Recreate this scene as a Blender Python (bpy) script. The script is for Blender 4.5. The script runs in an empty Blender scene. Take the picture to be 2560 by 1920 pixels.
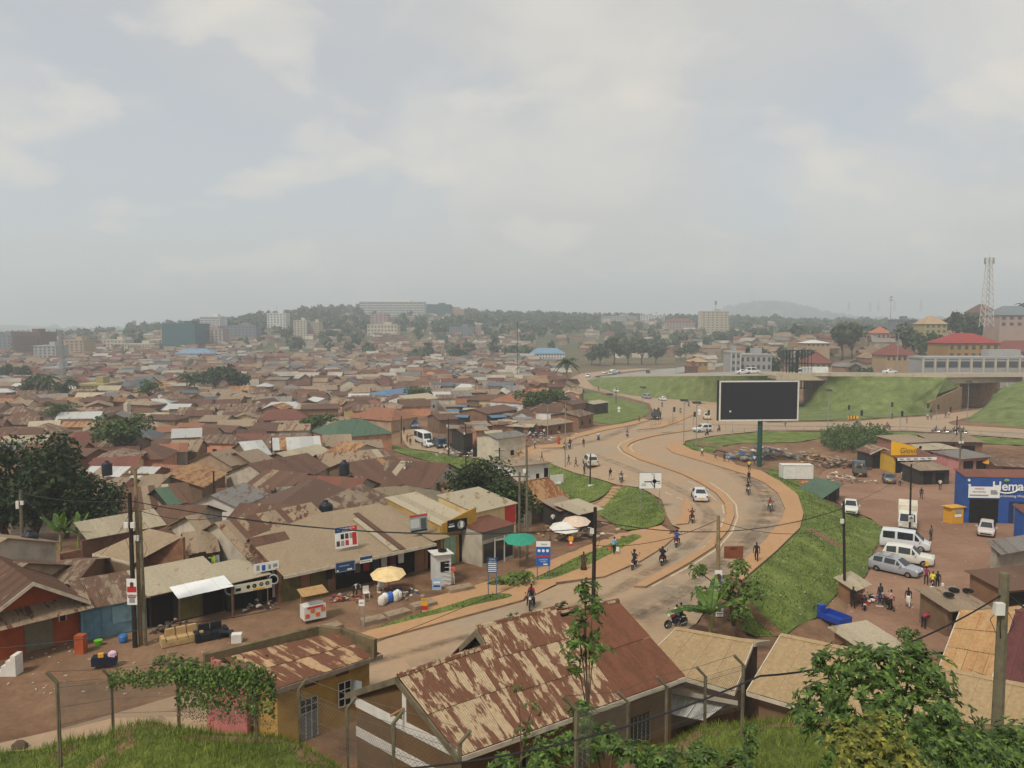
import bpy, bmesh, math, random
from mathutils import Vector, Matrix, Euler
from mathutils.geometry import delaunay_2d_cdt
from mathutils import noise as mnoise
random.seed(7)
SC = bpy.context.scene
COL = SC.collection
# ---------------------------------------------------------------- terrain height and pixel rays
F_PX = 1950.0; CAM_Z = 20.0; HORIZON = 815.0
PITCH = math.atan((960.0 - HORIZON) / F_PX)
def ray(u, v):
 a = (u - 1280.0) / F_PX; b = (960.0 - v) / F_PX
 cp, sp = math.cos(PITCH), math.sin(PITCH)
 return (a, cp + b * sp, -sp + b * cp)
def sstep(a, b, t):
 t = min(1.0, max(0.0, (t - a) / (b - a))); return t * t * (3 - 2 * t)
def lerp_table(tab, x):
 if x <= tab[0][0]: return tab[0][1]
 for (x0, y0), (x1, y1) in zip(tab, tab[1:]):
  if x <= x1:
   t = (x - x0) / (x1 - x0); t = t * t * (3 - 2 * t)
   return y0 + (y1 - y0) * t
 return tab[-1][1]
HILL = [(-1600, -10), (-985, -3), (-640, 3), (-446, 25), (-300, 45), (-170, 46), (0, 35), (170, 31), (330, 28), (480, 23), (1000, 16), (2000, 16)]
CREST = [(-30, 27), (-16, 27), (-9, 25.6), (-3, 22.5), (2, 22.5), (5, 26.5), (8, 28.3), (12, 28.8), (30, 28)]
def g0(x, y):
 z = 0.0
 if y < 48:
  yc = lerp_table(CREST, x); zt = lerp_table([(-30, 3.8), (-18, 4.4), (-15.5, 5.0), (-13, 5.9), (-8, 5.9), (-2, 5.5), (2, 5.5), (6, 4.8), (20, 4.7)], x)
  z = zt + (0.5 - zt) * sstep(yc, yc + 6.0, y) - 0.5 * sstep(yc + 6.0, yc + 11, y)
 if y > 60: z -= 0.03 * min(y - 60, 200)
 if y > 480: z += (lerp_table(HILL, x) + 6) * sstep(480, 1400, y) * (1 - 0.4 * sstep(1700, 2600, y))
 if y > 250 and x > 60: z += 17 * sstep(240, 480, y) * sstep(90, 260, x) * (1 - sstep(520, 900, y))
 if y > 2300:
  z += 125 * math.exp(-((x - 1280) / 330.0) ** 2 - ((y - 4000) / 500.0) ** 2)
  z += 42 * math.exp(-((x - 2050) / 600.0) ** 2 - ((y - 3200) / 500.0) ** 2)
  z += 34 * math.exp(-((x + 2250) / 330.0) ** 2 - ((y - 3400) / 400.0) ** 2)
 return z
def hit(u, v, f):
 d = ray(u, v); t = 8.0
 prev = t
 while t < 9000:
  if CAM_Z + d[2] * t <= f(d[0] * t, d[1] * t): break
  prev = t; t *= 1.015
 lo, hi = prev, t
 for _ in range(24):
  m = 0.5 * (lo + hi)
  if CAM_Z + d[2] * m <= f(d[0] * m, d[1] * m): hi = m
  else: lo = m
 return (d[0] * hi, d[1] * hi, f(d[0] * hi, d[1] * hi))
def pl_dist(poly, x, y):
 """distance to a polyline and its side (+1 left of travel, -1 right)"""
 best = (1e9, 1)
 for (x0, y0), (x1, y1) in zip(poly, poly[1:]):
  dx, dy = x1 - x0, y1 - y0; L = dx * dx + dy * dy
  t = min(1, max(0, ((x - x0) * dx + (y - y0) * dy) / L))
  px, py = x0 + t * dx - x, y0 + t * dy - y
  d = math.hypot(px, py)
  if d < best[0] - 1e-9: best = (d, 1 if dx * (y - y0) - dy * (x - x0) > 0 else -1)
 return best
# banks: the slum lies below the road on its left, the car park below it on its right
BANK_L = [hit(u, v, g0)[:2] for u, v in ((1645, 1290), (1620, 1215), (1540, 1185), (1430, 1135), (1290, 1112), (1130, 1092), (960, 1072))]
BANK_R = [hit(u, v, g0)[:2] for u, v in ((1880, 1480), (1985, 1330), (2008, 1270), (1990, 1225), (1900, 1180), (1770, 1150), (1700, 1112))]
def g(x, y):
 z = g0(x, y)
 if 44 < y < 230:
  if x < 30:
   d, s = pl_dist(BANK_L, x, y)
   if s > 0: z -= 2.0 * sstep(0, 6.5, d) * sstep(75, 85, y) * (1 - sstep(170, 230, y))
  if x > 10:
   d, s = pl_dist(BANK_R, x, y)
   if s < 0: z -= 2.6 * sstep(0, 8, d) * sstep(46, 54, y) * (1 - sstep(120, 165, y))
 return z
def G(u, v): return hit(u, v, g)
def P(u, v, z):
 d = ray(u, v); t = (z - CAM_Z) / d[2]
 return (d[0] * t, d[1] * t, z)
def PY(u, v, y):
 d = ray(u, v); t = y / d[1]
 return (d[0] * t, y, CAM_Z + d[2] * t)
# ---------------------------------------------------------------- camera
_c = bpy.data.cameras.new('camera'); CAM = bpy.data.objects.new('camera', _c); COL.objects.link(CAM)
CAM.location = (0, 0, CAM_Z); CAM.rotation_euler = (math.pi / 2 - PITCH, 0, 0)
_c.sensor_fit = 'HORIZONTAL'; _c.sensor_width = 36.0; _c.lens = 36.0 * F_PX / 2560.0
_c.clip_start = 0.5; _c.clip_end = 30000
SC.camera = CAM
# ---------------------------------------------------------------- sky, sun, exposure
SUN_EL, SUN_AZ = math.radians(52), math.radians(215)      # azimuth clockwise from +Y: high, behind the camera's left shoulder
w = bpy.data.worlds.new('World'); SC.world = w; w.use_nodes = True
nt = w.node_tree; nt.nodes.clear()
def wn(t, **k):
 n = nt.nodes.new(t)
 for a, b in k.items(): setattr(n, a, b)
 return n
def wl(a, b): nt.links.new(a, b)
def wmath(op, a, b=None):
 n = wn('ShaderNodeMath', operation=op)
 for i, s in enumerate((a, b)):
  if s is None: continue
  if isinstance(s, (int, float)): n.inputs[i].default_value = s
  else: wl(s, n.inputs[i])
 return n.outputs[0]
tc = wn('ShaderNodeTexCoord'); sx = wn('ShaderNodeSeparateXYZ'); wl(tc.outputs['Generated'], sx.inputs[0])
zz = wmath('ADD', wmath('MAXIMUM', sx.outputs[2], 0.0), 0.38)
cb = wn('ShaderNodeCombineXYZ'); wl(wmath('DIVIDE', sx.outputs[0], zz), cb.inputs[0]); wl(wmath('DIVIDE', sx.outputs[1], zz), cb.inputs[1])
def wnoise(scale, detail, rough, off, dist=0.0):
 m = wn('ShaderNodeMapping'); m.inputs['Location'].default_value = off; wl(cb.outputs[0], m.inputs[0])
 n = wn('ShaderNodeTexNoise'); wl(m.outputs[0], n.inputs['Vector'])
 n.inputs['Scale'].default_value = scale; n.inputs['Detail'].default_value = detail; n.inputs['Roughness'].default_value = rough
 n.inputs['Distortion'].default_value = dist
 return n.outputs['Fac']
def wramp(f, stops):
 r = wn('ShaderNodeValToRGB'); wl(f, r.inputs[0]); e = r.color_ramp.elements
 while len(e) < len(stops): e.new(0.5)
 for q, (p, c) in zip(e, stops): q.position = p; q.color = (c, c, c, 1) if isinstance(c, (int, float)) else (*c, 1)
 return r.outputs[0]
def wmix(f, a, b):
 n = wn('ShaderNodeMix', data_type='RGBA')
 for s, i in ((f, 0), (a, 6), (b, 7)):
  if isinstance(s, (int, float)): n.inputs[i].default_value = s
  elif isinstance(s, tuple): n.inputs[i].default_value = (*s, 1)
  else: wl(s, n.inputs[i])
 return n.outputs[2]
sky = wn('ShaderNodeTexSky', sky_type='NISHITA', sun_disc=False)
sky.sun_elevation = SUN_EL; sky.sun_rotation = SUN_AZ; sky.air_density = 1.2; sky.dust_density = 4.0; sky.altitude = 1200
veil = wmix(wramp(wnoise(1.1, 5, 0.5, (3.1, 1.7, 0), 0.3), [(0.38, 0.66), (0.60, 0.97)]), sky.outputs[0], (4.5, 4.4, 4.15))
deck = wmix(wramp(wnoise(1.7, 9, 0.52, (0.35, 2.2, 4), 0.5), [(0.50, 0.0), (0.58, 0.5), (0.70, 0.95)]), veil, (5.2, 5.0, 4.6))
puff = wmix(wramp(wnoise(4.2, 9, 0.5, (5.5, 0.6, 9), 0.25), [(0.53, 0.0), (0.60, 0.4), (0.72, 0.75)]), deck, (5.7, 5.35, 4.75))
bg = wn('ShaderNodeBackground'); bg.inputs['Strength'].default_value = 0.1; wl(puff, bg.inputs['Color'])
out = wn('ShaderNodeOutputWorld'); wl(bg.outputs[0], out.inputs['Surface'])
_s = bpy.data.lights.new('sun', 'SUN'); SUN = bpy.data.objects.new('sun', _s); COL.objects.link(SUN)
_s.energy = 2.0; _s.angle = math.radians(10); _s.color = (1.0, 0.93, 0.82)
_d = Vector((math.sin(SUN_AZ) * math.cos(SUN_EL), math.cos(SUN_AZ) * math.cos(SUN_EL), math.sin(SUN_EL)))
SUN.rotation_euler = _d.to_track_quat('Z', 'Y').to_euler(); SUN.location = (0, 0, 300)
SC.view_settings.view_transform = 'Standard'; SC.view_settings.look = 'None'
SC.view_settings.exposure = 0.5; SC.view_settings.gamma = 1.0; SC.view_settings.use_curve_mapping = False
SC.cycles.volume_bounces = 3; SC.cycles.max_bounces = 6; SC.cycles.use_denoising = True
SC.cycles.volume_step_rate = 4
# ---------------------------------------------------------------- materials (all procedural)
MATS = {}
def rgb(h):
 c = [int(h[i:i + 2], 16) / 255 for i in (0, 2, 4)]
 return tuple(x / 12.92 if x <= 0.04045 else ((x + 0.055) / 1.055) ** 2.4 for x in c)
class NT:
 def __init__(s, name):
  s.m = bpy.data.materials.new(name); s.m.use_nodes = True; s.t = s.m.node_tree
  s.b = s.t.nodes['Principled BSDF']; s.b.inputs['Specular IOR Level'].default_value = 0.25
 def n(s, t, **k):
  x = s.t.nodes.new(t)
  for a, b in k.items(): setattr(x, a, b)
  return x
 def l(s, a, b): s.t.links.new(a, b)
 def put(s, v, sock):
  if hasattr(v, 'is_linked'): s.l(v, sock)
  elif isinstance(v, tuple) and len(v) == 3 and sock.type == 'RGBA': sock.default_value = (*v, 1)
  else: sock.default_value = v
 def coord(s, kind='Object', scale=(1, 1, 1)):
  c = s.n('ShaderNodeTexCoord'); m = s.n('ShaderNodeMapping'); s.l(c.outputs[kind], m.inputs[0]); m.inputs['Scale'].default_value = scale
  return m.outputs[0]
 def noise(s, vec, scale, detail=4, rough=0.55, dist=0.0):
  x = s.n('ShaderNodeTexNoise'); s.l(vec, x.inputs['Vector'])
  for k, v in (('Scale', scale), ('Detail', detail), ('Roughness', rough), ('Distortion', dist)): x.inputs[k].default_value = v
  return x.outputs['Fac']
 def ramp(s, f, stops, const=False):
  r = s.n('ShaderNodeValToRGB'); s.l(f, r.inputs[0]); e = r.color_ramp.elements
  if const: r.color_ramp.interpolation = 'CONSTANT'
  while len(e) < len(stops): e.new(0.5)
  for q, (p, c) in zip(e, stops): q.position = p; q.color = (c, c, c, 1) if isinstance(c, (int, float)) else (*c, 1)
  return r.outputs[0]
 def mix(s, f, a, b, mode='MIX'):
  x = s.n('ShaderNodeMix', data_type='RGBA', blend_type=mode); s.put(f, x.inputs[0]); s.put(a, x.inputs[6]); s.put(b, x.inputs[7]); return x.outputs[2]
 def math(s, op, a, b=0.0):
  x = s.n('ShaderNodeMath', operation=op); s.put(a, x.inputs[0]); s.put(b, x.inputs[1]); return x.outputs[0]
 def bump(s, h, strength=0.3, dist=0.02):
  x = s.n('ShaderNodeBump'); x.inputs['Strength'].default_value = strength; x.inputs['Distance'].default_value = dist
  s.l(h, x.inputs['Height']); s.l(x.outputs[0], s.b.inputs['Normal'])
 def orand(s): return s.n('ShaderNodeObjectInfo').outputs['Random']
 def done(s, col, rough=0.85, metal=0.0):
  s.put(col, s.b.inputs['Base Color']); s.put(rough, s.b.inputs['Roughness']); s.b.inputs['Metallic'].default_value = metal
  return s.m
def M(name, col=(.5, .5, .5), rough=0.85, var=0.22, scale=1.5, bump=0.0, metal=0.0, rnd=0.0, spec=None):
 """plain painted / plastered / plastic surface with uneven wear"""
 if name in MATS: return MATS[name]
 if isinstance(col, str): col = rgb(col)
 t = NT(name); v = t.coord()
 n = t.noise(v, scale, 6, 0.62)
 f = t.ramp(n, [(0.32, 1 - var), (0.5, 1.0), (0.7, 1 + var * 0.55)])
 c = t.mix(1.0, col, f, 'MULTIPLY')
 if rnd:
  c = t.mix(1.0, c, t.ramp(t.orand(), [(0, 1 - rnd), (1, 1 + rnd)]), 'MULTIPLY')
 if bump: t.bump(t.noise(v, scale * 9, 5), bump, 0.02)
 if spec is not None: t.b.inputs['Specular IOR Level'].default_value = spec
 MATS[name] = t.done(c, rough, metal); return MATS[name]
def roofmat(name, col, rust=rgb('5e3527'), amount=0.45, wave=True, dusty=None, rnd=0.12, metal=0.0, blotch=2.2, sharp=0.06, st=.35):
 """corrugated iron: UV in metres (u along the eave, v down the slope)"""
 if name in MATS: return MATS[name]
 if isinstance(col, str): col = rgb(col)
 t = NT(name); uv = t.coord('UV'); 
 off = t.n('ShaderNodeVectorMath', operation='ADD'); t.l(uv, off.inputs[0])
 r3 = t.n('ShaderNodeCombineXYZ'); ra = t.math('MULTIPLY', t.orand(), 37.0); t.l(ra, r3.inputs[0]); t.l(ra, r3.inputs[1]); t.l(r3.outputs[0], off.inputs[1])
 mp = t.n('ShaderNodeMapping'); mp.inputs['Scale'].default_value = (1.0, st, 1); t.l(off.outputs[0], mp.inputs[0])
 n1 = t.noise(mp.outputs[0], blotch, 7, 0.68, 0.3)
 mp2 = t.n('ShaderNodeMapping'); mp2.inputs['Scale'].default_value = (1.25, 0.04, 1); t.l(off.outputs[0], mp2.inputs[0])
 n2 = t.noise(mp2.outputs[0], 1.0, 2, 0.5)
 s = t.math('ADD', t.math('MULTIPLY', n1, 0.62), t.math('MULTIPLY', n2, 0.38))
 a = 0.66 - amount * 0.30
 mask = t.ramp(s, [(a - sharp / 2, 0.0), (a + sharp / 2, 1.0)])
 fine = t.ramp(t.noise(off.outputs[0], 5, 5, 0.65), [(0.3, 0.8), (0.7, 1.15)])
 c = t.mix(mask, t.mix(1.0, col, fine, 'MULTIPLY'), t.mix(1.0, rust, fine, 'MULTIPLY'))
 if dusty: c = t.mix(t.ramp(t.noise(off.outputs[0], 0.7, 4), [(0.4, 0.0), (0.65, 0.6)]), c, dusty)
 if rnd: c = t.mix(1.0, c, t.ramp(t.orand(), [(0, 1 - rnd), (1, 1 + rnd)]), 'MULTIPLY')
 if wave:
  wv = t.n('ShaderNodeTexWave', wave_type='BANDS', bands_direction='X'); t.l(uv, wv.inputs['Vector']); wv.inputs['Scale'].default_value = 3.4
  t.bump(wv.outputs['Fac'], 0.5, 0.03)
 MATS[name] = t.done(c, 0.7, metal); return MATS[name]
def brickmat(name, c1, c2, mortar, scale=4.0, noise=True):
 if name in MATS: return MATS[name]
 t = NT(name); v = t.coord('UV', (1, 1, 1))
 b = t.n('ShaderNodeTexBrick'); t.l(v, b.inputs['Vector']); b.inputs['Scale'].default_value = scale
 for k, q in (('Color1', c1), ('Color2', c2), ('Mortar', mortar)): b.inputs[k].default_value = (*q, 1)
 b.inputs['Mortar Size'].default_value = 0.03; b.inputs['Brick Width'].default_value = 0.9; b.inputs['Row Height'].default_value = 0.36
 f = t.ramp(t.noise(v, 1.1, 5), [(0.3, 0.65), (0.7, 1.2)])
 t.bump(b.outputs['Fac'], -0.5, 0.02)
 MATS[name] = t.done(t.mix(1.0, b.outputs['Color'], f, 'MULTIPLY'), 0.9); return MATS[name]
def attrmat(name, attr='Col', rough=0.85, var=0.2, scale=1.0, trans=0.0, wave=False):
 """base colour from a per-piece colour attribute"""
 if name in MATS: return MATS[name]
 t = NT(name); a = t.n('ShaderNodeAttribute', attribute_name=attr)
 f = t.ramp(t.noise(t.coord(), scale, 5, 0.6), [(0.3, 1 - var), (0.7, 1 + var)])
 c = t.mix(1.0, a.outputs['Color'], f, 'MULTIPLY')
 MATS[name] = t.done(c, rough); 
 if trans:
  tr = t.n('ShaderNodeBsdfTranslucent'); t.l(t.mix(1.0, c, (1.1, 1.25, 0.5), 'MULTIPLY'), tr.inputs[0])
  ms = t.n('ShaderNodeMixShader'); ms.inputs[0].default_value = trans; t.l(t.b.outputs[0], ms.inputs[1]); t.l(tr.outputs[0], ms.inputs[2])
  t.l(ms.outputs[0], t.t.nodes['Material Output'].inputs['Surface'])
 return MATS[name]
def leafmat(name, dark, light, rough=0.55, trans=0.25, rnd=0.0):
 if name in MATS: return MATS[name]
 t = NT(name); g1 = t.n('ShaderNodeNewGeometry').outputs['Random Per Island']
 c = t.ramp(g1, [(0.0, dark), (0.65, tuple((a + b) / 2 for a, b in zip(dark, light))), (0.93, light), (1.0, tuple(min(1, q * 1.35) for q in light))])
 if rnd: c = t.mix(1.0, c, t.ramp(t.orand(), [(0, 1 - rnd), (1, 1 + rnd)]), 'MULTIPLY')
 MATS[name] = t.done(c, rough)
 tr = t.n('ShaderNodeBsdfTranslucent'); t.l(t.mix(1.0, c, (1.1, 1.3, 0.5), 'MULTIPLY'), tr.inputs[0])
 ms = t.n('ShaderNodeMixShader'); ms.inputs[0].default_value = trans; t.l(t.b.outputs[0], ms.inputs[1]); t.l(tr.outputs[0], ms.inputs[2])
 t.l(ms.outputs[0], t.t.nodes['Material Output'].inputs['Surface'])
 return MATS[name]
# ---------------------------------------------------------------- mesh building
class MB:
 """collects faces (with UV in metres, material index and colour) for ONE mesh object"""
 def __init__(s): s.v = []; s.f = []; s.uv = []; s.mi = []; s.col = []; s.sm = []; s.cur = 0; s.c = None; s.smooth = False
 def face(s, pts, uv=None):
  i = len(s.v); s.v.extend([tuple(p) for p in pts]); s.f.append(list(range(i, i + len(pts)))); s._meta(uv or s._uv(pts))
 def _uv(s, pts):
  a = Vector(pts[0]); e = Vector(pts[1]) - a
  n = e.cross(Vector(pts[2]) - a)
  if n.length < 1e-9: return [(0, 0)] * len(pts)
  n.normalize()
  if abs(n.z) > 0.9: return [(p[0], p[1]) for p in pts]
  x = Vector((-n.y, n.x, 0)).normalized(); y = n.cross(x)
  return [(Vector(p).dot(x), Vector(p).dot(y)) for p in pts]
 def _meta(s, uv): s.uv.append(uv); s.mi.append(s.cur); s.col.append(s.c); s.sm.append(s.smooth)
 def mesh(s, verts, faces):
  i = len(s.v); s.v.extend([tuple(p) for p in verts])
  for f in faces:
   s.f.append([i + k for k in f]); s._meta(s._uv([verts[k] for k in f]))
 def box(s, c, size, rz=0.0, taper=1.0, top=None, M4=None):
  """c is the centre of the base"""
  hx, hy, h = size[0] / 2, size[1] / 2, size[2]; t = taper
  pts = [(-hx, -hy, 0), (hx, -hy, 0), (hx, hy, 0), (-hx, hy, 0), (-hx * t, -hy * t, h), (hx * t, -hy * t, h), (hx * t, hy * t, h), (-hx * t, hy * t, h)]
  ca, sa = math.cos(rz), math.sin(rz)
  pts = [(c[0] + x * ca - y * sa, c[1] + x * sa + y * ca, c[2] + z) for x, y, z in pts]
  if M4: pts = [tuple(M4 @ Vector(p)) for p in pts]
  s.mesh(pts, [(3, 2, 1, 0), (4, 5, 6, 7), (0, 1, 5, 4), (1, 2, 6, 5), (2, 3, 7, 6), (3, 0, 4, 7)])
 def slab(s, pts, th):
  """thick plate: polygon pts with thickness th along -normal"""
  a = Vector(pts[0]); n = (Vector(pts[1]) - a).cross(Vector(pts[-1]) - a)
  n = n.normalized() if n.length > 1e-9 else Vector((0, 0, 1))
  lo = [Vector(p) - n * th for p in pts]; k = len(pts)
  vs = [Vector(p) for p in pts] + lo
  s.mesh(vs, [tuple(range(k)), tuple(range(2 * k - 1, k - 1, -1))] + [(i, k + i, k + (i + 1) % k, (i + 1) % k) for i in range(k)])
 def cyl(s, p0, p1, r0, r1=None, n=8, caps=True):
  r1 = r0 if r1 is None else r1
  a, b = Vector(p0), Vector(p1); d = b - a
  if d.length < 1e-6: return
  q = d.to_track_quat('Z', 'Y'); ring = [q @ Vector((math.cos(2 * math.pi * k / n), math.sin(2 * math.pi * k / n), 0)) for k in range(n)]
  vs = [a + r * r0 for r in ring] + [b + r * r1 for r in ring]
  fs = [(k, (k + 1) % n, n + (k + 1) % n, n + k) for k in range(n)]
  if caps: fs += [tuple(range(n - 1, -1, -1)), tuple(range(n, 2 * n))]
  s.mesh(vs, fs)
 def tube(s, pts, r, n=5, r1=None):
  pts = [Vector(p) for p in pts]; m = len(pts); vs = []; fs = []
  for i, p in enumerate(pts):
   d = (pts[min(i + 1, m - 1)] - pts[max(i - 1, 0)]); q = d.to_track_quat('Z', 'Y')
   rr = r if r1 is None else r + (r1 - r) * i / (m - 1)
   vs += [p + q @ Vector((math.cos(2 * math.pi * k / n) * rr, math.sin(2 * math.pi * k / n) * rr, 0)) for k in range(n)]
  for i in range(m - 1):
   fs += [(i * n + k, i * n + (k + 1) % n, (i + 1) * n + (k + 1) % n, (i + 1) * n + k) for k in range(n)]
  fs += [tuple(range(n - 1, -1, -1)), tuple(range((m - 1) * n, m * n))]
  s.mesh(vs, fs)
 def lathe(s, c, prof, n=12, axis='Z'):
  vs = []; m = len(prof)
  for r, z in prof:
   for k in range(n):
    a = 2 * math.pi * k / n; x, y = r * math.cos(a), r * math.sin(a)
    vs.append({'Z': (c[0] + x, c[1] + y, c[2] + z), 'X': (c[0] + z, c[1] + x, c[2] + y), 'Y': (c[0] + x, c[1] + z, c[2] + y)}[axis])
  fs = [(i * n + k, i * n + (k + 1) % n, (i + 1) * n + (k + 1) % n, (i + 1) * n + k) for i in range(m - 1) for k in range(n)]
  if prof[0][0] > 1e-6: fs.append(tuple(range(n - 1, -1, -1)))
  if prof[-1][0] > 1e-6: fs.append(tuple(range((m - 1) * n, m * n)))
  s.mesh(vs, fs)
 def blob(s, c, r, sub=1, jit=0.25, sq=(1, 1, 1)):
  bm = bmesh.new(); bmesh.ops.create_icosphere(bm, subdivisions=sub, radius=1.0)
  vs = []
  for v in bm.verts:
   k = r * (1 + random.uniform(-jit, jit)); vs.append((c[0] + v.co.x * k * sq[0], c[1] + v.co.y * k * sq[1], c[2] + v.co.z * k * sq[2]))
  s.mesh(vs, [tuple(x.index for x in f.verts) for f in bm.faces]); bm.free()
 def data(s, name):
  me = bpy.data.meshes.new(name); me.from_pydata(s.v, [], s.f)
  ul = me.uv_layers.new(name='UVMap'); k = 0
  flat = []
  for u in s.uv:
   for q in u: flat.extend((q[0], q[1]))
  ul.data.foreach_set('uv', flat)
  if any(s.mi): me.polygons.foreach_set('material_index', s.mi)
  if any(s.sm): me.polygons.foreach_set('use_smooth', s.sm)
  if any(c is not None for c in s.col):
   at = me.color_attributes.new('Col', 'FLOAT_COLOR', 'CORNER'); fl = []
   for f, c in zip(s.f, s.col):
    c = c or (.5, .5, .5)
    fl.extend((c[0], c[1], c[2], 1.0) * len(f))
   at.data.foreach_set('color', fl)
  me.update(); return me
 def build(s, name, mats, parent=None, loc=(0, 0, 0), rz=0.0, rel=None):
  """rel: world point subtracted from all vertices (so the object sits at that point)"""
  if rel is not None: s.v = [(x - rel[0], y - rel[1], z - rel[2]) for x, y, z in s.v]
  me = s.data(name)
  for m in (mats if isinstance(mats, (list, tuple)) else [mats]): me.materials.append(m)
  o = bpy.data.objects.new(name, me); COL.objects.link(o); o.parent = parent; o.location = loc; o.rotation_euler.z = rz
  return o
def tag(o, label, cat, group=None, kind=None):
 if label: o['label'] = label
 if cat: o['category'] = cat
 if group: o['group'] = group
 if kind: o['kind'] = kind
 return o
def thing(name, label, cat, loc=(0, 0, 0), rz=0.0, group=None, scale=None):
 o = bpy.data.objects.new(name, None); COL.objects.link(o); o.location = loc; o.rotation_euler.z = rz; o.empty_display_size = 0.3
 if scale: o.scale = (scale,) * 3
 return tag(o, label, cat, group)
def struct(o, kind='structure'): o['kind'] = kind; return o
def copy_tree(o, parent=None, **kw):
 c = o.copy(); COL.objects.link(c); c.parent = parent
 for k, v in kw.items(): c[k] = v
 for ch in list(o.children): copy_tree(ch, c)
 return c
def dup(o, loc, rz=0.0, label=None, group=None, scale=None):
 c = copy_tree(o); c.location = loc; c.rotation_euler.z = rz
 if scale: c.scale = (scale,) * 3 if isinstance(scale, (int, float)) else scale
 if label: c['label'] = label
 if group: c['group'] = group
 return c
def part(fn, name, mat, parent, loc=(0, 0, 0), rz=0.0):
 b = MB(); fn(b); return b.build(name, mat, parent, loc, rz)
def wpart(fn, name, mat, parent):
 """fn builds in world coordinates; parent is an unrotated Empty"""
 b = MB(); fn(b); return b.build(name, mat, parent, rel=tuple(parent.location))
def vadd(a, b): return (a[0] + b[0], a[1] + b[1], a[2] + b[2])
def vlerp(a, b, t): return tuple(x + (y - x) * t for x, y in zip(a, b))
ORD = ['first', 'second', 'third', 'fourth', 'fifth', 'sixth', 'seventh', 'eighth', 'ninth', 'tenth', 'eleventh', 'twelfth', 'thirteenth', 'fourteenth', 'fifteenth', 'sixteenth', 'seventeenth', 'eighteenth', 'nineteenth', 'twentieth']
# ---------------------------------------------------------------- ground surfaces
def groundmat():
 t = NT('red_earth'); v = t.coord()
 big = t.noise(v, 0.05, 6, 0.6); mid = t.noise(v, 0.45, 7, 0.65, 0.4); fine = t.noise(v, 3.5, 6, 0.7)
 c = t.ramp(mid, [(0.28, rgb('4a3526')), (0.45, rgb('664a36')), (0.6, rgb('7c5d46')), (0.75, rgb('907256'))])
 c = t.mix(t.ramp(big, [(0.42, 0.0), (0.62, 0.65)]), c, rgb('94775c'))
 c = t.mix(1.0, c, t.ramp(fine, [(0.3, 0.78), (0.7, 1.15)]), 'MULTIPLY')
 # far country: scrub and gardens between the houses
 sp = t.n('ShaderNodeSeparateXYZ'); t.l(v, sp.inputs[0])
 far = t.n('ShaderNodeMapRange'); t.l(sp.outputs[1], far.inputs[0]); far.inputs[1].default_value = 230; far.inputs[2].default_value = 700
 gr = t.ramp(t.noise(v, 0.03, 5), [(0.38, rgb('394528')), (0.55, rgb('4d5632')), (0.7, rgb('6e5c44'))])
 c = t.mix(t.math('MULTIPLY', far.outputs[0], 0.85), c, gr)
 t.bump(t.math('ADD', mid, t.math('MULTIPLY', fine, 0.35)), 0.6, 0.12)
 return t.done(c, 0.95)
def grassmat(name, dark, mid, light, soil=0.12):
 t = NT(name); v = t.coord()
 a = t.noise(v, 0.35, 7, 0.62); b = t.noise(t.coord('Object', (1.0, 0.55, 1)), 5.0, 6, 0.75)
 c = t.ramp(a, [(0.3, dark), (0.5, mid), (0.7, light)])
 c = t.mix(1.0, c, t.ramp(b, [(0.3, 0.42), (0.5, 0.95), (0.72, 1.5)]), 'MULTIPLY')
 c = t.mix(t.ramp(t.noise(v, 0.8, 5, 0.6), [(0.70 - soil, 0.0), (0.76 - soil, 0.8)]), c, rgb('7c5b41'))
 t.bump(b, 0.9, 0.12)
 return t.done(c, 0.95)
def roadmat(name, grey, dust, lo, hi):
 t = NT(name); v = t.coord()
 a = t.noise(v, 0.11, 7, 0.55, 0.6); f = t.noise(v, 1.6, 7, 0.7)
 s = t.math('ADD', t.math('MULTIPLY', a, 0.8), t.math('MULTIPLY', f, 0.2))
 c = t.mix(t.ramp(s, [(lo, 0.0), (hi, 1.0)]), grey, dust)
 c = t.mix(1.0, c, t.ramp(f, [(0.3, 0.90), (0.7, 1.07)]), 'MULTIPLY')
 c = t.mix(t.ramp(t.noise(v, 0.5, 5, 0.7, 0.8), [(0.66, 0.0), (0.74, 0.35)]), c, rgb('6d5b4c'))
 t.bump(f, 0.25, 0.01)
 return t.done(c, 0.9)
EARTH = groundmat()
GRASS = grassmat('verge_grass', rgb('4c5a26'), rgb('637234'), rgb('7c8644'), 0.05)
GRASSY = grassmat('embankment_grass', rgb('525e2e'), rgb('687440'), rgb('7e8650'), 0.0)
ROAD = roadmat('dusty_asphalt', rgb('9a8973'), rgb('a98b6c'), 0.36, 0.66)
PAVE = roadmat('dusty_paving', rgb('a8845f'), rgb('b18a64'), 0.35, 0.65)
HIGHWAY = roadmat('grey_asphalt', rgb('8c8a84'), rgb('9c958a'), 0.4, 0.65)
KERB = M('kerb_concrete', '8d7560', 0.9, 0.3, 1.2)
RINGS = []; GR = []
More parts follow.
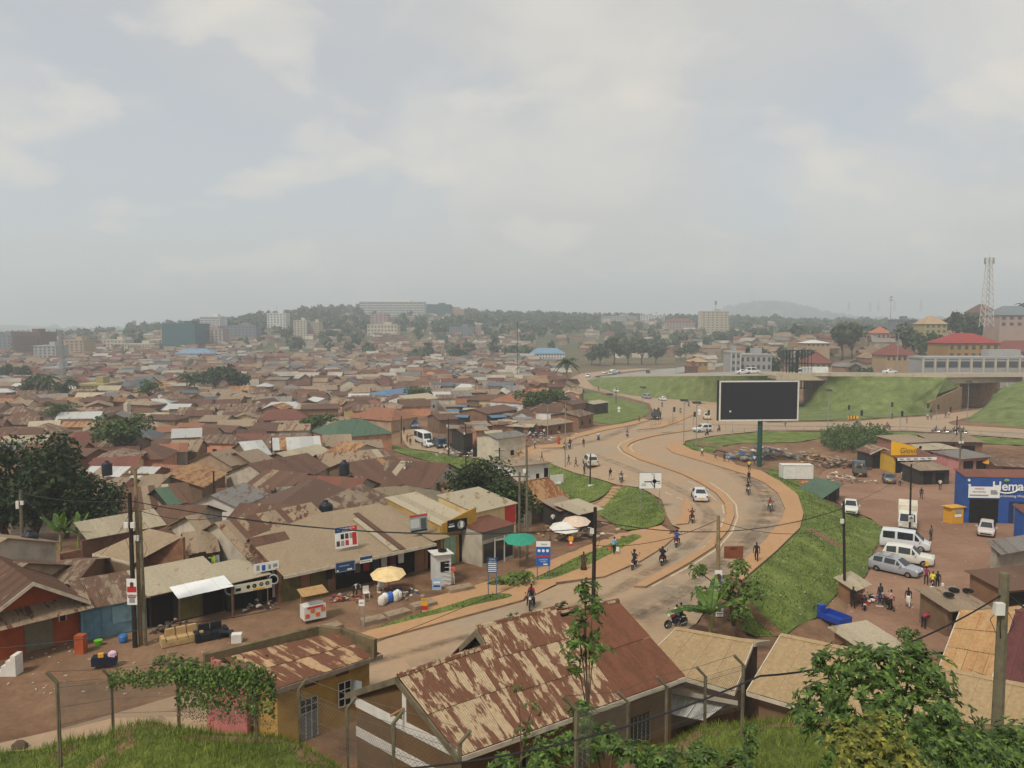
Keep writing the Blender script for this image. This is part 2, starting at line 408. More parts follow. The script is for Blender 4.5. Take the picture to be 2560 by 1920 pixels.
def terrain():
 ys = []; y = -30.0
 while y < 7000:
  ys.append(y); y += 0.7 if y < 60 else max(0.7, y * 0.0105)
 n = 300; ts = [(-1 + 2 * i / n) for i in range(n + 1)]; ts = [1.05 * (0.7 * t + 0.3 * t ** 3) for t in ts]
 bb = [(min(p[0] for p in r), max(p[0] for p in r), min(p[1] for p in r), max(p[1] for p in r), r) for r in RINGS]
 vs = []; fs = []
 for y in ys:
  rr = [b for b in bb if b[2] <= y <= b[3]]
  for t in ts:
   x = t * (max(y, 0) * 0.98 + 60); z = g(x, y)
   if any(b[0] <= x <= b[1] and inside(b[4], x, y) for b in rr): z -= 0.22
   vs.append((x, y, z))
 m = n + 1
 for j in range(len(ys) - 1):
  for i in range(n): fs.append((j * m + i, j * m + i + 1, (j + 1) * m + i + 1, (j + 1) * m + i))
 me = bpy.data.meshes.new('ground'); me.from_pydata(vs, [], fs); me.materials.append(EARTH)
 me.polygons.foreach_set('use_smooth', [True] * len(fs))
 o = bpy.data.objects.new('ground', me); COL.objects.link(o); return struct(o)
def inside(poly, x, y):
 r = False; j = len(poly) - 1
 for i in range(len(poly)):
  xi, yi = poly[i]; xj, yj = poly[j]
  if (yi > y) != (yj > y) and x < (xj - xi) * (y - yi) / (yj - yi) + xi: r = not r
  j = i
 return r
def smooth_poly(pts, k=1):
 for _ in range(k):
  q = []
  for a, b in zip(pts, pts[1:] + pts[:1]):
   q += [tuple(x * .75 + y * .25 for x, y in zip(a, b)), tuple(x * .25 + y * .75 for x, y in zip(a, b))]
  pts = q
 return pts
def drape(name, px, off, step, mat, raised=0.0, kerbmat=None, world=False, smooth=0, zf=None):
 """sheet that follows the ground inside an outline; raised > 0 gives it a kerb skirt"""
 if smooth: px = smooth_poly(px, smooth)
 w = [(q[0], q[1]) if len(q) == 3 else G(*q)[:2] for q in px]; RINGS.append(w); GR.append((name, w))
 ring = []
 for a, b in zip(w, w[1:] + w[:1]):
  n = max(1, int(math.hypot(b[0] - a[0], b[1] - a[1]) / step))
  ring += [(a[0] + (b[0] - a[0]) * i / n, a[1] + (b[1] - a[1]) * i / n) for i in range(n)]
 xs = [p[0] for p in ring]; ysv = [p[1] for p in ring]
 pts = list(ring); y = min(ysv) + step * 0.5; r = 0
 while y < max(ysv):
  st = step * (1 if y < 140 else 2.5)
  x = min(xs) + (r % 2) * st / 2
  while x < max(xs):
   if inside(ring, x, y): pts.append((x, y))
   x += st
  y += st * 0.87; r += 1
 edges = [(i, (i + 1) % len(ring)) for i in range(len(ring))]
 vo, eo, fo, *_ = delaunay_2d_cdt([Vector(p) for p in pts], edges, [], 0, 1e-4)
 zz = zf or g
 b = MB(); vs = [(p.x, p.y, zz(p.x, p.y) + off + raised) for p in vo]; fs = []
 for f in fo:
  cx = sum(vo[i].x for i in f) / len(f); cy = sum(vo[i].y for i in f) / len(f)
  if inside(ring, cx, cy): fs.append(tuple(f))
 b.smooth = True; b.mesh(vs, fs); b.smooth = False
 if raised:
  b.cur = 1 if kerbmat else 0
  area = sum(a[0] * c[1] - c[0] * a[1] for a, c in zip(ring, ring[1:] + ring[:1]))
  rr = ring if area > 0 else ring[::-1]
  for a, c in zip(rr, rr[1:] + rr[:1]):
   za, zc = zz(*a), zz(*c)
   b.face([(a[0], a[1], za - 0.25), (c[0], c[1], zc - 0.25), (c[0], c[1], zc + off + raised), (a[0], a[1], za + off + raised)])
 return struct(b.build(name, [mat] + ([kerbmat] if kerbmat else [])))
ROAD_PX = [(-150, 1898), (0, 1858), (430, 1742), (943, 1603), (1200, 1534), (1308, 1504), (1395, 1462), (1511, 1445), (1603, 1405), (1683, 1349), (1700, 1320), (1680, 1312), (1668, 1290), (1655, 1250), (1600, 1219), (1540, 1211), (1440, 1183),
 (1372, 1156), (1307, 1152), (1199, 1147), (1134, 1138), (1090, 1130), (1025, 1121), (1008, 1100), (1000, 1078), (1012, 1055), (1045, 1055), (1050, 1085), (1075, 1105), (1130, 1118), (1200, 1128), (1309, 1134), (1407, 1119), (1436, 1096), (1511, 1076),
 (1587, 1061), (1630, 1050), (1634, 1030), (1624, 1009), (1569, 995), (1483, 975), (1430, 966), (1421, 952), (1428, 944), (1454, 934), (1511, 927), (1600, 921), (1640, 922), (1560, 930), (1490, 940), (1468, 951), (1483, 966), (1540, 983), (1627, 995), (1714, 996), (1795, 1005),
 (1850, 1040), (1920, 1057), (2122, 1054), (2325, 1040), (2440, 1024), (2480, 1012), (2500, 1012), (2470, 1030), (2371, 1056), (2380, 1062), (2560, 1073), (2700, 1082), (2700, 1106), (2560, 1097), (2267, 1077), (1917, 1076), (1801, 1087), (1714, 1102), (1680, 1108), (1668, 1113),
 (1668, 1122), (1685, 1134), (1772, 1160), (1859, 1186), (1910, 1208), (1945, 1235), (1963, 1275), (1954, 1303), (1907, 1360), (1866, 1396), (1820, 1440), (1780, 1500), (1740, 1560), (1640, 1620), (-4.1, 41.4, 0), (-15, 35.8, 0), (-24, 34.6, 0), (-34, 33, 0)]
drape('main_road', ROAD_PX, 0.012, 2.5, ROAD)
# side tracks of beaten earth leading to the shops and into the car park
drape('shop_track', [(1060, 1555), (1200, 1500), (1320, 1495), (1400, 1455), (1500, 1420), (1620, 1345), (1690, 1330), (1640, 1318), (1560, 1330), (1450, 1370), (1330, 1420), (1230, 1450), (1130, 1480), (1050, 1500)], 0.006, 2.0, PAVE, smooth=1)
drape('pavement', [(890, 1617), (1100, 1561), (1308, 1504), (1316, 1490), (1200, 1514), (1050, 1550), (926, 1580), (860, 1602)], 0.012, 1.5, PAVE, 0.14, KERB)
drape('pavement', [(1390, 1460), (1511, 1445), (1603, 1405), (1659, 1370), (1683, 1349), (1690, 1337), (1610, 1343), (1540, 1382), (1477, 1414), (1395, 1447)], 0.012, 1.5, PAVE, 0.14, KERB)
drape('traffic_island', [(1690, 1314), (1720, 1311), (1731, 1288), (1727, 1262), (1716, 1246), (1707, 1262), (1704, 1290)], 0.012, 1.5, PAVE, 0.14, KERB)
MED_L = [(1740, 1073), (1680, 1080), (1627, 1088), (1585, 1098), (1560, 1108), (1551, 1118), (1560, 1131), (1600, 1151), (1660, 1171), (1705, 1187), (1750, 1209), (1790, 1235), (1812, 1262), (1816, 1290), (1803, 1325), (1767, 1368), (1700, 1409), (1610, 1455), (1585, 1470)]
MED_R = [(1615, 1471), (1672, 1440), (1725, 1410), (1785, 1371), (1822, 1328), (1836, 1292), (1832, 1262), (1808, 1235), (1768, 1208), (1712, 1183), (1668, 1166), (1615, 1147), (1580, 1130), (1568, 1119), (1574, 1111), (1595, 1102), (1632, 1092), (1680, 1084), (1740, 1076)]
drape('road_median', MED_L + MED_R, 0.012, 2.0, PAVE, 0.18, KERB)
drape('traffic_island', [(1592, 1076), (1650, 1070), (1690, 1058), (1736, 1038), (1728, 1035), (1680, 1051), (1640, 1064)], 0.012, 3, PAVE, 0.15, KERB)
drape('pavement', [(1680, 1108), (1666, 1114), (1667, 1122), (1685, 1134), (1772, 1160), (1859, 1186), (1910, 1208), (1945, 1235), (1963, 1275), (1954, 1303), (1907, 1360), (1866, 1396), (1820, 1442), (1850, 1458), (1878, 1434), (1940, 1381), (2000, 1322), (2009, 1285), (1995, 1240), (1950, 1205), (1920, 1189), (1830, 1154), (1731, 1127), (1706, 1113), (1714, 1104)], 0.012, 2.0, PAVE, 0.14, KERB)
drape('pavement', [(1309, 1135), (1407, 1120), (1436, 1097), (1511, 1077), (1587, 1062), (1622, 1052), (1608, 1047), (1580, 1055), (1500, 1070), (1422, 1091), (1390, 1110), (1300, 1126)], 0.012, 3.0, PAVE, 0.14, KERB)
# painted lines: pale edge lines beside the median and worn lane dashes
PAINT = M('road_paint', 'c4b294', 0.8, 0.25, 2.0)
def wearmat(name, col):
 t = NT(name); c = t.n('ShaderNodeTexCoord'); sp = t.n('ShaderNodeSeparateXYZ'); t.l(c.outputs['UV'], sp.inputs[0])
 e = t.math('SUBTRACT', 1.0, t.math('ABSOLUTE', t.math('SUBTRACT', t.math('MULTIPLY', sp.outputs[1], 2.0), 1.0)))
 a = t.math('MULTIPLY', t.ramp(e, [(0.0, 0.0), (0.6, 1.0)]), t.ramp(t.noise(t.coord(), .5, 6, .65), [(0.35, 0.0), (0.68, 0.5)]))
 t.l(a, t.b.inputs['Alpha']); return t.done(col, 0.9)
WEAR = wearmat('worn_grey_lane', rgb('857a6c')); OIL = wearmat('tyre_darkening', rgb('7c6a58'))
def stripe(name, px, wid, off=0.018, mat=None):
 pts = [G(u, v) for u, v in px]; b = MB(); fine = []
 for a, c in zip(pts, pts[1:]):
  n = max(1, int(math.hypot(c[0] - a[0], c[1] - a[1]) / 2.0)); fine += [vlerp(a, c, i / n) for i in range(n)]
 fine.append(pts[-1]); L = []; R = []
 for i, p in enumerate(fine):
  a, c = fine[max(0, i - 1)], fine[min(len(fine) - 1, i + 1)]; d = Vector((c[0] - a[0], c[1] - a[1])).normalized() * wid / 2
  for arr, s in ((L, 1), (R, -1)):
   x, y = p[0] - d.y * s, p[1] + d.x * s; arr.append((x, y, g(x, y) + off))
 for i in range(len(fine) - 1): b.face([R[i], R[i + 1], L[i + 1], L[i]], [(i, 0), (i + 1, 0), (i + 1, 1), (i, 1)])
 return struct(b.build(name, mat or PAINT))
RLANE = [(1700, 1128), (1760, 1148), (1850, 1180), (1905, 1222), (1925, 1265), (1905, 1315), (1855, 1370), (1780, 1425), (1690, 1490), (1560, 1560), (1300, 1630), (1050, 1690)]
LLANE = [(1480, 1135), (1560, 1165), (1660, 1205), (1740, 1245), (1775, 1285), (1765, 1325), (1720, 1370), (1640, 1420), (1540, 1480), (1350, 1545), (1100, 1610), (800, 1690), (400, 1790), (0, 1900)]
stripe('lane_wear', RLANE, 5.0, .015, WEAR)
for k in (-9, 9): stripe('tyre_track', [(u + k * (v / 1400), v) for u, v in LLANE], .9, .016, OIL); stripe('tyre_track', [(u + k * (v / 1400), v) for u, v in RLANE], .9, .017, OIL)
stripe('tyre_track', [(1600, 1080), (1700, 1060), (1850, 1062), (2000, 1066), (2250, 1066), (2560, 1084)], 3.0, .016, WEAR); stripe('tyre_track', [(1060, 1118), (1200, 1140), (1350, 1140), (1500, 1100), (1640, 1040), (1600, 1003), (1480, 970)], 3.0, .016, OIL)
stripe('edge_line', [(1630, 1466), (1685, 1437), (1735, 1410), (1795, 1371), (1830, 1330), (1844, 1293), (1840, 1262), (1816, 1234), (1775, 1206)], 0.16)
stripe('edge_line', [(1708, 1406), (1763, 1365)], 0.14)
stripe('edge_line', [(1586, 1131), (1574, 1120), (1582, 1110), (1600, 1104)], 0.2)
stripe('edge_line', [(1590, 1150), (1553, 1130), (1544, 1118), (1552, 1108), (1580, 1096)], 0.2)
stripe('edge_line', [(1965, 1240), (1970, 1280)], 0.14)
stripe('edge_line', [(1780, 1030), (1740, 1014), (1690, 1004), (1660, 1002)], 0.25)
for q in ([(1806, 1262), (1810, 1284)], [(1809, 1296), (1802, 1318)], [(1790, 1340), (1772, 1358)], [(1790, 1250), (1772, 1236)], [(1742, 1213), (1720, 1203)]): stripe('lane_dash', q, 0.14)
for i in range(9): stripe('lane_dash', [(1495 + 28 * i, 1162 + 11.5 * i), (1512 + 28 * i, 1169 + 11.5 * i)], 0.14)
stripe('edge_line', [(2000, 1071), (2260, 1071), (2560, 1091)], 0.2)
# grass
drape('grass_bank', [(980, 1112), (1025, 1123), (1090, 1132), (1134, 1140), (1199, 1149), (1307, 1154), (1372, 1158), (1440, 1185), (1520, 1207), (1535, 1214), (1490, 1250), (1450, 1262), (1400, 1240), (1330, 1212), (1240, 1195), (1150, 1180), (1060, 1150), (985, 1128)], 0.02, 1.6, GRASS)
drape('grass_bank', [(1556, 1214), (1600, 1221), (1640, 1245), (1660, 1272), (1663, 1296), (1650, 1312), (1600, 1322), (1555, 1326), (1520, 1300), (1490, 1282), (1510, 1252)], 0.02, 1.2, GRASS, smooth=1)
drape('grass_verge', [(1320, 1452), (1395, 1445), (1477, 1412), (1600, 1347), (1606, 1338), (1575, 1334), (1500, 1372), (1440, 1392), (1380, 1425)], 0.02, 1.2, GRASS, smooth=1)
drape('grass_verge', [(926, 1577), (1050, 1546), (1200, 1511), (1285, 1492), (1270, 1482), (1200, 1488), (1110, 1518), (1060, 1530), (960, 1560)], 0.02, 1.2, GRASS, smooth=1)
drape('grass_verge', [(1215, 1462), (1280, 1455), (1335, 1446), (1330, 1425), (1280, 1430), (1240, 1448)], 0.02, 1.0, GRASS, smooth=1)
drape('grass_bank', [(1850, 1470), (1878, 1436), (1940, 1383), (2000, 1324), (2011, 1285), (1997, 1240), (1950, 1206), (1920, 1190), (1890, 1176), (1930, 1166), (2030, 1220), (2060, 1250), (2111, 1276), (2180, 1300), (2205, 1318), (2200, 1350), (2178, 1390), (2165, 1440), (2110, 1465), (2040, 1545), (1960, 1592), (1890, 1592), (1850, 1540)], 0.02, 1.6, GRASS)
drape('grass_verge', [(1716, 1104), (1801, 1090), (1917, 1079), (2267, 1080), (2560, 1100), (2700, 1110), (2700, 1122), (2450, 1108), (2300, 1098), (2240, 1094), (2050, 1096), (1990, 1106), (1850, 1108), (1800, 1116), (1780, 1132), (1735, 1127), (1708, 1114)], 0.02, 3.0, GRASS)
drape('grass_verge', [(1430, 970), (1480, 980), (1560, 1000), (1615, 1012), (1624, 1030), (1605, 1046), (1530, 1062), (1470, 1052), (1480, 1015), (1440, 992)], 0.02, 3.0, GRASS)
drape('bare_path', [(1856, 1490), (1875, 1500), (1905, 1540), (1965, 1588), (1940, 1596), (1895, 1556), (1862, 1520)], .035, 1.0, EARTH, smooth=2); drape('bare_path', [(2012, 1318), (2040, 1326), (2085, 1352), (2120, 1368), (2112, 1374), (2070, 1356), (2030, 1336)], .035, 1.0, EARTH, smooth=2); drape('bare_path', [(1720, 1108), (1760, 1104), (1790, 1112), (1850, 1128), (1840, 1134), (1780, 1124)], .035, 2.0, EARTH, smooth=2)
drape('grass_verge', [(1850, 1036), (1920, 1053), (2122, 1050), (2325, 1036), (2325, 1026), (2200, 1036), (2100, 1028), (2000, 1016), (1900, 1010), (1800, 1001)], 0.02, 4.0, GRASSY)
YARD = roadmat('yard_dirt', rgb('7c5c48'), rgb('94745e'), 0.35, 0.62)
drape('car_park', [(2040, 1215), (2110, 1270), (2200, 1305), (2208, 1350), (2185, 1390), (2172, 1440), (2130, 1470), (2100, 1600), (2300, 1640), (2600, 1600), (2700, 1400), (2700, 1230), (2500, 1190), (2300, 1160), (2150, 1150), (2060, 1170)], 0.01, 3.0, YARD, smooth=1)
# footpath steps down the bank
STEP = M('step_concrete', 'a98a68', 0.9, 0.25, 2)
st = thing('bank_steps', 'flight of tan concrete steps climbing the grass bank to the road', 'steps', G(1508, 1262))
a, c = G(1497, 1268), G(1546, 1217)
for i in range(9):
 p = vlerp(a, c, (i + 0.5) / 9); p = (p[0], p[1], g(p[0], p[1]))
 wpart(lambda b: b.box((p[0], p[1], p[2] - 0.3), (1.5, math.hypot(c[0] - a[0], c[1] - a[1]) / 9 * 0.98, 0.42), math.atan2(c[1] - a[1], c[0] - a[0]) - math.pi / 2), 'step', STEP, st)
terrain()
# ---------------------------------------------------------------- the bypass: embankments, bridges, highway
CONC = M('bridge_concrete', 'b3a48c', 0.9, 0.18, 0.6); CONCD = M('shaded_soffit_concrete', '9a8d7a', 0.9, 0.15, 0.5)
STONE = M('abutment_stone', 'b8946e', 0.9, 0.28, 0.9, rnd=0.16); MORTAR = M('abutment_mortar', '8b7358', 0.95, 0.2, 1)
STEEL = M('galvanised_steel', '8e9290', 0.55, 0.15, 2, metal=0.3); DARKSTEEL = M('dark_painted_steel', '20262a', 0.6, 0.2, 2)
def loft(name, top, toe, mat, n=8, bulge=0.0):
 """grass slope between a crest line and a toe line (world points, same count)"""
 b = MB(); b.smooth = True; k = len(top); vs = []; fs = []
 for i in range(k):
  for j in range(n + 1):
   t = j / n; p = vlerp(top[i], toe[i], t)
   vs.append((p[0], p[1], p[2] + bulge * math.sin(math.pi * t) + (random.uniform(-.08, .08) if 0 < j < n else 0)))
 for i in range(k - 1):
  for j in range(n): a = i * (n + 1) + j; fs.append((a, a + 1, a + n + 2, a + n + 1))
 b.mesh(vs, fs); return struct(b.build(name, mat))
def resample(pts, n):
 L = [0]
 for a, c in zip(pts, pts[1:]): L.append(L[-1] + math.dist(a, c))
 out = []
 for i in range(n):
  s = L[-1] * i / (n - 1); k = 0
  while k < len(pts) - 2 and L[k + 1] < s: k += 1
  out.append(vlerp(pts[k], pts[k + 1], (s - L[k]) / max(1e-6, L[k + 1] - L[k])))
 return out
TOPZ = 4.6
def T(u, v, z=TOPZ): return P(u, v, z)
def low(p, d=0.3): return (p[0], p[1], p[2] - d)
ramp_top = [T(1470, 950, g(*G(1470, 952)[:2]) + .05), T(1500, 944, -3.6), T(1560, 942, -1.0), T(1680, 941, 1.6), T(1800, 940, 3.2), T(1915, 939, 4.2), T(1978, 939, TOPZ)]
ramp_toe = [G(1470, 953), G(1484, 967), G(1541, 984), G(1660, 997), G(1795, 1006), G(1860, 1012), G(1990, 1008)]
loft('grass_embankment', resample(ramp_top, 24), [low(p) for p in resample(ramp_toe, 24)], GRASSY, 10, 0.3)
mid_top = [T(2078, 941), T(2105, 941), T(2180, 941), T(2270, 942), T(2366, 944)]
mid_toe = [G(1998, 1016), G(2060, 1024), G(2130, 1032), G(2230, 1037), G(2322, 1031)]
loft('grass_embankment', resample(mid_top, 24), [low(p) for p in resample(mid_toe, 24)], GRASSY, 10, 0.3)
wp = P(2282, 1006, -2.0)
loft('grass_embankment', resample([T(2366, 944), T(2398, 965, 1.9)], 6), resample([wp, P(2398, 967, 1.7)], 6), GRASSY, 6)
loft('grass_embankment', resample([wp, wp], 6), [low(p) for p in resample([G(2282, 1036), G(2324, 1030)], 6)], GRASSY, 6)
rt_top = [P(2490, 975, 1.2), T(2556, 952, 3.6), T(2600, 945), T(2760, 945)]
rt_toe = [G(2462, 1025), G(2400, 1052), G(2560, 1070), G(2760, 1085)]
loft('grass_embankment', resample(rt_top, 16), [low(p) for p in resample(rt_toe, 16)], GRASSY, 10, 0.4)
# carriageway on top (a sheet along the crest) and the highway winding off beyond the ramp
b = MB(); crest = resample(ramp_top + mid_top + [T(2440, 943), T(2600, 942), T(2760, 942)], 60)
for p, q in zip(crest, crest[1:]):
 wa_, wb_ = (8 + 14 * sstep(40, 80, k[0]) for k in (p, q)); b.face([(p[0], p[1], p[2] + .02), (q[0], q[1], q[2] + .02), (q[0] + 1.5, q[1] + wb_, q[2] + .02), (p[0] + 1.5, p[1] + wa_, p[2] + .02)])
struct(b.build('bypass_carriageway', HIGHWAY))
drape('highway', [(1505, 943), (1560, 934), (1640, 924), (1720, 915), (1800, 908), (1840, 908), (1760, 922), (1700, 932), (1650, 941)], 0.05, 8, HIGHWAY)
def wallrun(name, label, cat, pts, h, th, mat, base=0.0, partname='wall_segment', step=None):
 t = thing(name, label, cat, pts[0])
 for p, q in zip(pts, pts[1:]):
  d = Vector((q[0] - p[0], q[1] - p[1], 0)); L = d.length; n = Vector((-d.y, d.x, 0)).normalized() * th / 2
  def f(b):
   A = [Vector(p) - n, Vector(q) - n, Vector(q) + n, Vector(p) + n]
   vs = [x + Vector((0, 0, base)) for x in A] + [x + Vector((0, 0, base + h)) for x in A]
   b.mesh(vs, [(3, 2, 1, 0), (4, 5, 6, 7), (0, 1, 5, 4), (1, 2, 6, 5), (2, 3, 7, 6), (3, 0, 4, 7)])
  wpart(f, partname, mat, t)
 return t
wallrun('parapet_wall', 'long pale concrete parapet along the bypass crest behind the billboard', 'parapet', resample([vadd(p, (0, .3, 0)) for p in ramp_top[2:]], 9), 0.3, 0.3, CONC)
wallrun('parapet_wall', 'pale concrete parapet along the bypass between the two underpasses', 'parapet', resample([vadd(p, (0, .3, 0)) for p in mid_top], 9), 0.95, 0.3, CONC)
# guard rail on the far side with posts
gr = thing('guard_rail', 'low dark steel guard rail with many posts on the bypass verge', 'guard rail', vadd(mid_top[0], (0, 4, 0)))
ra, rb = vadd(mid_top[0], (0, 4, 0)), vadd(mid_top[-1], (0, 4, 0))
wpart(lambda b: b.tube([vadd(ra, (0, 0, .8)), vadd(rb, (0, 0, .8))], 0.14, 4), 'rail', STEEL, gr)
for i in range(19):
 p = vlerp(ra, rb, i / 18); wpart(lambda b: b.box(p, (.12, .12, .85)), 'post', STEEL, gr)
def bridge(label, A, B, zdeck, depth, ground, wid=22, stone=None):
 """deck from A to B (world xy at the near face), abutment walls under its ends"""
 t = thing('road_bridge', label, 'bridge', (A[0], A[1], ground)); A = Vector((*A[:2], 0)); B = Vector((*B[:2], 0)); d = (B - A).normalized(); n = Vector((-d.y, d.x, 0))
 if n.y < 0: n = -n
 def prism(b, a, c, z0, z1, w0, w1):
  b.mesh([(*(a + n * w0).xy, z0), (*(c + n * w0).xy, z0), (*(c + n * w1).xy, z0), (*(a + n * w1).xy, z0), (*(a + n * w0).xy, z1), (*(c + n * w0).xy, z1), (*(c + n * w1).xy, z1), (*(a + n * w1).xy, z1)],
      [(3, 2, 1, 0), (4, 5, 6, 7), (0, 1, 5, 4), (1, 2, 6, 5), (2, 3, 7, 6), (3, 0, 4, 7)])
 ext = d * 9
 wpart(lambda b: prism(b, A - ext * .6, B + ext, zdeck - depth, zdeck - .01, 0.3, wid), 'deck', CONCD, t)
 for i in range(7):
  a = (A - ext * .6).lerp(B + ext, i / 7); c = (A - ext * .6).lerp(B + ext, (i + 1) / 7) - d * .04
  wpart(lambda b: prism(b, a, c, zdeck - depth - .25, zdeck + 1.0, -0.1, 0.28), 'fascia_panel', CONC, t)
 for k in (0.2, 0.5, 0.8):
  wpart(lambda b: prism(b, A, B, zdeck - depth - .9, zdeck - depth - .003, .5 + k * wid, .5 + k * wid + .6), 'girder', CONCD, t)
 for s, q in ((0, A), (1, B)):
  dd = -d if s == 0 else d
  wpart(lambda b: prism(b, q, q + dd * 1.2, ground - .5, zdeck - depth - .28, 0.4, wid), 'abutment', STONE, t)
 return t
b1a, b1b = P(2402, 965, 1.9), P(2518, 966, 1.9)
bt = bridge('concrete flyover bridge over the right-hand underpass with stone abutment', (b1a[0], b1a[1]), (b1b[0], b1a[1] + 3), TOPZ, 1.6, -5.6)
# stone-faced wing wall: individual blocks
ww = thing('wing_wall', 'triangular tan stone wing wall beside the right-hand underpass', 'wall', (b1a[0], b1a[1], -5.5))
wa = Vector((*G(2330, 1029)[:2], 0)); wb = Vector((b1a[0], b1a[1] + .2, 0)); wd = wb - wa; L = wd.length; wu = wd.normalized()
rows = 9; H = 8.0; random.seed(3)
lowz = -5.6
wpart(lambda b: b.slab([(*(wb + wu * .1).xy, lowz), (*(wb + wu * .1).xy, lowz + H * .9), (*(wa - wu * 3.5).xy, lowz + H * .42), (*wa.xy, lowz)][::-1], 0.5), 'backing', MORTAR, ww)
for r in range(rows):
 z0 = lowz + H * r / rows; x = random.uniform(-4, -3)
 while x < L - .3:
  w = random.uniform(.8, 1.7); x1 = min(x + w, L)
  top = lambda s: lowz + H * (.42 + .5 * (s + 3.5) / (L + 3.5))
  left = lambda z: -3.5 * (z - lowz) / (H * .42)
  if z0 + H / rows < top((x + x1) / 2) and x > left(z0 + .3):
   a, c = wa + wu * (x + .05), wa + wu * (x1 - .05)
   o = random.uniform(.02, .1)
   nn = Vector((wu.y, -wu.x, 0)) * o
   wpart(lambda b: b.slab([(*(a + nn).xy, z0 + .04), (*(c + nn).xy, z0 + .04), (*(c + nn).xy, z0 + H / rows - .04), (*(a + nn).xy, z0 + H / rows - .04)], .3 + o), 'stone', STONE, ww)
  x = x1
b2a, b2b = P(1985, 953, 3.0), P(2076, 953, 3.0)
bridge('concrete bridge over the shaded underpass just right of the billboard', b2a, b2b, TOPZ, 1.1, -5.0)
# distant viaduct crossing behind the junction
vd = thing('viaduct', 'far grey viaduct curving across behind the road junction', 'viaduct', G(1560, 930))
vp = [PY(1430, 917, 560), PY(1500, 910, 570), PY(1570, 906, 580), PY(1640, 905, 590), PY(1720, 904, 590), PY(1800, 903, 600)]
wpart(lambda b: [b.slab([vadd(p, (0, 0, 0)), vadd(q, (0, 0, 0)), vadd(q, (0, 9, 0)), vadd(p, (0, 9, 0))], 1.6) for p, q in zip(vp, vp[1:])], 'deck', CONC, vd)
wpart(lambda b: [b.slab([vadd(p, (0, 0, -.0)), vadd(q, (0, 0, -.0)), vadd(q, (0, 0, 1.1)), vadd(p, (0, 0, 1.1))], .3) for p, q in zip(vp, vp[1:])], 'parapet', CONC, vd)
for p in vp[1:]: wpart(lambda b: b.box((p[0], p[1] + 4, g(p[0], p[1]) - 1), (1.6, 1.6, p[2] - g(p[0], p[1]) - .5)), 'pier', CONC, vd)
# ---------------------------------------------------------------- building helpers
RM = {
 'rust': roofmat('roof_rust_brown', '928068', rgb('624838'), 0.95), 'tan': roofmat('roof_dusty_tan', '8e7c66', rgb('6c4a36'), 0.28),
 'tanp': roofmat('roof_tan_patched', '927e66', rgb('604030'), 0.40, sharp=0.03), 'mixed': roofmat('roof_half_rusted', '8a7a66', rgb('644a3a'), 0.62),
 'maroon': roofmat('roof_maroon', '624638', rgb('563e32'), 0.4), 'silver': roofmat('roof_new_zinc', 'b8b8b4', rgb('9c9488'), 0.2, metal=0.15),
 'cream': roofmat('roof_pale_zinc', 'a89c84', rgb('887658'), 0.25), 'grey': roofmat('roof_weathered_grey', '7c7872', rgb('625044'), 0.35),
 'red': roofmat('roof_painted_red', '74483a', rgb('624032'), 0.3), 'orange': roofmat('roof_clay_orange', '8e6048', rgb('744c38'), 0.3),
 'green': roofmat('roof_painted_green', '4c6450', rgb('425040'), 0.3), 'blue': roofmat('roof_painted_blue', '54728c', rgb('4a6074'), 0.3),
 'slate': roofmat('roof_slate_grey', '545a5c', rgb('484a48'), 0.3), 'tile': roofmat('roof_olive_tile', '80745c', rgb('706048'), 0.35),
 'smooth': roofmat('roof_smooth_tan', '96846a', rgb('8c7860'), 0.25, sharp=.3, rnd=.03), 'hot': roofmat('roof_bright_rust', '9e7c54', rgb('7c4c2e'), 0.5),
}
WM = {k: M('plaster_' + k, c, 0.92, 0.3, 0.7, rnd=0.12) for k, c in dict(tan='a48b70', grey='8d8578', pale='b9ae9c', white='cdc9c0', cream='c4ad7e', brown='77604b', pink='b57c78', yellow='b08f50', orange='a6512e', teal='6f8f86', blue='3f78a8', dark='3a342e', lime='9aa63a', salmon='c58c6c', mud='806048').items()}
BRICK = brickmat('burnt_brick', rgb('8a5c44'), rgb('744a37'), rgb('9c8468'), 4.0)
BRICKD = brickmat('dark_brick', rgb('6b4536'), rgb('5c3b2f'), rgb('7d6852'), 4.0)
DARK = M('dark_interior', '17130f', 0.95, 0.3, 1); GLASS = M('window_glass', '2c3133', 0.15, 0.15, 2, spec=0.6)
WOOD = M('weathered_timber', '6f5842', 0.9, 0.3, 3); WOODL = M('sawn_timber', 'a58458', 0.85, 0.25, 3); FASCIA = M('fascia_board', 'c2b7a3', 0.85, 0.3, 2)
OLIVE = M('olive_steel_door', '5f5a34', 0.6, 0.25, 2); WHITEP = M('white_paint', 'd3d0c8', 0.6, 0.15, 2); BLACKP = M('black_plastic', '17181a', 0.5, 0.2, 3)
def corr_sheet(b, A, B, C, D, u0, pitch=0.1, amp=0.016, lift=0.0):
 """corrugated sheet, A-B top edge, D-C bottom edge"""
 A, B, C, D = map(Vector, (A, B, C, D)); n = (B - A).cross(D - A).normalized()
 if n.z < 0: n = -n
 L = (B - A).length; k = max(4, int(L / pitch * 2)); S = (D - A).length
 i0 = len(b.v)
 for i in range(k + 1):
  t = i / k; off = n * (amp * math.sin(math.pi * i) if False else (amp if i % 2 else -amp)) + n * lift
  b.v.append(tuple(A.lerp(B, t) + off)); b.v.append(tuple(D.lerp(C, t) + off))
 for i in range(k):
  a = i0 + 2 * i; b.f.append([a, a + 1, a + 3, a + 2]); t0, t1 = u0 + L * i / k, u0 + L * (i + 1) / k
  b._meta([(t0, 0), (t0, S), (t1, S), (t1, 0)])
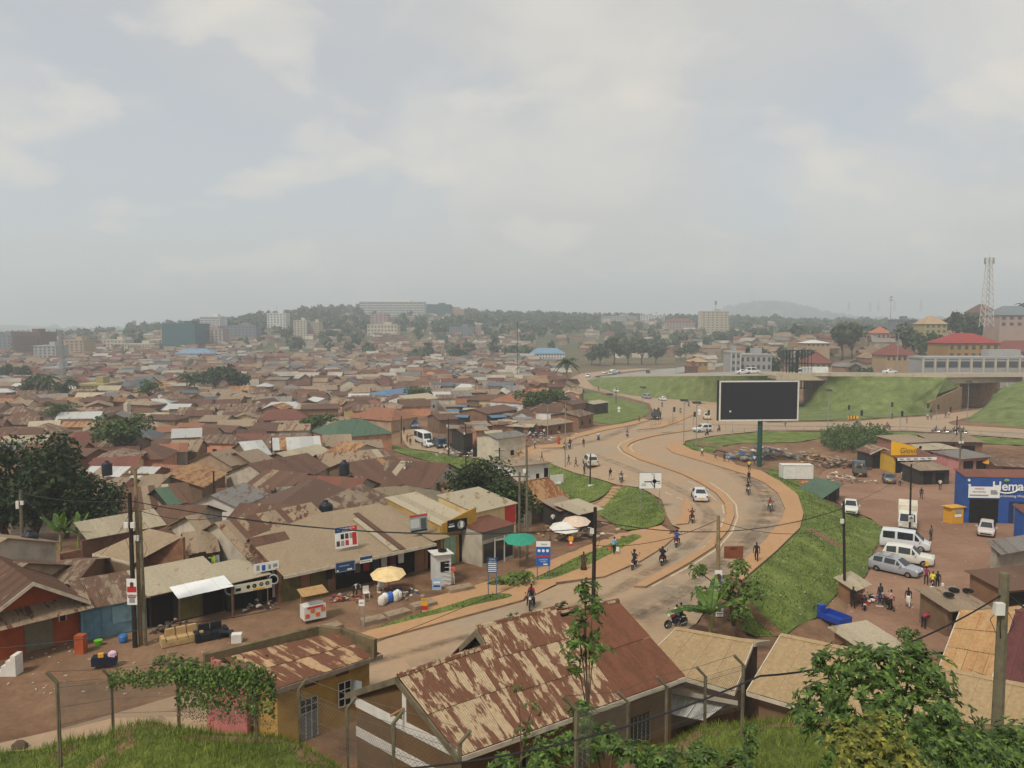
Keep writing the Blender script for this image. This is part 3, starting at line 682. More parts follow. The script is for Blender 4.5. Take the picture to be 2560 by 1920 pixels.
def roof_quad(parent, A, B, C, D, mat, sheets=1, corr=False, name='roof_sheet', th=0.05, courses=1, rag=0.0):
 L = (Vector(B) - Vector(A)).length; out = []
 for c in range(courses):
  a0, b0 = vlerp(A, D, c / courses), vlerp(B, C, c / courses); a1, b1 = vlerp(A, D, (c + 1) / courses), vlerp(B, C, (c + 1) / courses)
  for i in range(sheets):
   t0, t1 = i / sheets, (i + 1) / sheets
   if rag: k_ = 1 + random.uniform(-rag, rag); a1, b1 = vlerp(A, D, k_), vlerp(B, C, k_)
   q = [vlerp(a0, b0, t0), vlerp(a0, b0, t1), vlerp(a1, b1, t1), vlerp(a1, b1, t0)]
   b = MB()
   if corr: corr_sheet(b, *q, u0=L * t0 + c * 7.3, lift=0.012 * (i % 2) + 0.03 * (courses - 1 - c))
   else:
    n0 = len(b.uv); b.slab(q if (Vector(q[1]) - Vector(q[0])).cross(Vector(q[3]) - Vector(q[0])).z > 0 else q[::-1], th)
   out.append(b.build(name, mat, parent, rel=tuple(parent.location)))
 return out
def prism_wall(b, foot, z0, tops):
 """closed wall ring: foot = list of xy, tops = z at each corner"""
 k = len(foot); vs = [(x, y, z0) for x, y in foot] + [(x, y, z) for (x, y), z in zip(foot, tops)]
 b.mesh(vs, [(i, (i + 1) % k, k + (i + 1) % k, k + i) for i in range(k)] + [tuple(range(k, 2 * k))])
def frame_of(A, B):
 a, b = Vector((A[0], A[1], 0)), Vector((B[0], B[1], 0)); d = (b - a); L = d.length; d.normalize(); n = Vector((-d.y, d.x, 0))
 return a, d, n, L
def bld(label, A, B, depth, h, hb, wall, roof, over=(0.6, 0.3, 0.3), ops=(), name='shop_building', cat='shop', sheets=0, corr=False, base=None, z=None, group=None, fascia=None, gable=None, parapet=None, courses=1):
 """building by its front wall line A-B (ground pixels or world xy). h / hb: roof height at front / back; gable='x': ridge along the front, 'y': across it, at height hb"""
 a, d, n, L = frame_of(A, B)
 if n.y < 0: n = -n
 z0 = min(g(a.x, a.y), g(*(a + d * L).xy)) if z is None else z
 t = thing(name, label, cat, (a.x + d.x * L / 2, a.y + d.y * L / 2, z0), group=group)
 pt = lambda s, q, zz: ((a + d * s + n * q).x, (a + d * s + n * q).y, z0 + zz)
 foot = [pt(0, 0, 0)[:2], pt(L, 0, 0)[:2], pt(L, depth, 0)[:2], pt(0, depth, 0)[:2]]
 hw = h - 0.06
 if gable == 'x': wpart(lambda b: (prism_wall(b, foot, z0 - .4, [z0 + hw] * 4), b.face([pt(0, 0, hw), pt(0, depth, hw), pt(0, depth / 2, hb - .06)]), b.face([pt(L, depth, hw), pt(L, 0, hw), pt(L, depth / 2, hb - .06)])), 'wall', wall, t)
 elif gable == 'y': wpart(lambda b: (prism_wall(b, foot, z0 - .4, [z0 + hw] * 4), b.face([pt(0, 0, hw), pt(L, 0, hw), pt(L / 2, 0, hb - .06)]), b.face([pt(L, depth, hw), pt(0, depth, hw), pt(L / 2, depth, hb - .06)])), 'wall', wall, t)
 else: wpart(lambda b: prism_wall(b, foot, z0 - .4, [z0 + hw, z0 + hw, z0 + hb - .06, z0 + hb - .06]), 'wall', wall, t)
 of, ob, os_ = over; ns = sheets or max(1, int(L / 3))
 if gable == 'x':
  sl = (hb - h) / (depth / 2)
  R0, R1 = pt(-os_, depth / 2, hb), pt(L + os_, depth / 2, hb)
  roof_quad(t, R0, R1, pt(L + os_, -of, h - sl * of), pt(-os_, -of, h - sl * of), roof, ns, corr, courses=courses)
  roof_quad(t, R1, R0, pt(-os_, depth + ob, h - sl * ob), pt(L + os_, depth + ob, h - sl * ob), roof, ns, False)
  wpart(lambda b: b.tube([R0, R1], 0.12, 5), 'ridge_cap', roof, t)
 elif gable == 'y':
  sl = (hb - h) / (L / 2)
  R0, R1 = pt(L / 2, -of, hb), pt(L / 2, depth + ob, hb)
  roof_quad(t, R0, R1, pt(L + os_, depth + ob, h - sl * os_), pt(L + os_, -of, h - sl * os_), roof, max(1, int(depth / 3)), corr)
  roof_quad(t, R1, R0, pt(-os_, -of, h - sl * os_), pt(-os_, depth + ob, h - sl * os_), roof, max(1, int(depth / 3)), corr)
  for sg, e in ((1, L + os_), (-1, -os_)): wpart(lambda b: b.slab([pt(L / 2, -of - .04, hb + .04), pt(e, -of - .04, h - sl * os_ + .04), pt(e, -of - .04, h - sl * os_ - .2), pt(L / 2, -of - .04, hb - .2)], 0.04), 'barge_board', FASCIA, t)
 else:
  sl = (hb - h) / depth
  roof_quad(t, pt(-os_, depth + ob, hb + sl * ob), pt(L + os_, depth + ob, hb + sl * ob), pt(L + os_, -of, h - sl * of), pt(-os_, -of, h - sl * of), roof, ns, corr, courses=courses)
  if fascia: wpart(lambda b: b.slab([pt(-os_, -of - .02, h - sl * of + .03), pt(L + os_, -of - .02, h - sl * of + .03), pt(L + os_, -of - .02, h - sl * of - .2), pt(-os_, -of - .02, h - sl * of - .2)], 0.05), 'fascia', fascia, t)
 for o in ops:
  kind, s0, s1, q0, q1, mat = o[:6]
  P4 = [pt(s0 * L, -.05, q0), pt(s1 * L, -.05, q0), pt(s1 * L, -.05, q1), pt(s0 * L, -.05, q1)]
  e = wpart(lambda b: b.slab(P4, .05), kind, mat, t)
  if kind in ('door', 'window', 'shutter'):
   k = 0.05
   def fr(b):
    for (x0, y0, x1, y1) in ((s0 * L - k, q0, s0 * L, q1), (s1 * L, q0, s1 * L + k, q1), (s0 * L - k, q1, s1 * L + k, q1 + k)): b.slab([pt(x0, -.09, y0), pt(x1, -.09, y0), pt(x1, -.09, y1), pt(x0, -.09, y1)], .09)
    if kind != 'window':
     m = max(2, int((s1 - s0) * L / .55))
     for i in range(1, m): b.slab([pt((s0 + (s1 - s0) * i / m) * L - .015, -.075, q0), pt((s0 + (s1 - s0) * i / m) * L + .015, -.075, q0), pt((s0 + (s1 - s0) * i / m) * L + .015, -.075, q1), pt((s0 + (s1 - s0) * i / m) * L - .015, -.075, q1)], .025)
     b.slab([pt(s0 * L, -.07, q0 + (q1 - q0) * .45), pt(s1 * L, -.07, q0 + (q1 - q0) * .45), pt(s1 * L, -.07, q0 + (q1 - q0) * .45 + .03), pt(s0 * L, -.07, q0 + (q1 - q0) * .45 + .03)], .02)
   b = MB(); fr(b); f = b.build('frame', mat if kind != 'window' else WHITEP, None, rel=tuple(t.location)); f.parent = e
 t['_L'] = L
 return t, pt
def ridge_world(u, v, hz):
 z = 0.0
 for _ in range(8): p = P(u, v, z); z = g(p[0], p[1]) + hz
 return P(u, v, z)
FOOT = []   # footprints already taken (centre, radius)
def rhouse(label, r0, r1, half, hz, rise, roof, wall, name='house', cat='house', near=True, hip=0.0, sheets=1, corr=False, group=None, back=None, ops=True):
 """house known by its ridge line (pixels); half: half width, hz ridge height above ground, rise ridge above eave"""
 A, B = ridge_world(*r0, hz), ridge_world(*r1, hz); zr = (A[2] + B[2]) / 2; A = (A[0], A[1], zr); B = (B[0], B[1], zr)
 return whouse(label, A, B, half, hz, rise, roof, wall, name, cat, hip, sheets, corr, group, ops)
def whouse(label, A, B, half, hz, rise, roof, wall, name='house', cat='house', hip=0.0, sheets=1, corr=False, group=None, ops=True):
 zr = A[2]; a, d, n, L = frame_of(A, B)
 if n.y < 0: n = -n
 c = a + d * L / 2; zg = min(g(c.x, c.y), g(a.x, a.y), zr - hz + .3); FOOT.append((c.x, c.y, max(L / 2, half)))
 t = thing(name, label, cat, (c.x, c.y, zg), group=group); ze = zr - rise; ov = 0.35
 pt = lambda s, q, z: ((a + d * s + n * q).x, (a + d * s + n * q).y, z)
 w = half - ov
 foot = [pt(ov, -w, 0)[:2], pt(L - ov, -w, 0)[:2], pt(L - ov, w, 0)[:2], pt(ov, w, 0)[:2]]
 zt = ze + rise * ov / half - .05
 if hip: foot = [pt(ov - hip, -w, 0)[:2], pt(L - ov + hip, -w, 0)[:2], pt(L - ov + hip, w, 0)[:2], pt(ov - hip, w, 0)[:2]]
 wpart(lambda b: (prism_wall(b, foot, zg - .3, [zt] * 4), None if hip else (b.face([pt(ov, w, zt), pt(ov, -w, zt), pt(ov, 0, zr - .08)]), b.face([pt(L - ov, -w, zt), pt(L - ov, w, zt), pt(L - ov, 0, zr - .08)]))), 'wall', wall, t)
 R0, R1 = pt(0, 0, zr), pt(L, 0, zr)
 if hip:
  E = [pt(-hip, -half, ze), pt(L + hip, -half, ze), pt(L + hip, half, ze), pt(-hip, half, ze)]
  wpart(lambda b: (b.slab([R1, R0, E[0], E[1]], .05), b.slab([R0, R1, E[2], E[3]], .05), b.slab([R0, E[3], E[0]], .05), b.slab([R1, E[1], E[2]], .05)), 'roof', roof, t)
 elif sheets > 1:
  for o in roof_quad(t, R0, R1, pt(L, -half, ze), pt(0, -half, ze), roof, sheets, corr, rag=.06):
   if random.random() < .16: o.data.materials[0] = RM[random.choice(('rust', 'tan', 'cream', 'mixed', 'tan', 'hot', 'rust'))]
  roof_quad(t, R1, R0, pt(0, half, ze), pt(L, half, ze), roof, 1)
 else:
  wpart(lambda b: (b.slab([R1, R0, pt(0, -half, ze), pt(L, -half, ze)], .05), b.slab([R0, R1, pt(L, half, ze), pt(0, half, ze)], .05)), 'roof', roof, t)
 if ops:
  for k in range(max(1, int(L / 4))):
   s = L * (k + .5) / max(1, int(L / 4)); h0 = zg + .9
   wpart(lambda b: b.slab([pt(s - .4, -w - .05, h0), pt(s + .4, -w - .05, h0), pt(s + .4, -w - .05, h0 + .9), pt(s - .4, -w - .05, h0 + .9)], .04), 'window', DARK, t)
 return t
def text(txt, size, parent, mat, at, rz=0.0, name='lettering', tilt=math.pi / 2, align='CENTER', ext=0.004, sx=1.0, bold=0.0):
 cu = bpy.data.curves.new(name, 'FONT'); cu.body = txt; cu.size = size; cu.align_x = align; cu.align_y = 'CENTER'; cu.extrude = ext; cu.offset = bold
 o = bpy.data.objects.new(name, cu); COL.objects.link(o); dg = bpy.context.evaluated_depsgraph_get()
 me = bpy.data.meshes.new_from_object(o.evaluated_get(dg)); bpy.data.objects.remove(o); bpy.data.curves.remove(cu)
 me.materials.clear(); me.materials.append(mat); o = bpy.data.objects.new(name, me); COL.objects.link(o)
 o.parent = parent; o.location = at; o.rotation_euler = (tilt, 0, rz); o.scale.x = sx
 return o
WHITE = M('sign_white', 'e2e2de', 0.5, 0.06, 2); BLACK = M('sign_black', '16171a', 0.5, 0.1, 2); SBLUE = M('sign_blue', '1f5fae', 0.5, 0.12, 2); SRED = M('sign_red', 'b8322c', 0.5, 0.12, 2); SNAVY = M('sign_navy', '23466f', 0.5, 0.12, 2)
SYEL = M('sign_yellow', 'e0a32a', 0.5, 0.12, 2); SKIN = M('print_skin', '5a3a2c', 0.7, 0.1, 5); SGREY = M('sign_grey', '8e9494', 0.5, 0.2, 2); SORANGE = M('sign_orange', 'd8642e', .5, .1, 2)
def board(label, at, w, h, mat, rz=0.0, marks=(), legs=None, legmat=None, name='sign_board', cat='sign', tilt=0.0, th=0.04, edge=None):
 """flat sign; `at` = bottom centre (world), marks = (kind, x, z, ...) in board units 0..1, drawn as thin pieces on the face; legs = length of posts below"""
 t = thing(name, label, cat, at if not legs else (at[0], at[1], at[2] - legs), rz); z0 = legs or 0
 p = part(lambda b: b.box((0, 0, z0), (w, th, h)), 'board', mat, t); 
 if tilt: p.rotation_euler.x = tilt
 for i, m in enumerate(marks):
  if m[0] == 'r': e = part(lambda b: b.box(((m[1] - .5) * w, -th / 2 - .004 - .0008 * i, z0 + m[2] * h), (m[3] * w, .006, m[4] * h)), 'printed_patch', m[5], p)
  elif m[0] == 'c': e = part(lambda b: b.lathe(((m[1] - .5) * w, -th / 2 - .008, z0 + m[2] * h), [(m[3] * h, 0), (m[3] * h, .01)], 14, 'Y'), 'printed_disc', m[4], p)
  elif m[0] == 't': text(m[1], m[4] * h, p, m[5], ((m[2] - .5) * w, -th / 2 - .012, z0 + m[3] * h), sx=m[6] if len(m) > 6 else 1.0)
 if edge: part(lambda b: [b.box(((s) * w / 2, 0, z0), (.05, th + .02, h)) for s in (-1, 1)] + [b.box((0, 0, z0 + k), (w, th + .02, .05)) for k in (0, h - .05)], 'edge_frame', edge, t)
 if legs:
  for s in (-.42, .42): part(lambda b: b.cyl((s * w, 0, -.2), (s * w, 0, z0), .035, n=6), 'post', legmat or STEEL, t)
 return t
# ---------------------------------------------------------------- foreground houses
RUSTY = roofmat('roof_flaking_rust', 'ab9678', rgb('6b4632'), 0.60, wave=False, blotch=2.8, sharp=0.025, rnd=.04, st=.28)
MAROONR = roofmat('roof_brown_oxide', '704631', rgb('643e2b'), 0.5, wave=False, rnd=.05); TANR = roofmat('roof_sandy_sheet', 'a8926f', rgb('98805f'), 0.35, wave=False, sharp=.3, rnd=.0); ORANR = roofmat('roof_rusting_orange', 'b99b6e', rgb('a87c52'), 0.5, wave=False, sharp=.3, rnd=.05); PURPR = roofmat('roof_plum', '6a3f3c', rgb('5f3836'), 0.5, wave=False, rnd=.04)
MOSS = M('mossy_concrete', '6d6450', 0.95, 0.45, 1.6, bump=.4)
def V(*a): return Vector(a)
hE0, hE1 = V(*P(1150, 1890, 4.0)), V(*P(1715, 1690, 4.0)); hd = (hE1 - hE0).normalized()
def eave_at(p): return hE0 + hd * (Vector(p) - hE0).dot(hd)
hR0, hQ1, hM1, hK0 = V(-4.6, 30.5, 5.9), V(-1.05, 33.2, 6.0), V(2.05, 36.43, 6.5), V(5.35, 38.3, 6.2)
hM0 = eave_at(hQ1) + (hQ1 - eave_at(hQ1)) * 1.25
rh = thing('rusty_roofed_house', 'brown house with white bands under a large flaking rusty corrugated roof', 'house', (1.5, 32.5, 0.2))
FOOT.append((1.5, 33, 9))
roof_quad(rh, hR0, hQ1, eave_at(hQ1), hE0, RUSTY, 5, True, courses=2)
roof_quad(rh, hM0, hM1, eave_at(hM1), eave_at(hQ1), RUSTY, 6, True, courses=3)
roof_quad(rh, hM1 - V(0, .6, .3), hK0, hE1, eave_at(hM1), MAROONR, 5, True, courses=2)
def mir(p, r): return V(2 * r.x - p.x, 2 * r.y - p.y, p.z)
bk = [mir(hE0, hR0), mir(eave_at(hQ1), hQ1), mir(eave_at(hM1), hM1), mir(hE1, hK0)]
roof_quad(rh, hQ1, hR0, bk[0], bk[1], RUSTY, 5); roof_quad(rh, hM1, hM0, bk[1], bk[2], RUSTY, 5); roof_quad(rh, hK0, hM1, bk[2], bk[3], MAROONR, 4)
for p, q in ((hR0, hQ1), (hM0, hM1), (hM1 + V(0, 0, -.25), hK0)): wpart(lambda b: b.tube([p + V(0, 0, .02), q + V(0, 0, .02)], 0.13, 6), 'ridge_cap', RUSTY, rh)
gp = V(*hM0); wpart(lambda b: (b.slab([gp, gp + (mir(eave_at(hQ1), hQ1) - gp) * .55, gp + (mir(eave_at(hQ1), hQ1) - gp) * .55 - V(0, 0, .3), gp - V(0, 0, .35)], .08), b.slab([gp, gp + (eave_at(hQ1) - gp) * .2, gp + (eave_at(hQ1) - gp) * .2 - V(0, 0, .3), gp - V(0, 0, .35)], .08)), 'clerestory_barge_board', MOSS, rh)
wpart(lambda b: b.face([gp + V(.25, .1, -.3), gp + (mir(eave_at(hQ1), hQ1) - gp) * .55 + V(.2, .1, -.2), hQ1 + V(.2, 0, -.05), gp + (eave_at(hQ1) - gp) * .2 + V(.2, 0, -.2)]), 'clerestory_opening', DARK, rh)
# walls
BROWNW = M('brown_render', '6b5236', 0.92, 0.22, 0.8)
ins = 0.55; nrm = V(-hd.y, hd.x, 0)
w0, w1 = hE0 + hd * .25 + nrm * ins, hE1 - hd * .35 + nrm * ins; wl, wr = bk[0] + hd * .25 - nrm * ins, bk[3] - hd * .35 - nrm * ins
pk = (w0 + wl) / 2; pk.z = 5.75; pk2 = (w1 + wr) / 2; pk2.z = 6.0
zt = 4.15
def rw(b):
 b.face([(*w0.xy, -.2), (*w1.xy, -.2), (*w1.xy, zt), (*w0.xy, zt)]); b.face([(*wl.xy, -.2), (*w0.xy, -.2), (*w0.xy, zt), tuple(pk), (*wl.xy, zt)])
 b.face([(*w1.xy, -.2), (*wr.xy, -.2), (*wr.xy, zt), tuple(pk2), (*w1.xy, zt)]); b.face([(*wr.xy, -.2), (*wl.xy, -.2), (*wl.xy, zt), (*wr.xy, zt)])
wpart(rw, 'wall', BROWNW, rh)
gd = (w0 - wl).normalized(); gn = V(gd.y, -gd.x, 0)
def band(b, s0, s1, z0, z1, pr=.04): A, B = wl + (w0 - wl) * s0 + gn * pr, wl + (w0 - wl) * s1 + gn * pr; b.slab([(*A.xy, z0), (*B.xy, z0), (*B.xy, z1), (*A.xy, z1)], pr)
for z in (3.55, 2.25): wpart(lambda b: band(b, 0, 1, z, z + .42), 'white_band', WHITEP, rh)
wpart(lambda b: band(b, .49, .53, 3.97, 5.35, .045), 'white_batten', WHITEP, rh)
cp = wl + (w0 - wl) * .51; wpart(lambda b: b.cyl((cp.x, cp.y, 4.55), (cp.x + gn.x * .75, cp.y + gn.y * .75, 4.5), .05), 'light_bracket', WOODL, rh)
for A, B, m in ((hR0 - hd * .05, hE0 - hd * .05, MOSS), (hR0 - hd * .05, bk[0] - hd * .05, MOSS)): wpart(lambda b: b.slab([A, B, B - V(0, 0, .28), A - V(0, 0, .28)], .07), 'barge_board', m, rh)
for i in range(8):
 A, B = hE0.lerp(hE1, i / 8), hE0.lerp(hE1, (i + 1) / 8); wpart(lambda b: b.slab([A - V(0, 0, .04), B - V(0, 0, .04), B - V(0, 0, .24), A - V(0, 0, .24)], .04), 'eave_fascia', FASCIA, rh)
for s in (.18, .5, .78):
 p = w0.lerp(w1, s) - nrm * .05
 e = wpart(lambda b: b.slab([(*p.xy, 1.3), (*(p + hd * 1.1).xy, 1.3), (*(p + hd * 1.1).xy, 2.6), (*p.xy, 2.6)], .05), 'window', DARK, rh)
 b = MB()
 for k in range(5): b.cyl((*(p - nrm * .06 + hd * (.05 + k * .25)).xy, 1.3), (*(p - nrm * .06 + hd * (.05 + k * .25)).xy, 2.6), .015, n=4)
 x = b.build('window_bars', STEEL, None, rel=tuple(rh.location)); x.parent = e
# yellow house with mono-pitch rusted roof, mossy parapet
yh = thing('yellow_house', 'small yellow house with rust-patched mono-pitch roof and grey steel door', 'house', (-9.5, 37.0, 0.0)); FOOT.append((-10, 38, 6))
yA, yB, yC, yD = V(*P(560, 1645, 4.0)), V(*P(838, 1581, 4.05)), V(*P(955, 1634, 3.2)), V(*P(675, 1727, 3.2))
YR = roofmat('roof_flaking_brown', 'ab8f6c', rgb('6b4430'), 0.62, wave=False, blotch=2.2, sharp=0.04, rnd=.05, st=.25)
roof_quad(yh, yA, yB, yC, yD, YR, 7, True, courses=2)
yd = (yC - yD).normalized(); yn = V(-yd.y, yd.x, 0)
f0, f1 = yD + yd * .5 + yn * .35, yC - yd * .55 + yn * .35; b0, b1 = yA + yd * .2 - yn * .3, yB - yd * .3 - yn * .3
YW = M('yellow_render', 'b3914f', 0.92, 0.25, 0.9)
def yw(b):
 q = [(f0, 3.15), (f1, 3.15), (b1, 3.75), (b0, 3.9)]
 for (a, za), (c, zc) in zip(q, q[1:] + q[:1]): b.face([(*a.xy, -.3), (*c.xy, -.3), (*c.xy, zc), (*a.xy, za)])
wpart(yw, 'wall', YW, yh)
wpart(lambda b: b.slab([yD - yn * .03 - V(0, 0, .02), yC - yn * .03 - V(0, 0, .02), yC - yn * .03 - V(0, 0, .24), yD - yn * .03 - V(0, 0, .24)], .05), 'eave_fascia', M('grey_fascia', '877b6c', .9, .3, 3), yh)
yL = (f1 - f0).length
def yq(b, s0, s1, z0, z1, pr=.05, th=.05): A, B = f0 + yd * s0 - yn * pr, f0 + yd * s1 - yn * pr; b.slab([(*A.xy, z0), (*B.xy, z0), (*B.xy, z1), (*A.xy, z1)], th)
SDOOR = M('blue_grey_steel', '6d747c', 0.5, 0.25, 2)
s_d = .18 * yL + .2
dr = wpart(lambda b: yq(b, s_d, s_d + .95, 0.05, 1.35), 'door', SDOOR, yh)
b = MB(); yq(b, s_d, s_d + .95, 1.36, 2.05, .045, .045); x = b.build('door_light', DARK, None, rel=tuple(yh.location)); x.parent = dr
b = MB()
for k in (0, .31, .62, .93): yq(b, s_d + k - .02, s_d + k + .02, .05, 2.08, .085, .03)
for z in (1.35, 1.7, 2.05): yq(b, s_d, s_d + .95, z, z + .035, .087, .03)
x = b.build('door_frame', M('light_steel', 'a9adac', .5, .2, 2), None, rel=tuple(yh.location)); x.parent = dr
wn_ = wpart(lambda b: yq(b, s_d + 2.1, s_d + 2.8, 1.0, 2.25), 'window', DARK, yh)
b = MB()
for k in (0, .35, .7): yq(b, s_d + 2.1 + k - .02, s_d + 2.1 + k + .02, 1.0, 2.25, .08, .03)
for z in (1.0, 1.42, 1.84, 2.25): yq(b, s_d + 2.1, s_d + 2.8, z - .02, z + .02, .083, .03)
x = b.build('window_frame', WHITEP, None, rel=tuple(yh.location)); x.parent = wn_
A = f0 + yd * (s_d + 2.82) - yn * .06; wpart(lambda b: b.slab([(*A.xy, 1.0), (*(A - yn * .6 + yd * .25).xy, 1.0), (*(A - yn * .6 + yd * .25).xy, 2.25), (*A.xy, 2.25)], .03), 'open_casement', SGREY, yh)
for s in (s_d + .3, s_d + 2.0): wpart(lambda b: yq(b, s, s + .7, 2.62, 2.95), 'vent', BRICKD, yh)
PL = M('mossy_wall', '6f6147', 0.95, 0.5, 1.4, bump=.5)
pa = [V(*P(512, 1637, 4.4)), V(*P(640, 1606, 4.3)), V(*P(797, 1566, 4.3)), V(*P(850, 1573, 4.25)), V(*P(935, 1600, 4.1))]
for p, q in zip(pa, pa[1:]): wpart(lambda b: b.slab([V(p.x, p.y, p.z - 1.0), V(q.x, q.y, q.z - 1.0), q, p], .25), 'parapet', PL, yh)
pw = thing('pink_wall', 'stepped pink plastered wall at the left end of the yellow house', 'wall', tuple(P(540, 1700, 1.5)))
q0, q1 = V(*P(513, 1640, 4.2)), V(*P(615, 1700, 3.5)); PINK = M('pink_render', 'b56f6a', 0.92, 0.25, 1.2)
for i in range(6):
 A, B = q0.lerp(q1, i / 6), q0.lerp(q1, (i + 1) / 6); z = A.z - .02
 wpart(lambda b: b.slab([(A.x, A.y, -.3), (B.x, B.y, -.3), (B.x, B.y, z), (A.x, A.y, z)], .2), 'wall_step', PINK, pw)
# tan roofed houses on the right of it (known by their roofs)
def quad_house(label, A, B, C, D, mat, sheets, wallmat, corr=True, ground=0.0, name='house', courses=1, backz=None, ridge=True, inset=.4):
 """house by its near roof slope: A-B ridge, D-C eave (world points); mirrored behind the ridge"""
 A, B, C, D = map(Vector, (A, B, C, D)); c = (A + B) / 2; t = thing(name, label, 'house', (c.x, c.y, ground)); FOOT.append((c.x, c.y, (B - A).length / 2))
 roof_quad(t, A, B, C, D, mat, sheets, corr, courses=courses)
 C2, D2 = V(2 * B.x - C.x, 2 * B.y - C.y, C.z), V(2 * A.x - D.x, 2 * A.y - D.y, D.z)
 roof_quad(t, B, A, D2, C2, mat, max(1, sheets // 2))
 if ridge: wpart(lambda b: b.tube([A, B], .12, 6), 'ridge_cap', mat, t)
 d = (B - A).normalized() * inset; o = (D - A); o.z = 0; o = o.normalized() * inset
 f = [D + d - o, C - d - o, C2 - d + o, D2 + d + o]; zt = C.z + .1
 def wf(b):
  k = [V(*p.xy, zt) for p in f]
  for i, (p, q) in enumerate(zip(f, f[1:] + f[:1])):
   pts = [(*p.xy, ground - .4), (*q.xy, ground - .4), (*q.xy, zt)]
   if i == 1: pts.append(tuple(B - d - V(0, 0, .1)))
   if i == 3: pts.append(tuple(A + d - V(0, 0, .1)))
   b.face(pts + [(*p.xy, zt)])
 wpart(wf, 'wall', wallmat, t)
 wpart(lambda b: b.slab([D - V(0, 0, .03), C - V(0, 0, .03), C - V(0, 0, .22), D - V(0, 0, .22)], .04), 'eave_fascia', FASCIA, t)
 for Q0, Q1 in ((A, D), (B, C), (A, D2), (B, C2)): wpart(lambda b: b.slab([Q0 + V(0, 0, .02), Q1 + V(0, 0, .02), Q1 - V(0, 0, .2), Q0 - V(0, 0, .2)], .05), 'barge_board', FASCIA, t)
 return t, f
quad_house('low house with sandy corrugated roof behind the banana plant', P(1690, 1572, 4.0), P(1885, 1607, 4.0), P(1838, 1728, 2.9), P(1600, 1660, 2.9), TANR, 8, WM['brown'], ground=-.3)
quad_house('long pale sandy roofed house partly hidden by the big foreground tree', P(1952, 1588, 4.2), P(2800, 1766, 4.2), P(2750, 1985, 2.6), P(1868, 1728, 2.6), TANR, 22, WM['brown'], ground=-.6)
quad_house('house with rusting orange sheet roof at the lower right edge', P(2400, 1530, 3.7), P(2535, 1534, 3.7), P(2480, 1700, 2.3), P(2350, 1664, 2.3), ORANR, 5, WM['mud'], ground=-1.2, courses=3)
quad_house('house with plum red sheet roof at the right edge of the picture', P(2538, 1528, 3.75), P(2680, 1534, 3.75), P(2640, 1730, 2.35), P(2484, 1698, 2.35), PURPR, 4, WM['mud'], ground=-1.2)
# small bright zinc lean-to and brown shed by the fence
lt = thing('lean_to', 'bright zinc lean-to roof below the fence beside the rusty house', 'shed', tuple(P(1770, 1790, 1.0)))
roof_quad(lt, P(1680, 1725, 2.6), P(1830, 1752, 2.6), P(1760, 1802, 1.9), P(1675, 1785, 1.9), RM['silver'], 4, True)
wpart(lambda b: b.slab([P(1680, 1722, 2.9), P(1845, 1752, 2.9), P(1845, 1770, .2), P(1680, 1745, .2)], .2), 'wall', WM['grey'], lt)
for q in ((1678, 1785), (1758, 1800)): wpart(lambda b: b.cyl((*P(*q, 1.85)[:2], -.2), P(*q, 1.85), .06), 'post', WOOD, lt)
# ---------------------------------------------------------------- shop row on the far side of the road (left)
D_ = DARK
t1, p1 = bld('orange rendered shop with grey panelled double doors at the left edge', G(-60, 1668)[:2], G(200, 1598)[:2], 7, 2.9, 4.7, WM['orange'], RM['rust'], (1.3, .4, .3), [('door', .46, .72, .05, 2.3, M('grey_steel_door', '77705f', .6, .2, 2)), ('window', .80, .86, 1.5, 2.2, D_)], sheets=6, corr=True, gable='y')
roof_quad(t1, p1(-.3, -.01, 2.95), p1(t1['_L'] + .4, -.01, 2.95), p1(t1['_L'] + .4, -1.6, 2.35), p1(-.3, -1.6, 2.35), RM['tanp'], 8, True, 'awning_sheet')
t2, p2 = bld('faded blue timber kiosk between the orange shop and the poles', G(205, 1606)[:2], G(368, 1572)[:2], 4, 2.3, 2.9, M('faded_blue_boards', '6c8fa0', .85, .35, 1.2), RM['mixed'], (.5, .2, .2), [('door', .06, .3, .05, 1.9, M('blue_board_door', '5d8296', .85, .3, 2)), ('shutter', .48, .88, .8, 1.9, M('pale_blue_shutter', '86a9b4', .8, .3, 2))], sheets=5, corr=True, name='timber_kiosk', cat='kiosk')
t3, p3 = bld('dark open shopfront under a bright white zinc awning', G(376, 1572)[:2], G(560, 1527)[:2], 4, 2.35, 2.9, WM['dark'], RM['cream'], (.3, .3, .2), [('shutter', .38, .68, .1, 2.0, OLIVE), ('doorway', .02, .3, .05, 2.0, D_), ('doorway', .72, .97, .05, 2.0, D_)], sheets=4)
L3 = t3['_L']; ZINC = M('bright_zinc', 'dfe0de', .5, .06, 1)
roof_quad(t3, p3(L3 * .25, -.2, 2.6), p3(L3 * 1.0, -.2, 2.6), p3(L3 * 1.0, -1.9, 2.25), p3(L3 * .25, -1.9, 2.25), ZINC, 4, True, 'awning_sheet')
for s in (.27, .98): wpart(lambda b: b.cyl(p3(L3 * s, -1.8, -.1), p3(L3 * s, -1.8, 2.25), .06, n=6), 'awning_post', WOOD, t3)
t4, p4 = bld('black tyre repair stall with pale flat roof and tyre banner', G(570, 1530)[:2], G(655, 1508)[:2], 3.2, 2.4, 2.6, WM['dark'], RM['cream'], (1.0, .2, .3), [('doorway', .1, .85, .05, 2.1, D_)], name='tyre_stall', cat='stall', sheets=3)
L4 = t4['_L']
for s in (0, 1): wpart(lambda b: b.cyl(p4(L4 * s, -.95, -.1), p4(L4 * s, -.95, 2.3), .05, n=6), 'post', WOOD, t4)
rzs = math.atan2(G(1058, 1439)[1] - G(443, 1560)[1], G(1058, 1439)[0] - G(443, 1560)[0])
BAN = M('pale_banner', 'cfcdb4', .7, .12, 2)
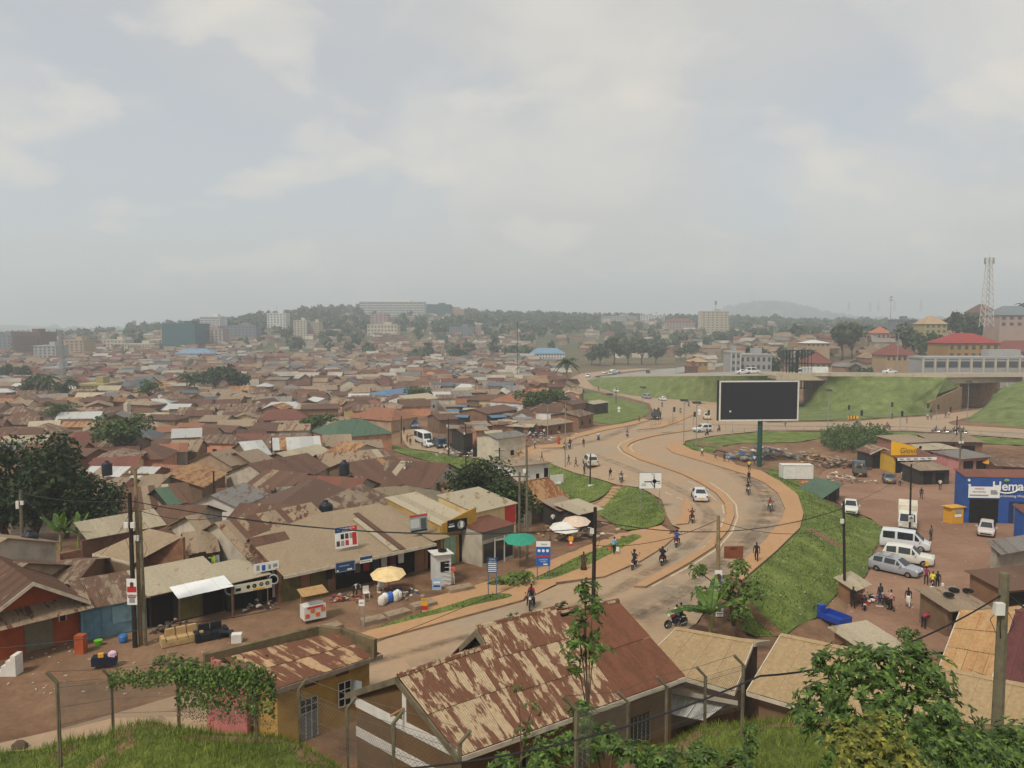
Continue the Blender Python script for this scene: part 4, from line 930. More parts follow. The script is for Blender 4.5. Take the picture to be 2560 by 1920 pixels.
board('pale banner printed with black tyres hanging on the tyre stall', p4(L4 * .5, -1.3, 1.55), L4 * 1.05, .62, BAN, rzs, [('r', .12, .25, .14, .35, BLACK), ('c', .38, .55, .22, BLACK), ('c', .54, .55, .24, BLACK), ('c', .54, .55, .1, BAN), ('c', .72, .6, .22, BLACK), ('c', .72, .6, .14, BAN), ('c', .88, .6, .24, BLACK), ('c', .88, .6, .17, BAN), ('r', .65, .06, .3, .16, SYEL)], name='banner')
TYRE = M('tyre_rubber', '1b1b1c', .85, .25, 4)
def torus(b, c, R, r, axis='Y', n=18, m=7):
 prof = [(R + r * math.cos(2 * math.pi * k / m), r * math.sin(2 * math.pi * k / m)) for k in range(m + 1)]; b.lathe(c, prof, n, axis)
def tyre(label, at, R, axis='Z', mat=TYRE, r=None):
 b = MB(); b.smooth = True; torus(b, (0, 0, 0), R, r or R * .3, axis); return tag(b.build('tyre', mat, loc=at), label, 'tyre')
for s, l in ((.0, 'left'), (1.15, 'right')): tyre('tyre with pale sidewall hung at the %s end of the tyre stall' % l, p4(L4 * s - (.3 if s == 0 else 0), -1.15, 1.95), .33, 'Y', SGREY, .07)
t5, p5 = bld('cluttered white fronted shop right of the tyre stall', G(657, 1508)[:2], G(695, 1500)[:2], 3, 2.5, 2.8, WM['dark'], RM['mixed'], (.5, .2, .2), [('doorway', .05, .6, .05, 2.2, D_), ('shutter', .68, 1.0, .3, 2.3, WHITEP)], sheets=2)
board('white shop sign with pictures of machines above the cluttered shop', p5(.1, -.7, 2.55), 1.75, .62, WHITE, rzs, [('r', .15, .2, .12, .6, SGREY), ('r', .38, .1, .14, .65, SBLUE), ('r', .62, .2, .1, .5, SGREY), ('r', .85, .3, .18, .4, SGREY)])
# the long shop with the big tan roof
t6, p6 = bld('long brown shop building under a broad smooth tan roof', G(697, 1508)[:2], G(1062, 1424)[:2], 7.5, 2.75, 4.2, M('shop_brown_render', '8a644b', .9, .25, .8), RM['smooth'], (1.4, .1, .2), [('door', .02, .13, .05, 2.3, OLIVE), ('door', .2, .3, .05, 2.4, OLIVE), ('doorway', .36, .62, .05, 2.3, D_), ('doorway', .66, .74, .05, 2.3, D_), ('doorway', .78, .92, .05, 2.3, D_)], sheets=14, fascia=FASCIA)
L6 = t6['_L']; 
t6['label'] = 'long brown shop building under a broad smooth tan roof with salon billboard'
wpart(lambda b: b.box(p6(L6 * .55, -1.1, -.35), (L6 * .95, 2.4, .38), rzs), 'veranda_slab', M('veranda_cement', '8a7660', .95, .3, 1), t6)
rhouse('red-brown gabled house behind the long tan shop roof', (622, 1345), (712, 1328), 3.2, 3.9, 1.9, RM['maroon'], WM['tan'], sheets=3)
roof_quad(t6, p6(L6 * .70, 5.2, 3.88), p6(L6 * .74, 5.2, 3.88), p6(L6 * .74, -1.3, 2.58), p6(L6 * .70, -1.3, 2.58), RM['cream'], 1, name='skylight_sheet')
roof_quad(t6, p6(L6 * .75, 6.2, 4.08), p6(L6 * .79, 6.2, 4.08), p6(L6 * .79, -1.3, 2.58), p6(L6 * .75, -1.3, 2.58), RM['rust'], 1, name='rusted_sheet')
WASHP = [SKIN, WHITE, SGREY, BLACK, SRED]
board('tilted white and crimson salon billboard standing on the tan roof', p6(L6 * .45, .3, 3.1), 1.8, 1.6, WHITE, rzs, [('r', .5, .74, 1, .26, SNAVY), ('r', .82, .74, .36, .26, SRED), ('t', 'SILVER WOMEN SALON', .5, .9, .11, WHITE, .75), ('t', '& COSMETICS', .55, .79, .1, WHITE, .8)] + [('r', .12 + .2 * i, .1 + .32 * j, .15, .25, WASHP[(i * 2 + j) % 5]) for i in range(4) for j in range(2)] + [('r', .86, .08, .2, .6, SRED)], tilt=-.12)
board('blue agent sign under the eave of the tan shop', p6(L6 * .36, -1.55, 1.9), 1.5, .75, SNAVY, rzs, [('t', 'Authorised Agent', .45, .6, .16, WHITE, .9), ('r', .72, .1, .25, .14, WHITE), ('r', .1, .1, .1, .14, WHITE)], edge=SGREY)
board('small blue and white sign beside the blue agent sign', p6(L6 * .5, -1.5, 2.2), 1.0, .5, WHITE, rzs, [('r', .5, .5, 1, .5, SNAVY), ('r', .5, .2, .8, .12, SGREY)])
t7, p7 = bld('tan roofed shop between the salon shop and the yellow shop', G(1064, 1424)[:2], G(1100, 1415)[:2], 7, 2.9, 4.0, M('shop_orange_brown', '9a6a44', .9, .25, .8), RM['smooth'], (1.2, .2, .15), [('doorway', .15, .8, .05, 2.3, D_)], sheets=3)
board('grey poster board with a portrait leaning on the second tan roof', p6(L6 * .97, .2, 3.2), 1.65, 1.45, SGREY, rzs, [('r', .5, .87, 1, .1, SRED), ('r', .28, .25, .5, .5, M('print_light', 'b9bcb8', .6, .1, 3)), ('r', .76, .15, .3, .6, M('print_dark', '4d5150', .6, .2, 3)), ('r', .5, .03, .9, .1, BLACK)], tilt=-.1)
t8, p8 = bld('yellow shop with pale zinc roof and angled parapet signboard', G(1102, 1416)[:2], G(1178, 1398)[:2], 8, 3.6, 4.6, WM['yellow'], RM['cream'], (.2, .2, .1), [('door', .1, .45, .05, 2.4, M('sea_green_door', '8aa78f', .6, .2, 2)), ('doorway', .6, .74, .05, 2.5, D_), ('door', .78, .97, .05, 2.4, M('sea_green_door', '8aa78f'))], sheets=4)
L8 = t8['_L']; OCH = M('ochre_parapet', 'b0893a', .85, .15, 1)
wpart(lambda b: b.slab([p8(-.1, -.35, 2.75), p8(L8 + .3, -.35, 3.3), p8(L8 + .3, -.35, 4.6), p8(-.1, -.35, 3.75)], .12), 'parapet', OCH, t8)
board('black phone shop poster on the yellow parapet', p8(L8 * .42, -.5, 2.95), 1.9, 1.0, BLACK, rzs, [('r', .2, .4, .3, .12, WHITE), ('r', .2, .6, .25, .1, SGREY), ('c', .68, .5, .36, SGREY), ('c', .7, .5, .26, SNAVY), ('r', .72, .25, .15, .5, WHITE)])
t9, p9 = bld('grey glazed shop with red roof slab and display windows', G(1205, 1418)[:2], G(1284, 1396)[:2], 6, 3.1, 3.5, WM['pale'], RM['red'], (.2, .1, .1), [('display_window', .04, .36, .35, 2.0, GLASS), ('display_window', .4, .66, .2, 2.0, GLASS), ('display_window', .70, .96, .35, 2.0, GLASS), ('fascia_panel', .0, 1.0, 2.35, 3.05, M('grey_fascia_panel', '6f6b64', .7, .15, 1))], sheets=2)
L9 = t9['_L']
for s in (.38, .68): wpart(lambda b: b.box(p9(L9 * s, -.08, 0), (.08, .06, 2.3), rzs), 'mullion', WHITEP, t9)
wpart(lambda b: b.box(p9(L9 * .5, -.07, 2.0), (L9, .06, .1), rzs), 'transom', WHITEP, t9)
wpart(lambda b: b.box(p9(L9 * .5, -.9, -.35), (L9, 1.6, .36), rzs), 'step', M('veranda_cement'), t9)
bld('long ochre roofed shop behind the grey glazed shop', G(1188, 1388)[:2], G(1290, 1362)[:2], 5, 4.0, 4.7, WM['cream'], RM['cream'], (.2, .2, .1), [('billboard', .72, .98, 2.2, 3.9, SRED)], sheets=4)
# buildings beyond: brown tile hut, white houses, timber shacks
bld('brown hut with tan hipped roof and bright blue door', G(1318, 1312)[:2], G(1404, 1296)[:2], 6, 3.0, 4.4, WM['brown'], RM['hot'], (.8, .5, .6), [('door', .42, .82, .1, 2.3, M('bright_blue_door', '1f5c9e', .5, .15, 2))], gable='x', sheets=3, name='hut', cat='house')
tw, pw_ = bld('two-storey white house with flat tan roof and outside stair', G(1283, 1272)[:2], G(1372, 1262)[:2], 6, 5.6, 5.2, WM['white'], RM['tan'], (.5, .3, .3), [('window', .62, .72, 3.4, 4.3, D_), ('doorway', .86, .97, 3.0, 4.9, D_)], sheets=3, name='house', cat='house')
Lw = tw['_L']
wpart(lambda b: (b.box(pw_(Lw + 1.0, 1.0, 2.7), (2.2, 2.4, .12), .1), b.slab([pw_(Lw + .1, -.2, 2.8), pw_(Lw + 2.1, -.2, 2.8), pw_(Lw + 2.1, -.2, 3.9), pw_(Lw + .1, -.2, 3.9)], .06)), 'balcony', WHITEP, tw)
for i in range(10): wpart(lambda b: b.box(pw_(Lw - 1.2 + i * .32, -.8, 2.5 - i * .27), (.34, .9, .06), .1), 'stair_tread', STEEL, tw)
bld('plain white gabled house in front of the two-storey white house', G(1222, 1330)[:2], G(1312, 1316)[:2], 6, 4.4, 5.4, WM['white'], RM['rust'], (.2, .2, .1), [], gable='x', sheets=3, name='house', cat='house')
for k, (u0, v0, u1, v1, m, lab) in enumerate(((1395, 1320, 1445, 1312, 'tan', 'dark timber shack with patched tan roof beside the blue door hut'), (1440, 1330, 1492, 1318, 'cream', 'open market shack under a pale tilted sheet by the grass bank'))):
 tt, pp = bld(lab, G(u0, v0)[:2], G(u1, v1)[:2], 3, 2.3, 2.7, WM['dark'], RM[m], (.8, .3, .4), [('doorway', .1, .9, .1, 2.0, D_)], name='market_shack', cat='stall', sheets=2)
# ---------------------------------------------------------------- houses known by their ridges (mid slum)
def brick_gable_house():
 A, B, C, D = P(373, 1321, 4.6), P(457, 1341, 4.6), P(335, 1408, 2.6), P(232, 1384, 2.6)
 t = thing('house', 'house with smooth tan roof and stepped brick gable behind the three poles', 'house', (-22, 62, -.5)); FOOT.append((-23, 62, 6))
 roof_quad(t, A, B, C, D, RM['smooth'], 4); f = [V(*P(345, 1400, 2.5)), V(*B)]
 f0, f1 = f; b = MB(); b.slab([(f0.x, f0.y, -.5), (f1.x, f1.y, -.5), (f1.x, f1.y, 4.5), (f0.x, f0.y, 2.5)], .25); b.build('gable_wall', BRICK, t, rel=tuple(t.location))
 wpart(lambda b: b.slab([P(240, 1390, 2.45), P(335, 1415, 2.45), (*P(335, 1415, 2.45)[:2], -.6), (*P(240, 1390, 2.45)[:2], -.6)], .2), 'side_wall', WM['brown'], t)
 wpart(lambda b: b.slab([D, C, V(*C) - V(0, 0, .22), V(*D) - V(0, 0, .22)], .05), 'eave_fascia', FASCIA, t)
 return t
brick_gable_house()
cz = thing('house', 'house under a large cream zinc sheet roof left of the poles', 'house', (-28, 68, -1)); FOOT.append((-27, 70, 6))
roof_quad(cz, P(184, 1306, 4.2), P(384, 1271, 4.2), P(417, 1312, 3.0), P(217, 1349, 3.0), RM['cream'], 6)
wpart(lambda b: b.slab([P(205, 1352, 2.9), P(417, 1315, 2.9), (*P(417, 1315, 2.9)[:2], -2), (*P(205, 1352, 2.9)[:2], -2)][::-1], .3), 'wall', BRICKD, cz)
wpart(lambda b: b.slab([P(150, 1385, 1.4), P(330, 1345, 2.0), (*P(330, 1345, 2.0)[:2], -1), (*P(150, 1385, 1.4)[:2], -1)][::-1], .3), 'yard_wall', BRICK, cz)
HAND = [
 ('tan corrugated roof with rust patches above the brick honeycomb gable', (536, 1303), (778, 1258), 4.3, 4.9, 2.0, 'tanp', 'pale', 0),
 ('dark streaked rust roof behind the tan patched roof', (600, 1257), (742, 1262), 4.4, 4.4, 1.7, 'rust', 'brown', 0),
 ('wide deep rust gable left of the olive tiled hip roof', (664, 1250), (790, 1222), 5.0, 4.6, 1.9, 'rust', 'salmon', 0),
 ('rust roof meeting the olive tiled hip roof', (800, 1238), (905, 1222), 4.5, 4.4, 1.6, 'mixed', 'brown', 0),
 ('long red-brown roof in the middle of the near slum', (762, 1188), (918, 1195), 4.6, 4.5, 1.7, 'red', 'grey', 0),
 ('dark rust roof with white speckled sheets', (664, 1173), (772, 1182), 4.4, 4.3, 1.6, 'rust', 'grey', 0),
 ('small grey and cream sheet roof below the speckled rust roof', (690, 1218), (766, 1213), 2.8, 3.6, .9, 'grey', 'grey', 0),
 ('broad maroon roof with white barge board', (619, 1156), (768, 1134), 5.4, 4.8, 2.0, 'maroon', 'pale', 0),
 ('striped tan gable at the left of the bright zinc roofs', (521, 1130), (578, 1121), 4.6, 4.6, 1.9, 'tan', 'tan', 0),
 ('plain tan roof right of the striped tan gable', (588, 1130), (645, 1122), 4.4, 4.4, 1.7, 'tan', 'brown', 0),
 ('long bright zinc roof in the middle of the slum', (680, 1094), (799, 1090), 5.0, 4.5, 1.6, 'silver', 'brown', 0),
 ('bright zinc hipped roof with a small tree in front', (596, 1104), (655, 1100), 5.0, 4.6, 1.8, 'silver', 'brown', 0),
 ('pale zinc lean-to roof below the long zinc roof', (690, 1130), (795, 1112), 3.4, 4.0, 1.2, 'cream', 'brown', 0),
 ('tan gable with white barge board near the bus road', (858, 1104), (915, 1110), 5.2, 4.8, 1.8, 'hot', 'pale', 0),
 ('long patched orange-tan roof below the bus road', (790, 1134), (960, 1122), 4.8, 4.5, 1.6, 'tanp', 'brown', 0),
 ('striped tan roof left of the lime green wall', (805, 1087), (878, 1085), 4.5, 4.3, 1.6, 'tan', 'brown', 0),
 ('wide maroon roof with pale gable wall below the bus road', (970, 1150), (1122, 1157), 6.0, 5.0, 2.2, 'maroon', 'pale', 0),
 ('long rust roof behind the pale gable house', (850, 1156), (985, 1140), 4.6, 4.4, 1.6, 'rust', 'brown', 0),
 ('rust roof with cream skylight strips by the water tank', (880, 1186), (975, 1176), 4.0, 4.2, 1.4, 'rust', 'brown', 0),
 ('small hipped rust roof under the grass bank', (1190, 1178), (1216, 1173), 4.5, 4.4, 1.7, 'rust', 'tan', 3.0),
 ('small tan roof left of the hipped rust roof', (1160, 1190), (1196, 1186), 3.6, 3.9, 1.2, 'tan', 'tan', 0),
 ('rusty low roof in front of the white houses', (1200, 1232), (1290, 1220), 3.8, 3.8, 1.2, 'mixed', 'grey', 0),
 ('orange rust sheet roof behind the leaning bamboo', (418, 1186), (488, 1158), 4.5, 4.4, 1.6, 'hot', 'brown', 0),
 ('purple gabled house with weathered tan roof', (250, 1190), (330, 1194), 4.0, 4.4, 1.6, 'tan', 'pink', 0),
 ('tan roof with white barge board right of the purple gable', (362, 1184), (428, 1186), 4.2, 4.4, 1.5, 'tan', 'grey', 0),
 ('wide rust-brown roof below the purple gable', (263, 1222), (470, 1206), 5.0, 4.4, 1.7, 'rust', 'brown', 0),
 ('rust roof with pale barge board above the brick gable', (400, 1262), (520, 1262), 4.6, 4.3, 1.7, 'rust', 'pale', 0),
 ('small green sheet roof with orange ridge', (386, 1221), (436, 1214), 3.0, 4.6, 1.5, 'green', 'dark', 0),
 ('pale mauve gabled house with white barge boards', (462, 1290), (505, 1283), 3.6, 4.6, 1.5, 'tan', 'pale', 0),
 ('small tan roofed lean-to beside the clothes line', (455, 1330), (540, 1322), 3.0, 3.9, 1.0, 'tan', 'brown', 0),
 ('low rust and cream striped roof left of the three poles', (150, 1400), (240, 1398), 3.2, 3.2, .8, 'mixed', 'mud', 0),
 ('rusty roof at the left edge above the orange shop', (-40, 1395), (70, 1408), 4.2, 4.2, 1.4, 'rust', 'tan', 0),
 ('pale plastered house at the left edge by the water tank', (-60, 1330), (20, 1345), 4.2, 4.4, 1.4, 'tan', 'pale', 0),
 ('rust roof peeping out between the dark trees', (60, 1155), (120, 1150), 4.2, 4.6, 1.6, 'rust', 'salmon', 0),
]
for lab, r0, r1, hw, hz, rise, rm, wm, hip in HAND: rhouse('house with ' + lab if not lab.endswith(('house', 'lean-to', 'boards', 'roof')) and False else lab, r0, r1, hw, hz, rise, RM[rm], WM[wm], hip=hip, sheets=max(2, int(math.dist(r0, r1) / 16)))
rhouse('large house with olive tiled hip roof above the salon shop', (945, 1218), (1015, 1214), 6.2, 4.3, 2.3, RM['tile'], WM['cream'], hip=5.5)
# ---------------------------------------------------------------- trees
def leaf_cloud(b, c, rad, n, size, sq=(1, 1, 1), up=0.35, cut=-0.6):
 """n leaf-clump faces spread through an ellipsoid, denser towards the shell"""
 for _ in range(n):
  while True:
   d = Vector((random.gauss(0, 1), random.gauss(0, 1), random.gauss(0, 1))).normalized()
   if d.z > cut: break
  r = rad * (random.random() ** 0.4)
  p = Vector((c[0] + d.x * r * sq[0], c[1] + d.y * r * sq[1], c[2] + d.z * r * sq[2]))
  nrm = (d * .7 + Vector((random.gauss(0, .6), random.gauss(0, .6), random.gauss(up, .6)))).normalized()
  t = nrm.orthogonal().normalized(); t.rotate(Matrix.Rotation(random.uniform(0, 6.28), 3, nrm)); s2 = nrm.cross(t); w = size * random.uniform(.6, 1.3); h = w * random.uniform(.45, .8)
  i = len(b.v)
  b.v.extend([tuple(p - t * w), tuple(p - s2 * h + t * w * .1), tuple(p + t * w), tuple(p + s2 * h - nrm * h * .3)]); b.f.append([i, i + 1, i + 2, i + 3]); b._meta([(0, 0)] * 4)
BARK = M('tree_bark', '5b4a3a', .95, .3, 3, bump=.4); BARKP = M('pale_bark', '8a8070', .95, .3, 3)
LEAFD = leafmat('foliage_dark', rgb('1e2c17'), rgb('3f5229'), rnd=.15); LEAFM = leafmat('foliage_mid', rgb('2c3c1c'), rgb('566b31'), rnd=.15); LEAFL = leafmat('foliage_light', rgb('3d5222'), rgb('7d8f3c'), rnd=.1); LEAFF = leafmat('foliage_far', rgb('2a3823'), rgb('4c5c36'), rough=.9, trans=.1, rnd=.2)
def tree_meshes(seed, H, W, lobes, leaves, size, flat=0.8, trunk=.3):
 random.seed(seed); tb = MB(); tb.smooth = True; cb = MB()
 th = H * trunk; tb.tube([(0, 0, -.3), (.05 * W * random.uniform(-1, 1), 0, th * .6), (0, 0, th + H * .15)], H * .03 + .04, 7, H * .015)
 for k in range(lobes):
  a = 2 * math.pi * k / lobes + random.uniform(-.5, .5); rr = W * random.uniform(.12, .36) * (0 if k == 0 else 1); z = th + (H - th) * random.uniform(.25, .8)
  c = (rr * math.cos(a), rr * math.sin(a), z); rad = W * random.uniform(.2, .3)
  tb.tube([(0, 0, th * .8), (c[0] * .5, c[1] * .5, (th + z) / 2), c], H * .014 + .02, 5, .02)
  leaf_cloud(cb, c, rad, leaves // lobes, size, (1, 1, flat))
 top = (0, 0, H - W * .2); leaf_cloud(cb, top, W * .22, leaves // lobes, size, (1, 1, flat))
 return tb.data('trunk'), cb.data('crown')
TREE_P = {}
def tree_proto(key, leafm, bark, *a):
 t, c = tree_meshes(*a); t.materials.append(bark); c.materials.append(leafm); TREE_P[key] = (t, c)
tree_proto('round', LEAFM, BARK, 1, 7, 7, 7, 1300, .30); tree_proto('dark', LEAFD, BARK, 2, 10, 8, 11, 3600, .27, 1.15, .06); tree_proto('tall', LEAFD, BARK, 3, 12, 7, 8, 1500, .36, 1.0); tree_proto('airy', LEAFM, BARK, 4, 9, 8, 9, 900, .30, .6, .45)
tree_proto('far1', LEAFF, BARK, 5, 9, 10, 7, 420, .75); tree_proto('far2', LEAFF, BARK, 6, 11, 9, 6, 420, .8, 1.0); tree_proto('far3', LEAFF, BARK, 7, 7, 11, 7, 420, .7, .7); tree_proto('bushy', LEAFM, BARK, 8, 3, 4, 7, 700, .2, .8, .1); tree_proto('light', LEAFL, BARK, 9, 5, 5, 7, 1500, .17, .9, .3)
def tree(kind, label, at, h=1.0, w=None, group=None, name='tree', cat='tree', rz=None):
 t, c = TREE_P[kind]; o = thing(name, label, cat, at, rz if rz is not None else random.uniform(0, 6.28), group)
 o.scale = (w or h, w or h, h)
 for n, me in (('trunk', t), ('crown', c)):
  q = bpy.data.objects.new(n, me); COL.objects.link(q); q.parent = o
 return o
FRONDM = leafmat('palm_frond', rgb('26321c'), rgb('46552b'), .6, .2); BANL = leafmat('banana_leaf', rgb('3d5a26'), rgb('6d8a3a'), .5, .35)
def palm(label, at, H, R=3.2, name='palm_tree', n=16):
 t = thing(name, label, 'palm tree', at)
 part(lambda b: b.tube([(0, 0, -.3), (.15, 0, H * .5), (0, 0, H)], .28, 8, .2), 'trunk', BARKP, t)
 for k in range(n):
  a = 2 * math.pi * k / n + random.uniform(-.15, .15); el = random.uniform(-.3, 1.1); b = MB(); pts = []
  for i in range(8):
   s = i / 7; r = R * s * math.cos(el * (1 - .5 * s)); z = H + R * (math.sin(el) * s - .75 * s * s); pts.append(Vector((r * math.cos(a), r * math.sin(a), z)))
  sd = Vector((-math.sin(a), math.cos(a), 0))
  for i in range(7):
   wd = R * .2 * math.sin(math.pi * min(1, (i + .8) / 7.5))
   for s in (-1, 1):
    b.face([pts[i], pts[i + 1], pts[i + 1] + sd * s * wd + Vector((0, 0, -wd * .5)), pts[i] + sd * s * wd * .8 + Vector((0, 0, -wd * .45))])
  b.build('frond', FRONDM, t)
 return t
def banana(label, at, n, L, rz=0.0, lean=0.6, seed=1):
 random.seed(seed); t = thing('banana_plant', label, 'banana plant', at, rz)
 part(lambda b: b.tube([(0, 0, -.3), (.05, 0, L * .25), (.1, 0, L * .5)], .14, 8, .09), 'trunk', M('banana_stem', '8a8a52', .8, .3, 3), t)
 for k in range(n):
  a = 2 * math.pi * k / n + random.uniform(-.3, .3); el = random.uniform(.25, 1.2); b = MB(); pts = []
  for i in range(10):
   s = i / 9; pts.append(Vector((L * s * math.cos(el) * math.cos(a), L * s * math.cos(el) * math.sin(a), L * .45 + L * (math.sin(el) * s - lean * s * s * math.cos(el)))))
  sd = Vector((-math.sin(a), math.cos(a), 0))
  for i in range(1, 9):
   w0, w1 = (L * .10 * math.sin(math.pi * min(1, (j + .2) / 9.4)) ** .6 for j in (i, i + 1))
   for s in (-1, 1):
    gap = random.uniform(0, .12); p, q = pts[i].lerp(pts[i + 1], gap), pts[i + 1]
    b.face([p, q, q + sd * s * w1 + Vector((0, 0, -w1 * .35 + random.uniform(-.05, .05))), p + sd * s * w0 + Vector((0, 0, -w0 * .35 + random.uniform(-.05, .05)))])
  b.cur = 0; b.tube(pts, .03, 4, .01); b.build('leaf', BANL, t)
 return t
# ---------------------------------------------------------------- slum houses: 260 single houses, the rest one mass
def proj(x, y, z):
 cp, sp = math.cos(PITCH), math.sin(PITCH); dz = z - CAM_Z; dep = y * cp - dz * sp; up = y * sp + dz * cp
 return (1280 + F_PX * x / dep, 960 - F_PX * up / dep)
random.seed(21)
BBX = [(min(p[0] for p in r), max(p[0] for p in r), min(p[1] for p in r), max(p[1] for p in r), r) for r in RINGS]
def on_road(x, y, m=0.0):
 for dx, dy in ((0, 0), (m, 0), (-m, 0), (0, m), (0, -m)):
  for a, b_, c, d, r in BBX:
   if a <= x + dx <= b_ and c <= y + dy <= d and inside(r, x + dx, y + dy): return True
 return False
LAND = [('the dark tree cluster', 130, 1200), ('the round leafy tree', 305, 1110), ('the long bright zinc roof', 740, 1092), ('the green hip roof', 880, 1050), ('the blue roof', 990, 975), ('the long white shed', 1035, 985), ('the tall palm', 1417, 940), ('the striped tan gable', 560, 1125), ('the slate pyramid roof', 310, 1075), ('the cream box house', 300, 1045), ('the yellow church block', 225, 985), ('the orange tile roofs', 1330, 985), ('the lattice mast', 158, 975), ('the long low zinc roof', 860, 935), ('the white bus', 1055, 1100), ('the bushy tree patch', 560, 970), ('the pale sheet roof', 430, 1015), ('the red hip roof', 700, 1030)]
ADJ = dict(rust='rust-brown', tan='dusty tan', tanp='patched tan', mixed='half-rusted', maroon='maroon', silver='bright zinc', cream='pale zinc', grey='weathered grey', red='dull red', orange='clay orange', green='dull green', blue='blue', slate='slate grey', tile='olive', hot='orange-rust')
POOL = ['rust'] * 9 + ['tan'] * 7 + ['mixed'] * 9 + ['tanp'] * 5 + ['maroon'] * 7 + ['cream'] * 3 + ['silver'] * 3 + ['grey'] * 5 + ['red'] * 2 + ['hot'] * 2 + ['slate', 'orange']
WPOOL = ['tan', 'grey', 'pale', 'brown', 'brown', 'mud', 'mud', 'cream', 'white', 'salmon', 'grey', 'tan']
def slum_ok(x, y):
 u, v = proj(x, y, g(x, y))
 if u < -60: return False
 if y < 165:
  d, s = pl_dist(BANK_L, x, y)
  if s < 0 or d < 9: return False
  if u > 985: return False
 lim = lerp_table([(895, 1330), (930, 1400), (960, 1405), (985, 1470), (1010, 1478), (1045, 1470), (1075, 1360), (1100, 1270), (1125, 1240), (1140, 960)], v)
 return u < lim and not on_road(x, y, 3.0)
LABEL_N = {}
SPECIAL = [  # named roofs seen in the middle distance: ridge px, half, hz, rise, roof, wall, hip, label
 ((850, 1050), (905, 1047), 6.5, 6.0, 2.6, 'green', 'salmon', 4.0, 'orange walled house with dark green hip roof by the bus road'),
 ((935, 1020), (985, 1018), 5.0, 5.0, 2.2, 'orange', 'tan', 3.5, 'house with clay orange hip roof behind the green hip roof'),
 ((960, 974), (1020, 970), 6.0, 5.0, 1.6, 'blue', 'pale', 3.0, 'house with sky blue hip roof in the middle of the slum'),
 ((995, 988), (1070, 983), 4.5, 5.0, 1.4, 'cream', 'white', 0, 'long white walled shed with pale roof'),
 ((680, 1024), (735, 1022), 5.5, 4.8, 2.0, 'red', 'brown', 3.5, 'house with broad red hip roof left of the green hip roof'),
 ((265, 1068), (345, 1066), 5.5, 5.2, 2.2, 'slate', 'pale', 4.0, 'house with slate grey pyramid roof behind the round leafy tree'),
 ((190, 1080), (215, 1078), 5.0, 5.0, 2.2, 'red', 'pale', 4.5, 'house with brick red hip roof left of the slate pyramid roof'),
 ((255, 1062), (320, 1058), 5.0, 5.4, 2.0, 'maroon', 'cream', 3.0, 'house with long dark red roof under the cream box house'),
 ((420, 1012), (470, 1010), 4.0, 4.2, .8, 'silver', 'grey', 0, 'long shining white sheet roof in the mid distance'),
 ((350, 1034), (408, 1030), 3.5, 4.6, .5, 'cream', 'dark', 0, 'open dark shed with flat pale roof on posts'),
 ((1290, 978), (1330, 975), 7.0, 6.5, 2.8, 'orange', 'white', 3.5, 'large house with clay orange tile roof left of the palm'),
 ((1315, 990), (1375, 985), 4.5, 5.2, 2.0, 'orange', 'white', 0, 'long orange tiled gable below the larger orange roof'),
 ((1080, 1035), (1130, 1033), 4.0, 4.0, .9, 'maroon', 'brown', 0, 'maroon roofed terrace behind the bus road market'),
 ((1180, 1020), (1260, 1012), 4.5, 4.2, 1.0, 'rust', 'mud', 0, 'wide rusty roofed block behind the bus road shops'),
 ((1180, 1065), (1215, 1062), 3.0, 5.0, .6, 'tan', 'salmon', 0, 'peach plastered two-storey shop on the bus road'),
 ((1215, 1085), (1290, 1075), 3.4, 3.2, .6, 'grey', 'pale', 0, 'low shop with pale green wall behind the parked lorry'),
 ((1140, 1072), (1170, 1070), 3.0, 3.4, .6, 'maroon', 'dark', 0, 'dark shopfront with maroon awning beside the peach shop'),
 ((1300, 1055), (1345, 1048), 3.0, 3.0, .8, 'tan', 'mud', 1.5, 'tan hipped market shack by the road bend'),
 ((1350, 1050), (1400, 1045), 3.0, 3.0, .8, 'tan', 'mud', 1.5, 'second tan hipped market shack by the road bend'),
 ((1410, 1030), (1450, 1024), 4.0, 3.8, .8, 'mixed', 'mud', 0, 'rusty mud brick hut above the market shacks'),
 ((1460, 1004), (1500, 1000), 3.2, 3.6, .5, 'cream', 'dark', 0, 'dark timber shack with pale flat roof on the green knoll'),
 ((1395, 1000), (1440, 995), 4.5, 4.4, 1.0, 'rust', 'mud', 0, 'brown hut between the palm and the green knoll'),
 ((1260, 965), (1290, 963), 5.0, 6.0, 1.8, 'grey', 'white', 0, 'white gabled building near the orange tile roofs'),
 ((1075, 925), (1110, 922), 6.0, 6.0, 2.0, 'red', 'red' if False else 'salmon', 0, 'red fronted building with sign in the far slum'),
 ((860, 938), (955, 934), 5.0, 5.0, 1.5, 'cream', 'grey', 0, 'long low zinc roof in the far slum'),
]
for r0, r1, hw, hz, rise, rm, wm, hip, lab in SPECIAL: rhouse(lab, r0, r1, hw, hz, rise, RM[rm], WM[wm], hip=hip, ops=True)
st_px = sorted((random.uniform(1120, 1470), random.uniform(1028, 1112)) for _ in range(120)); nst = [0, 0]
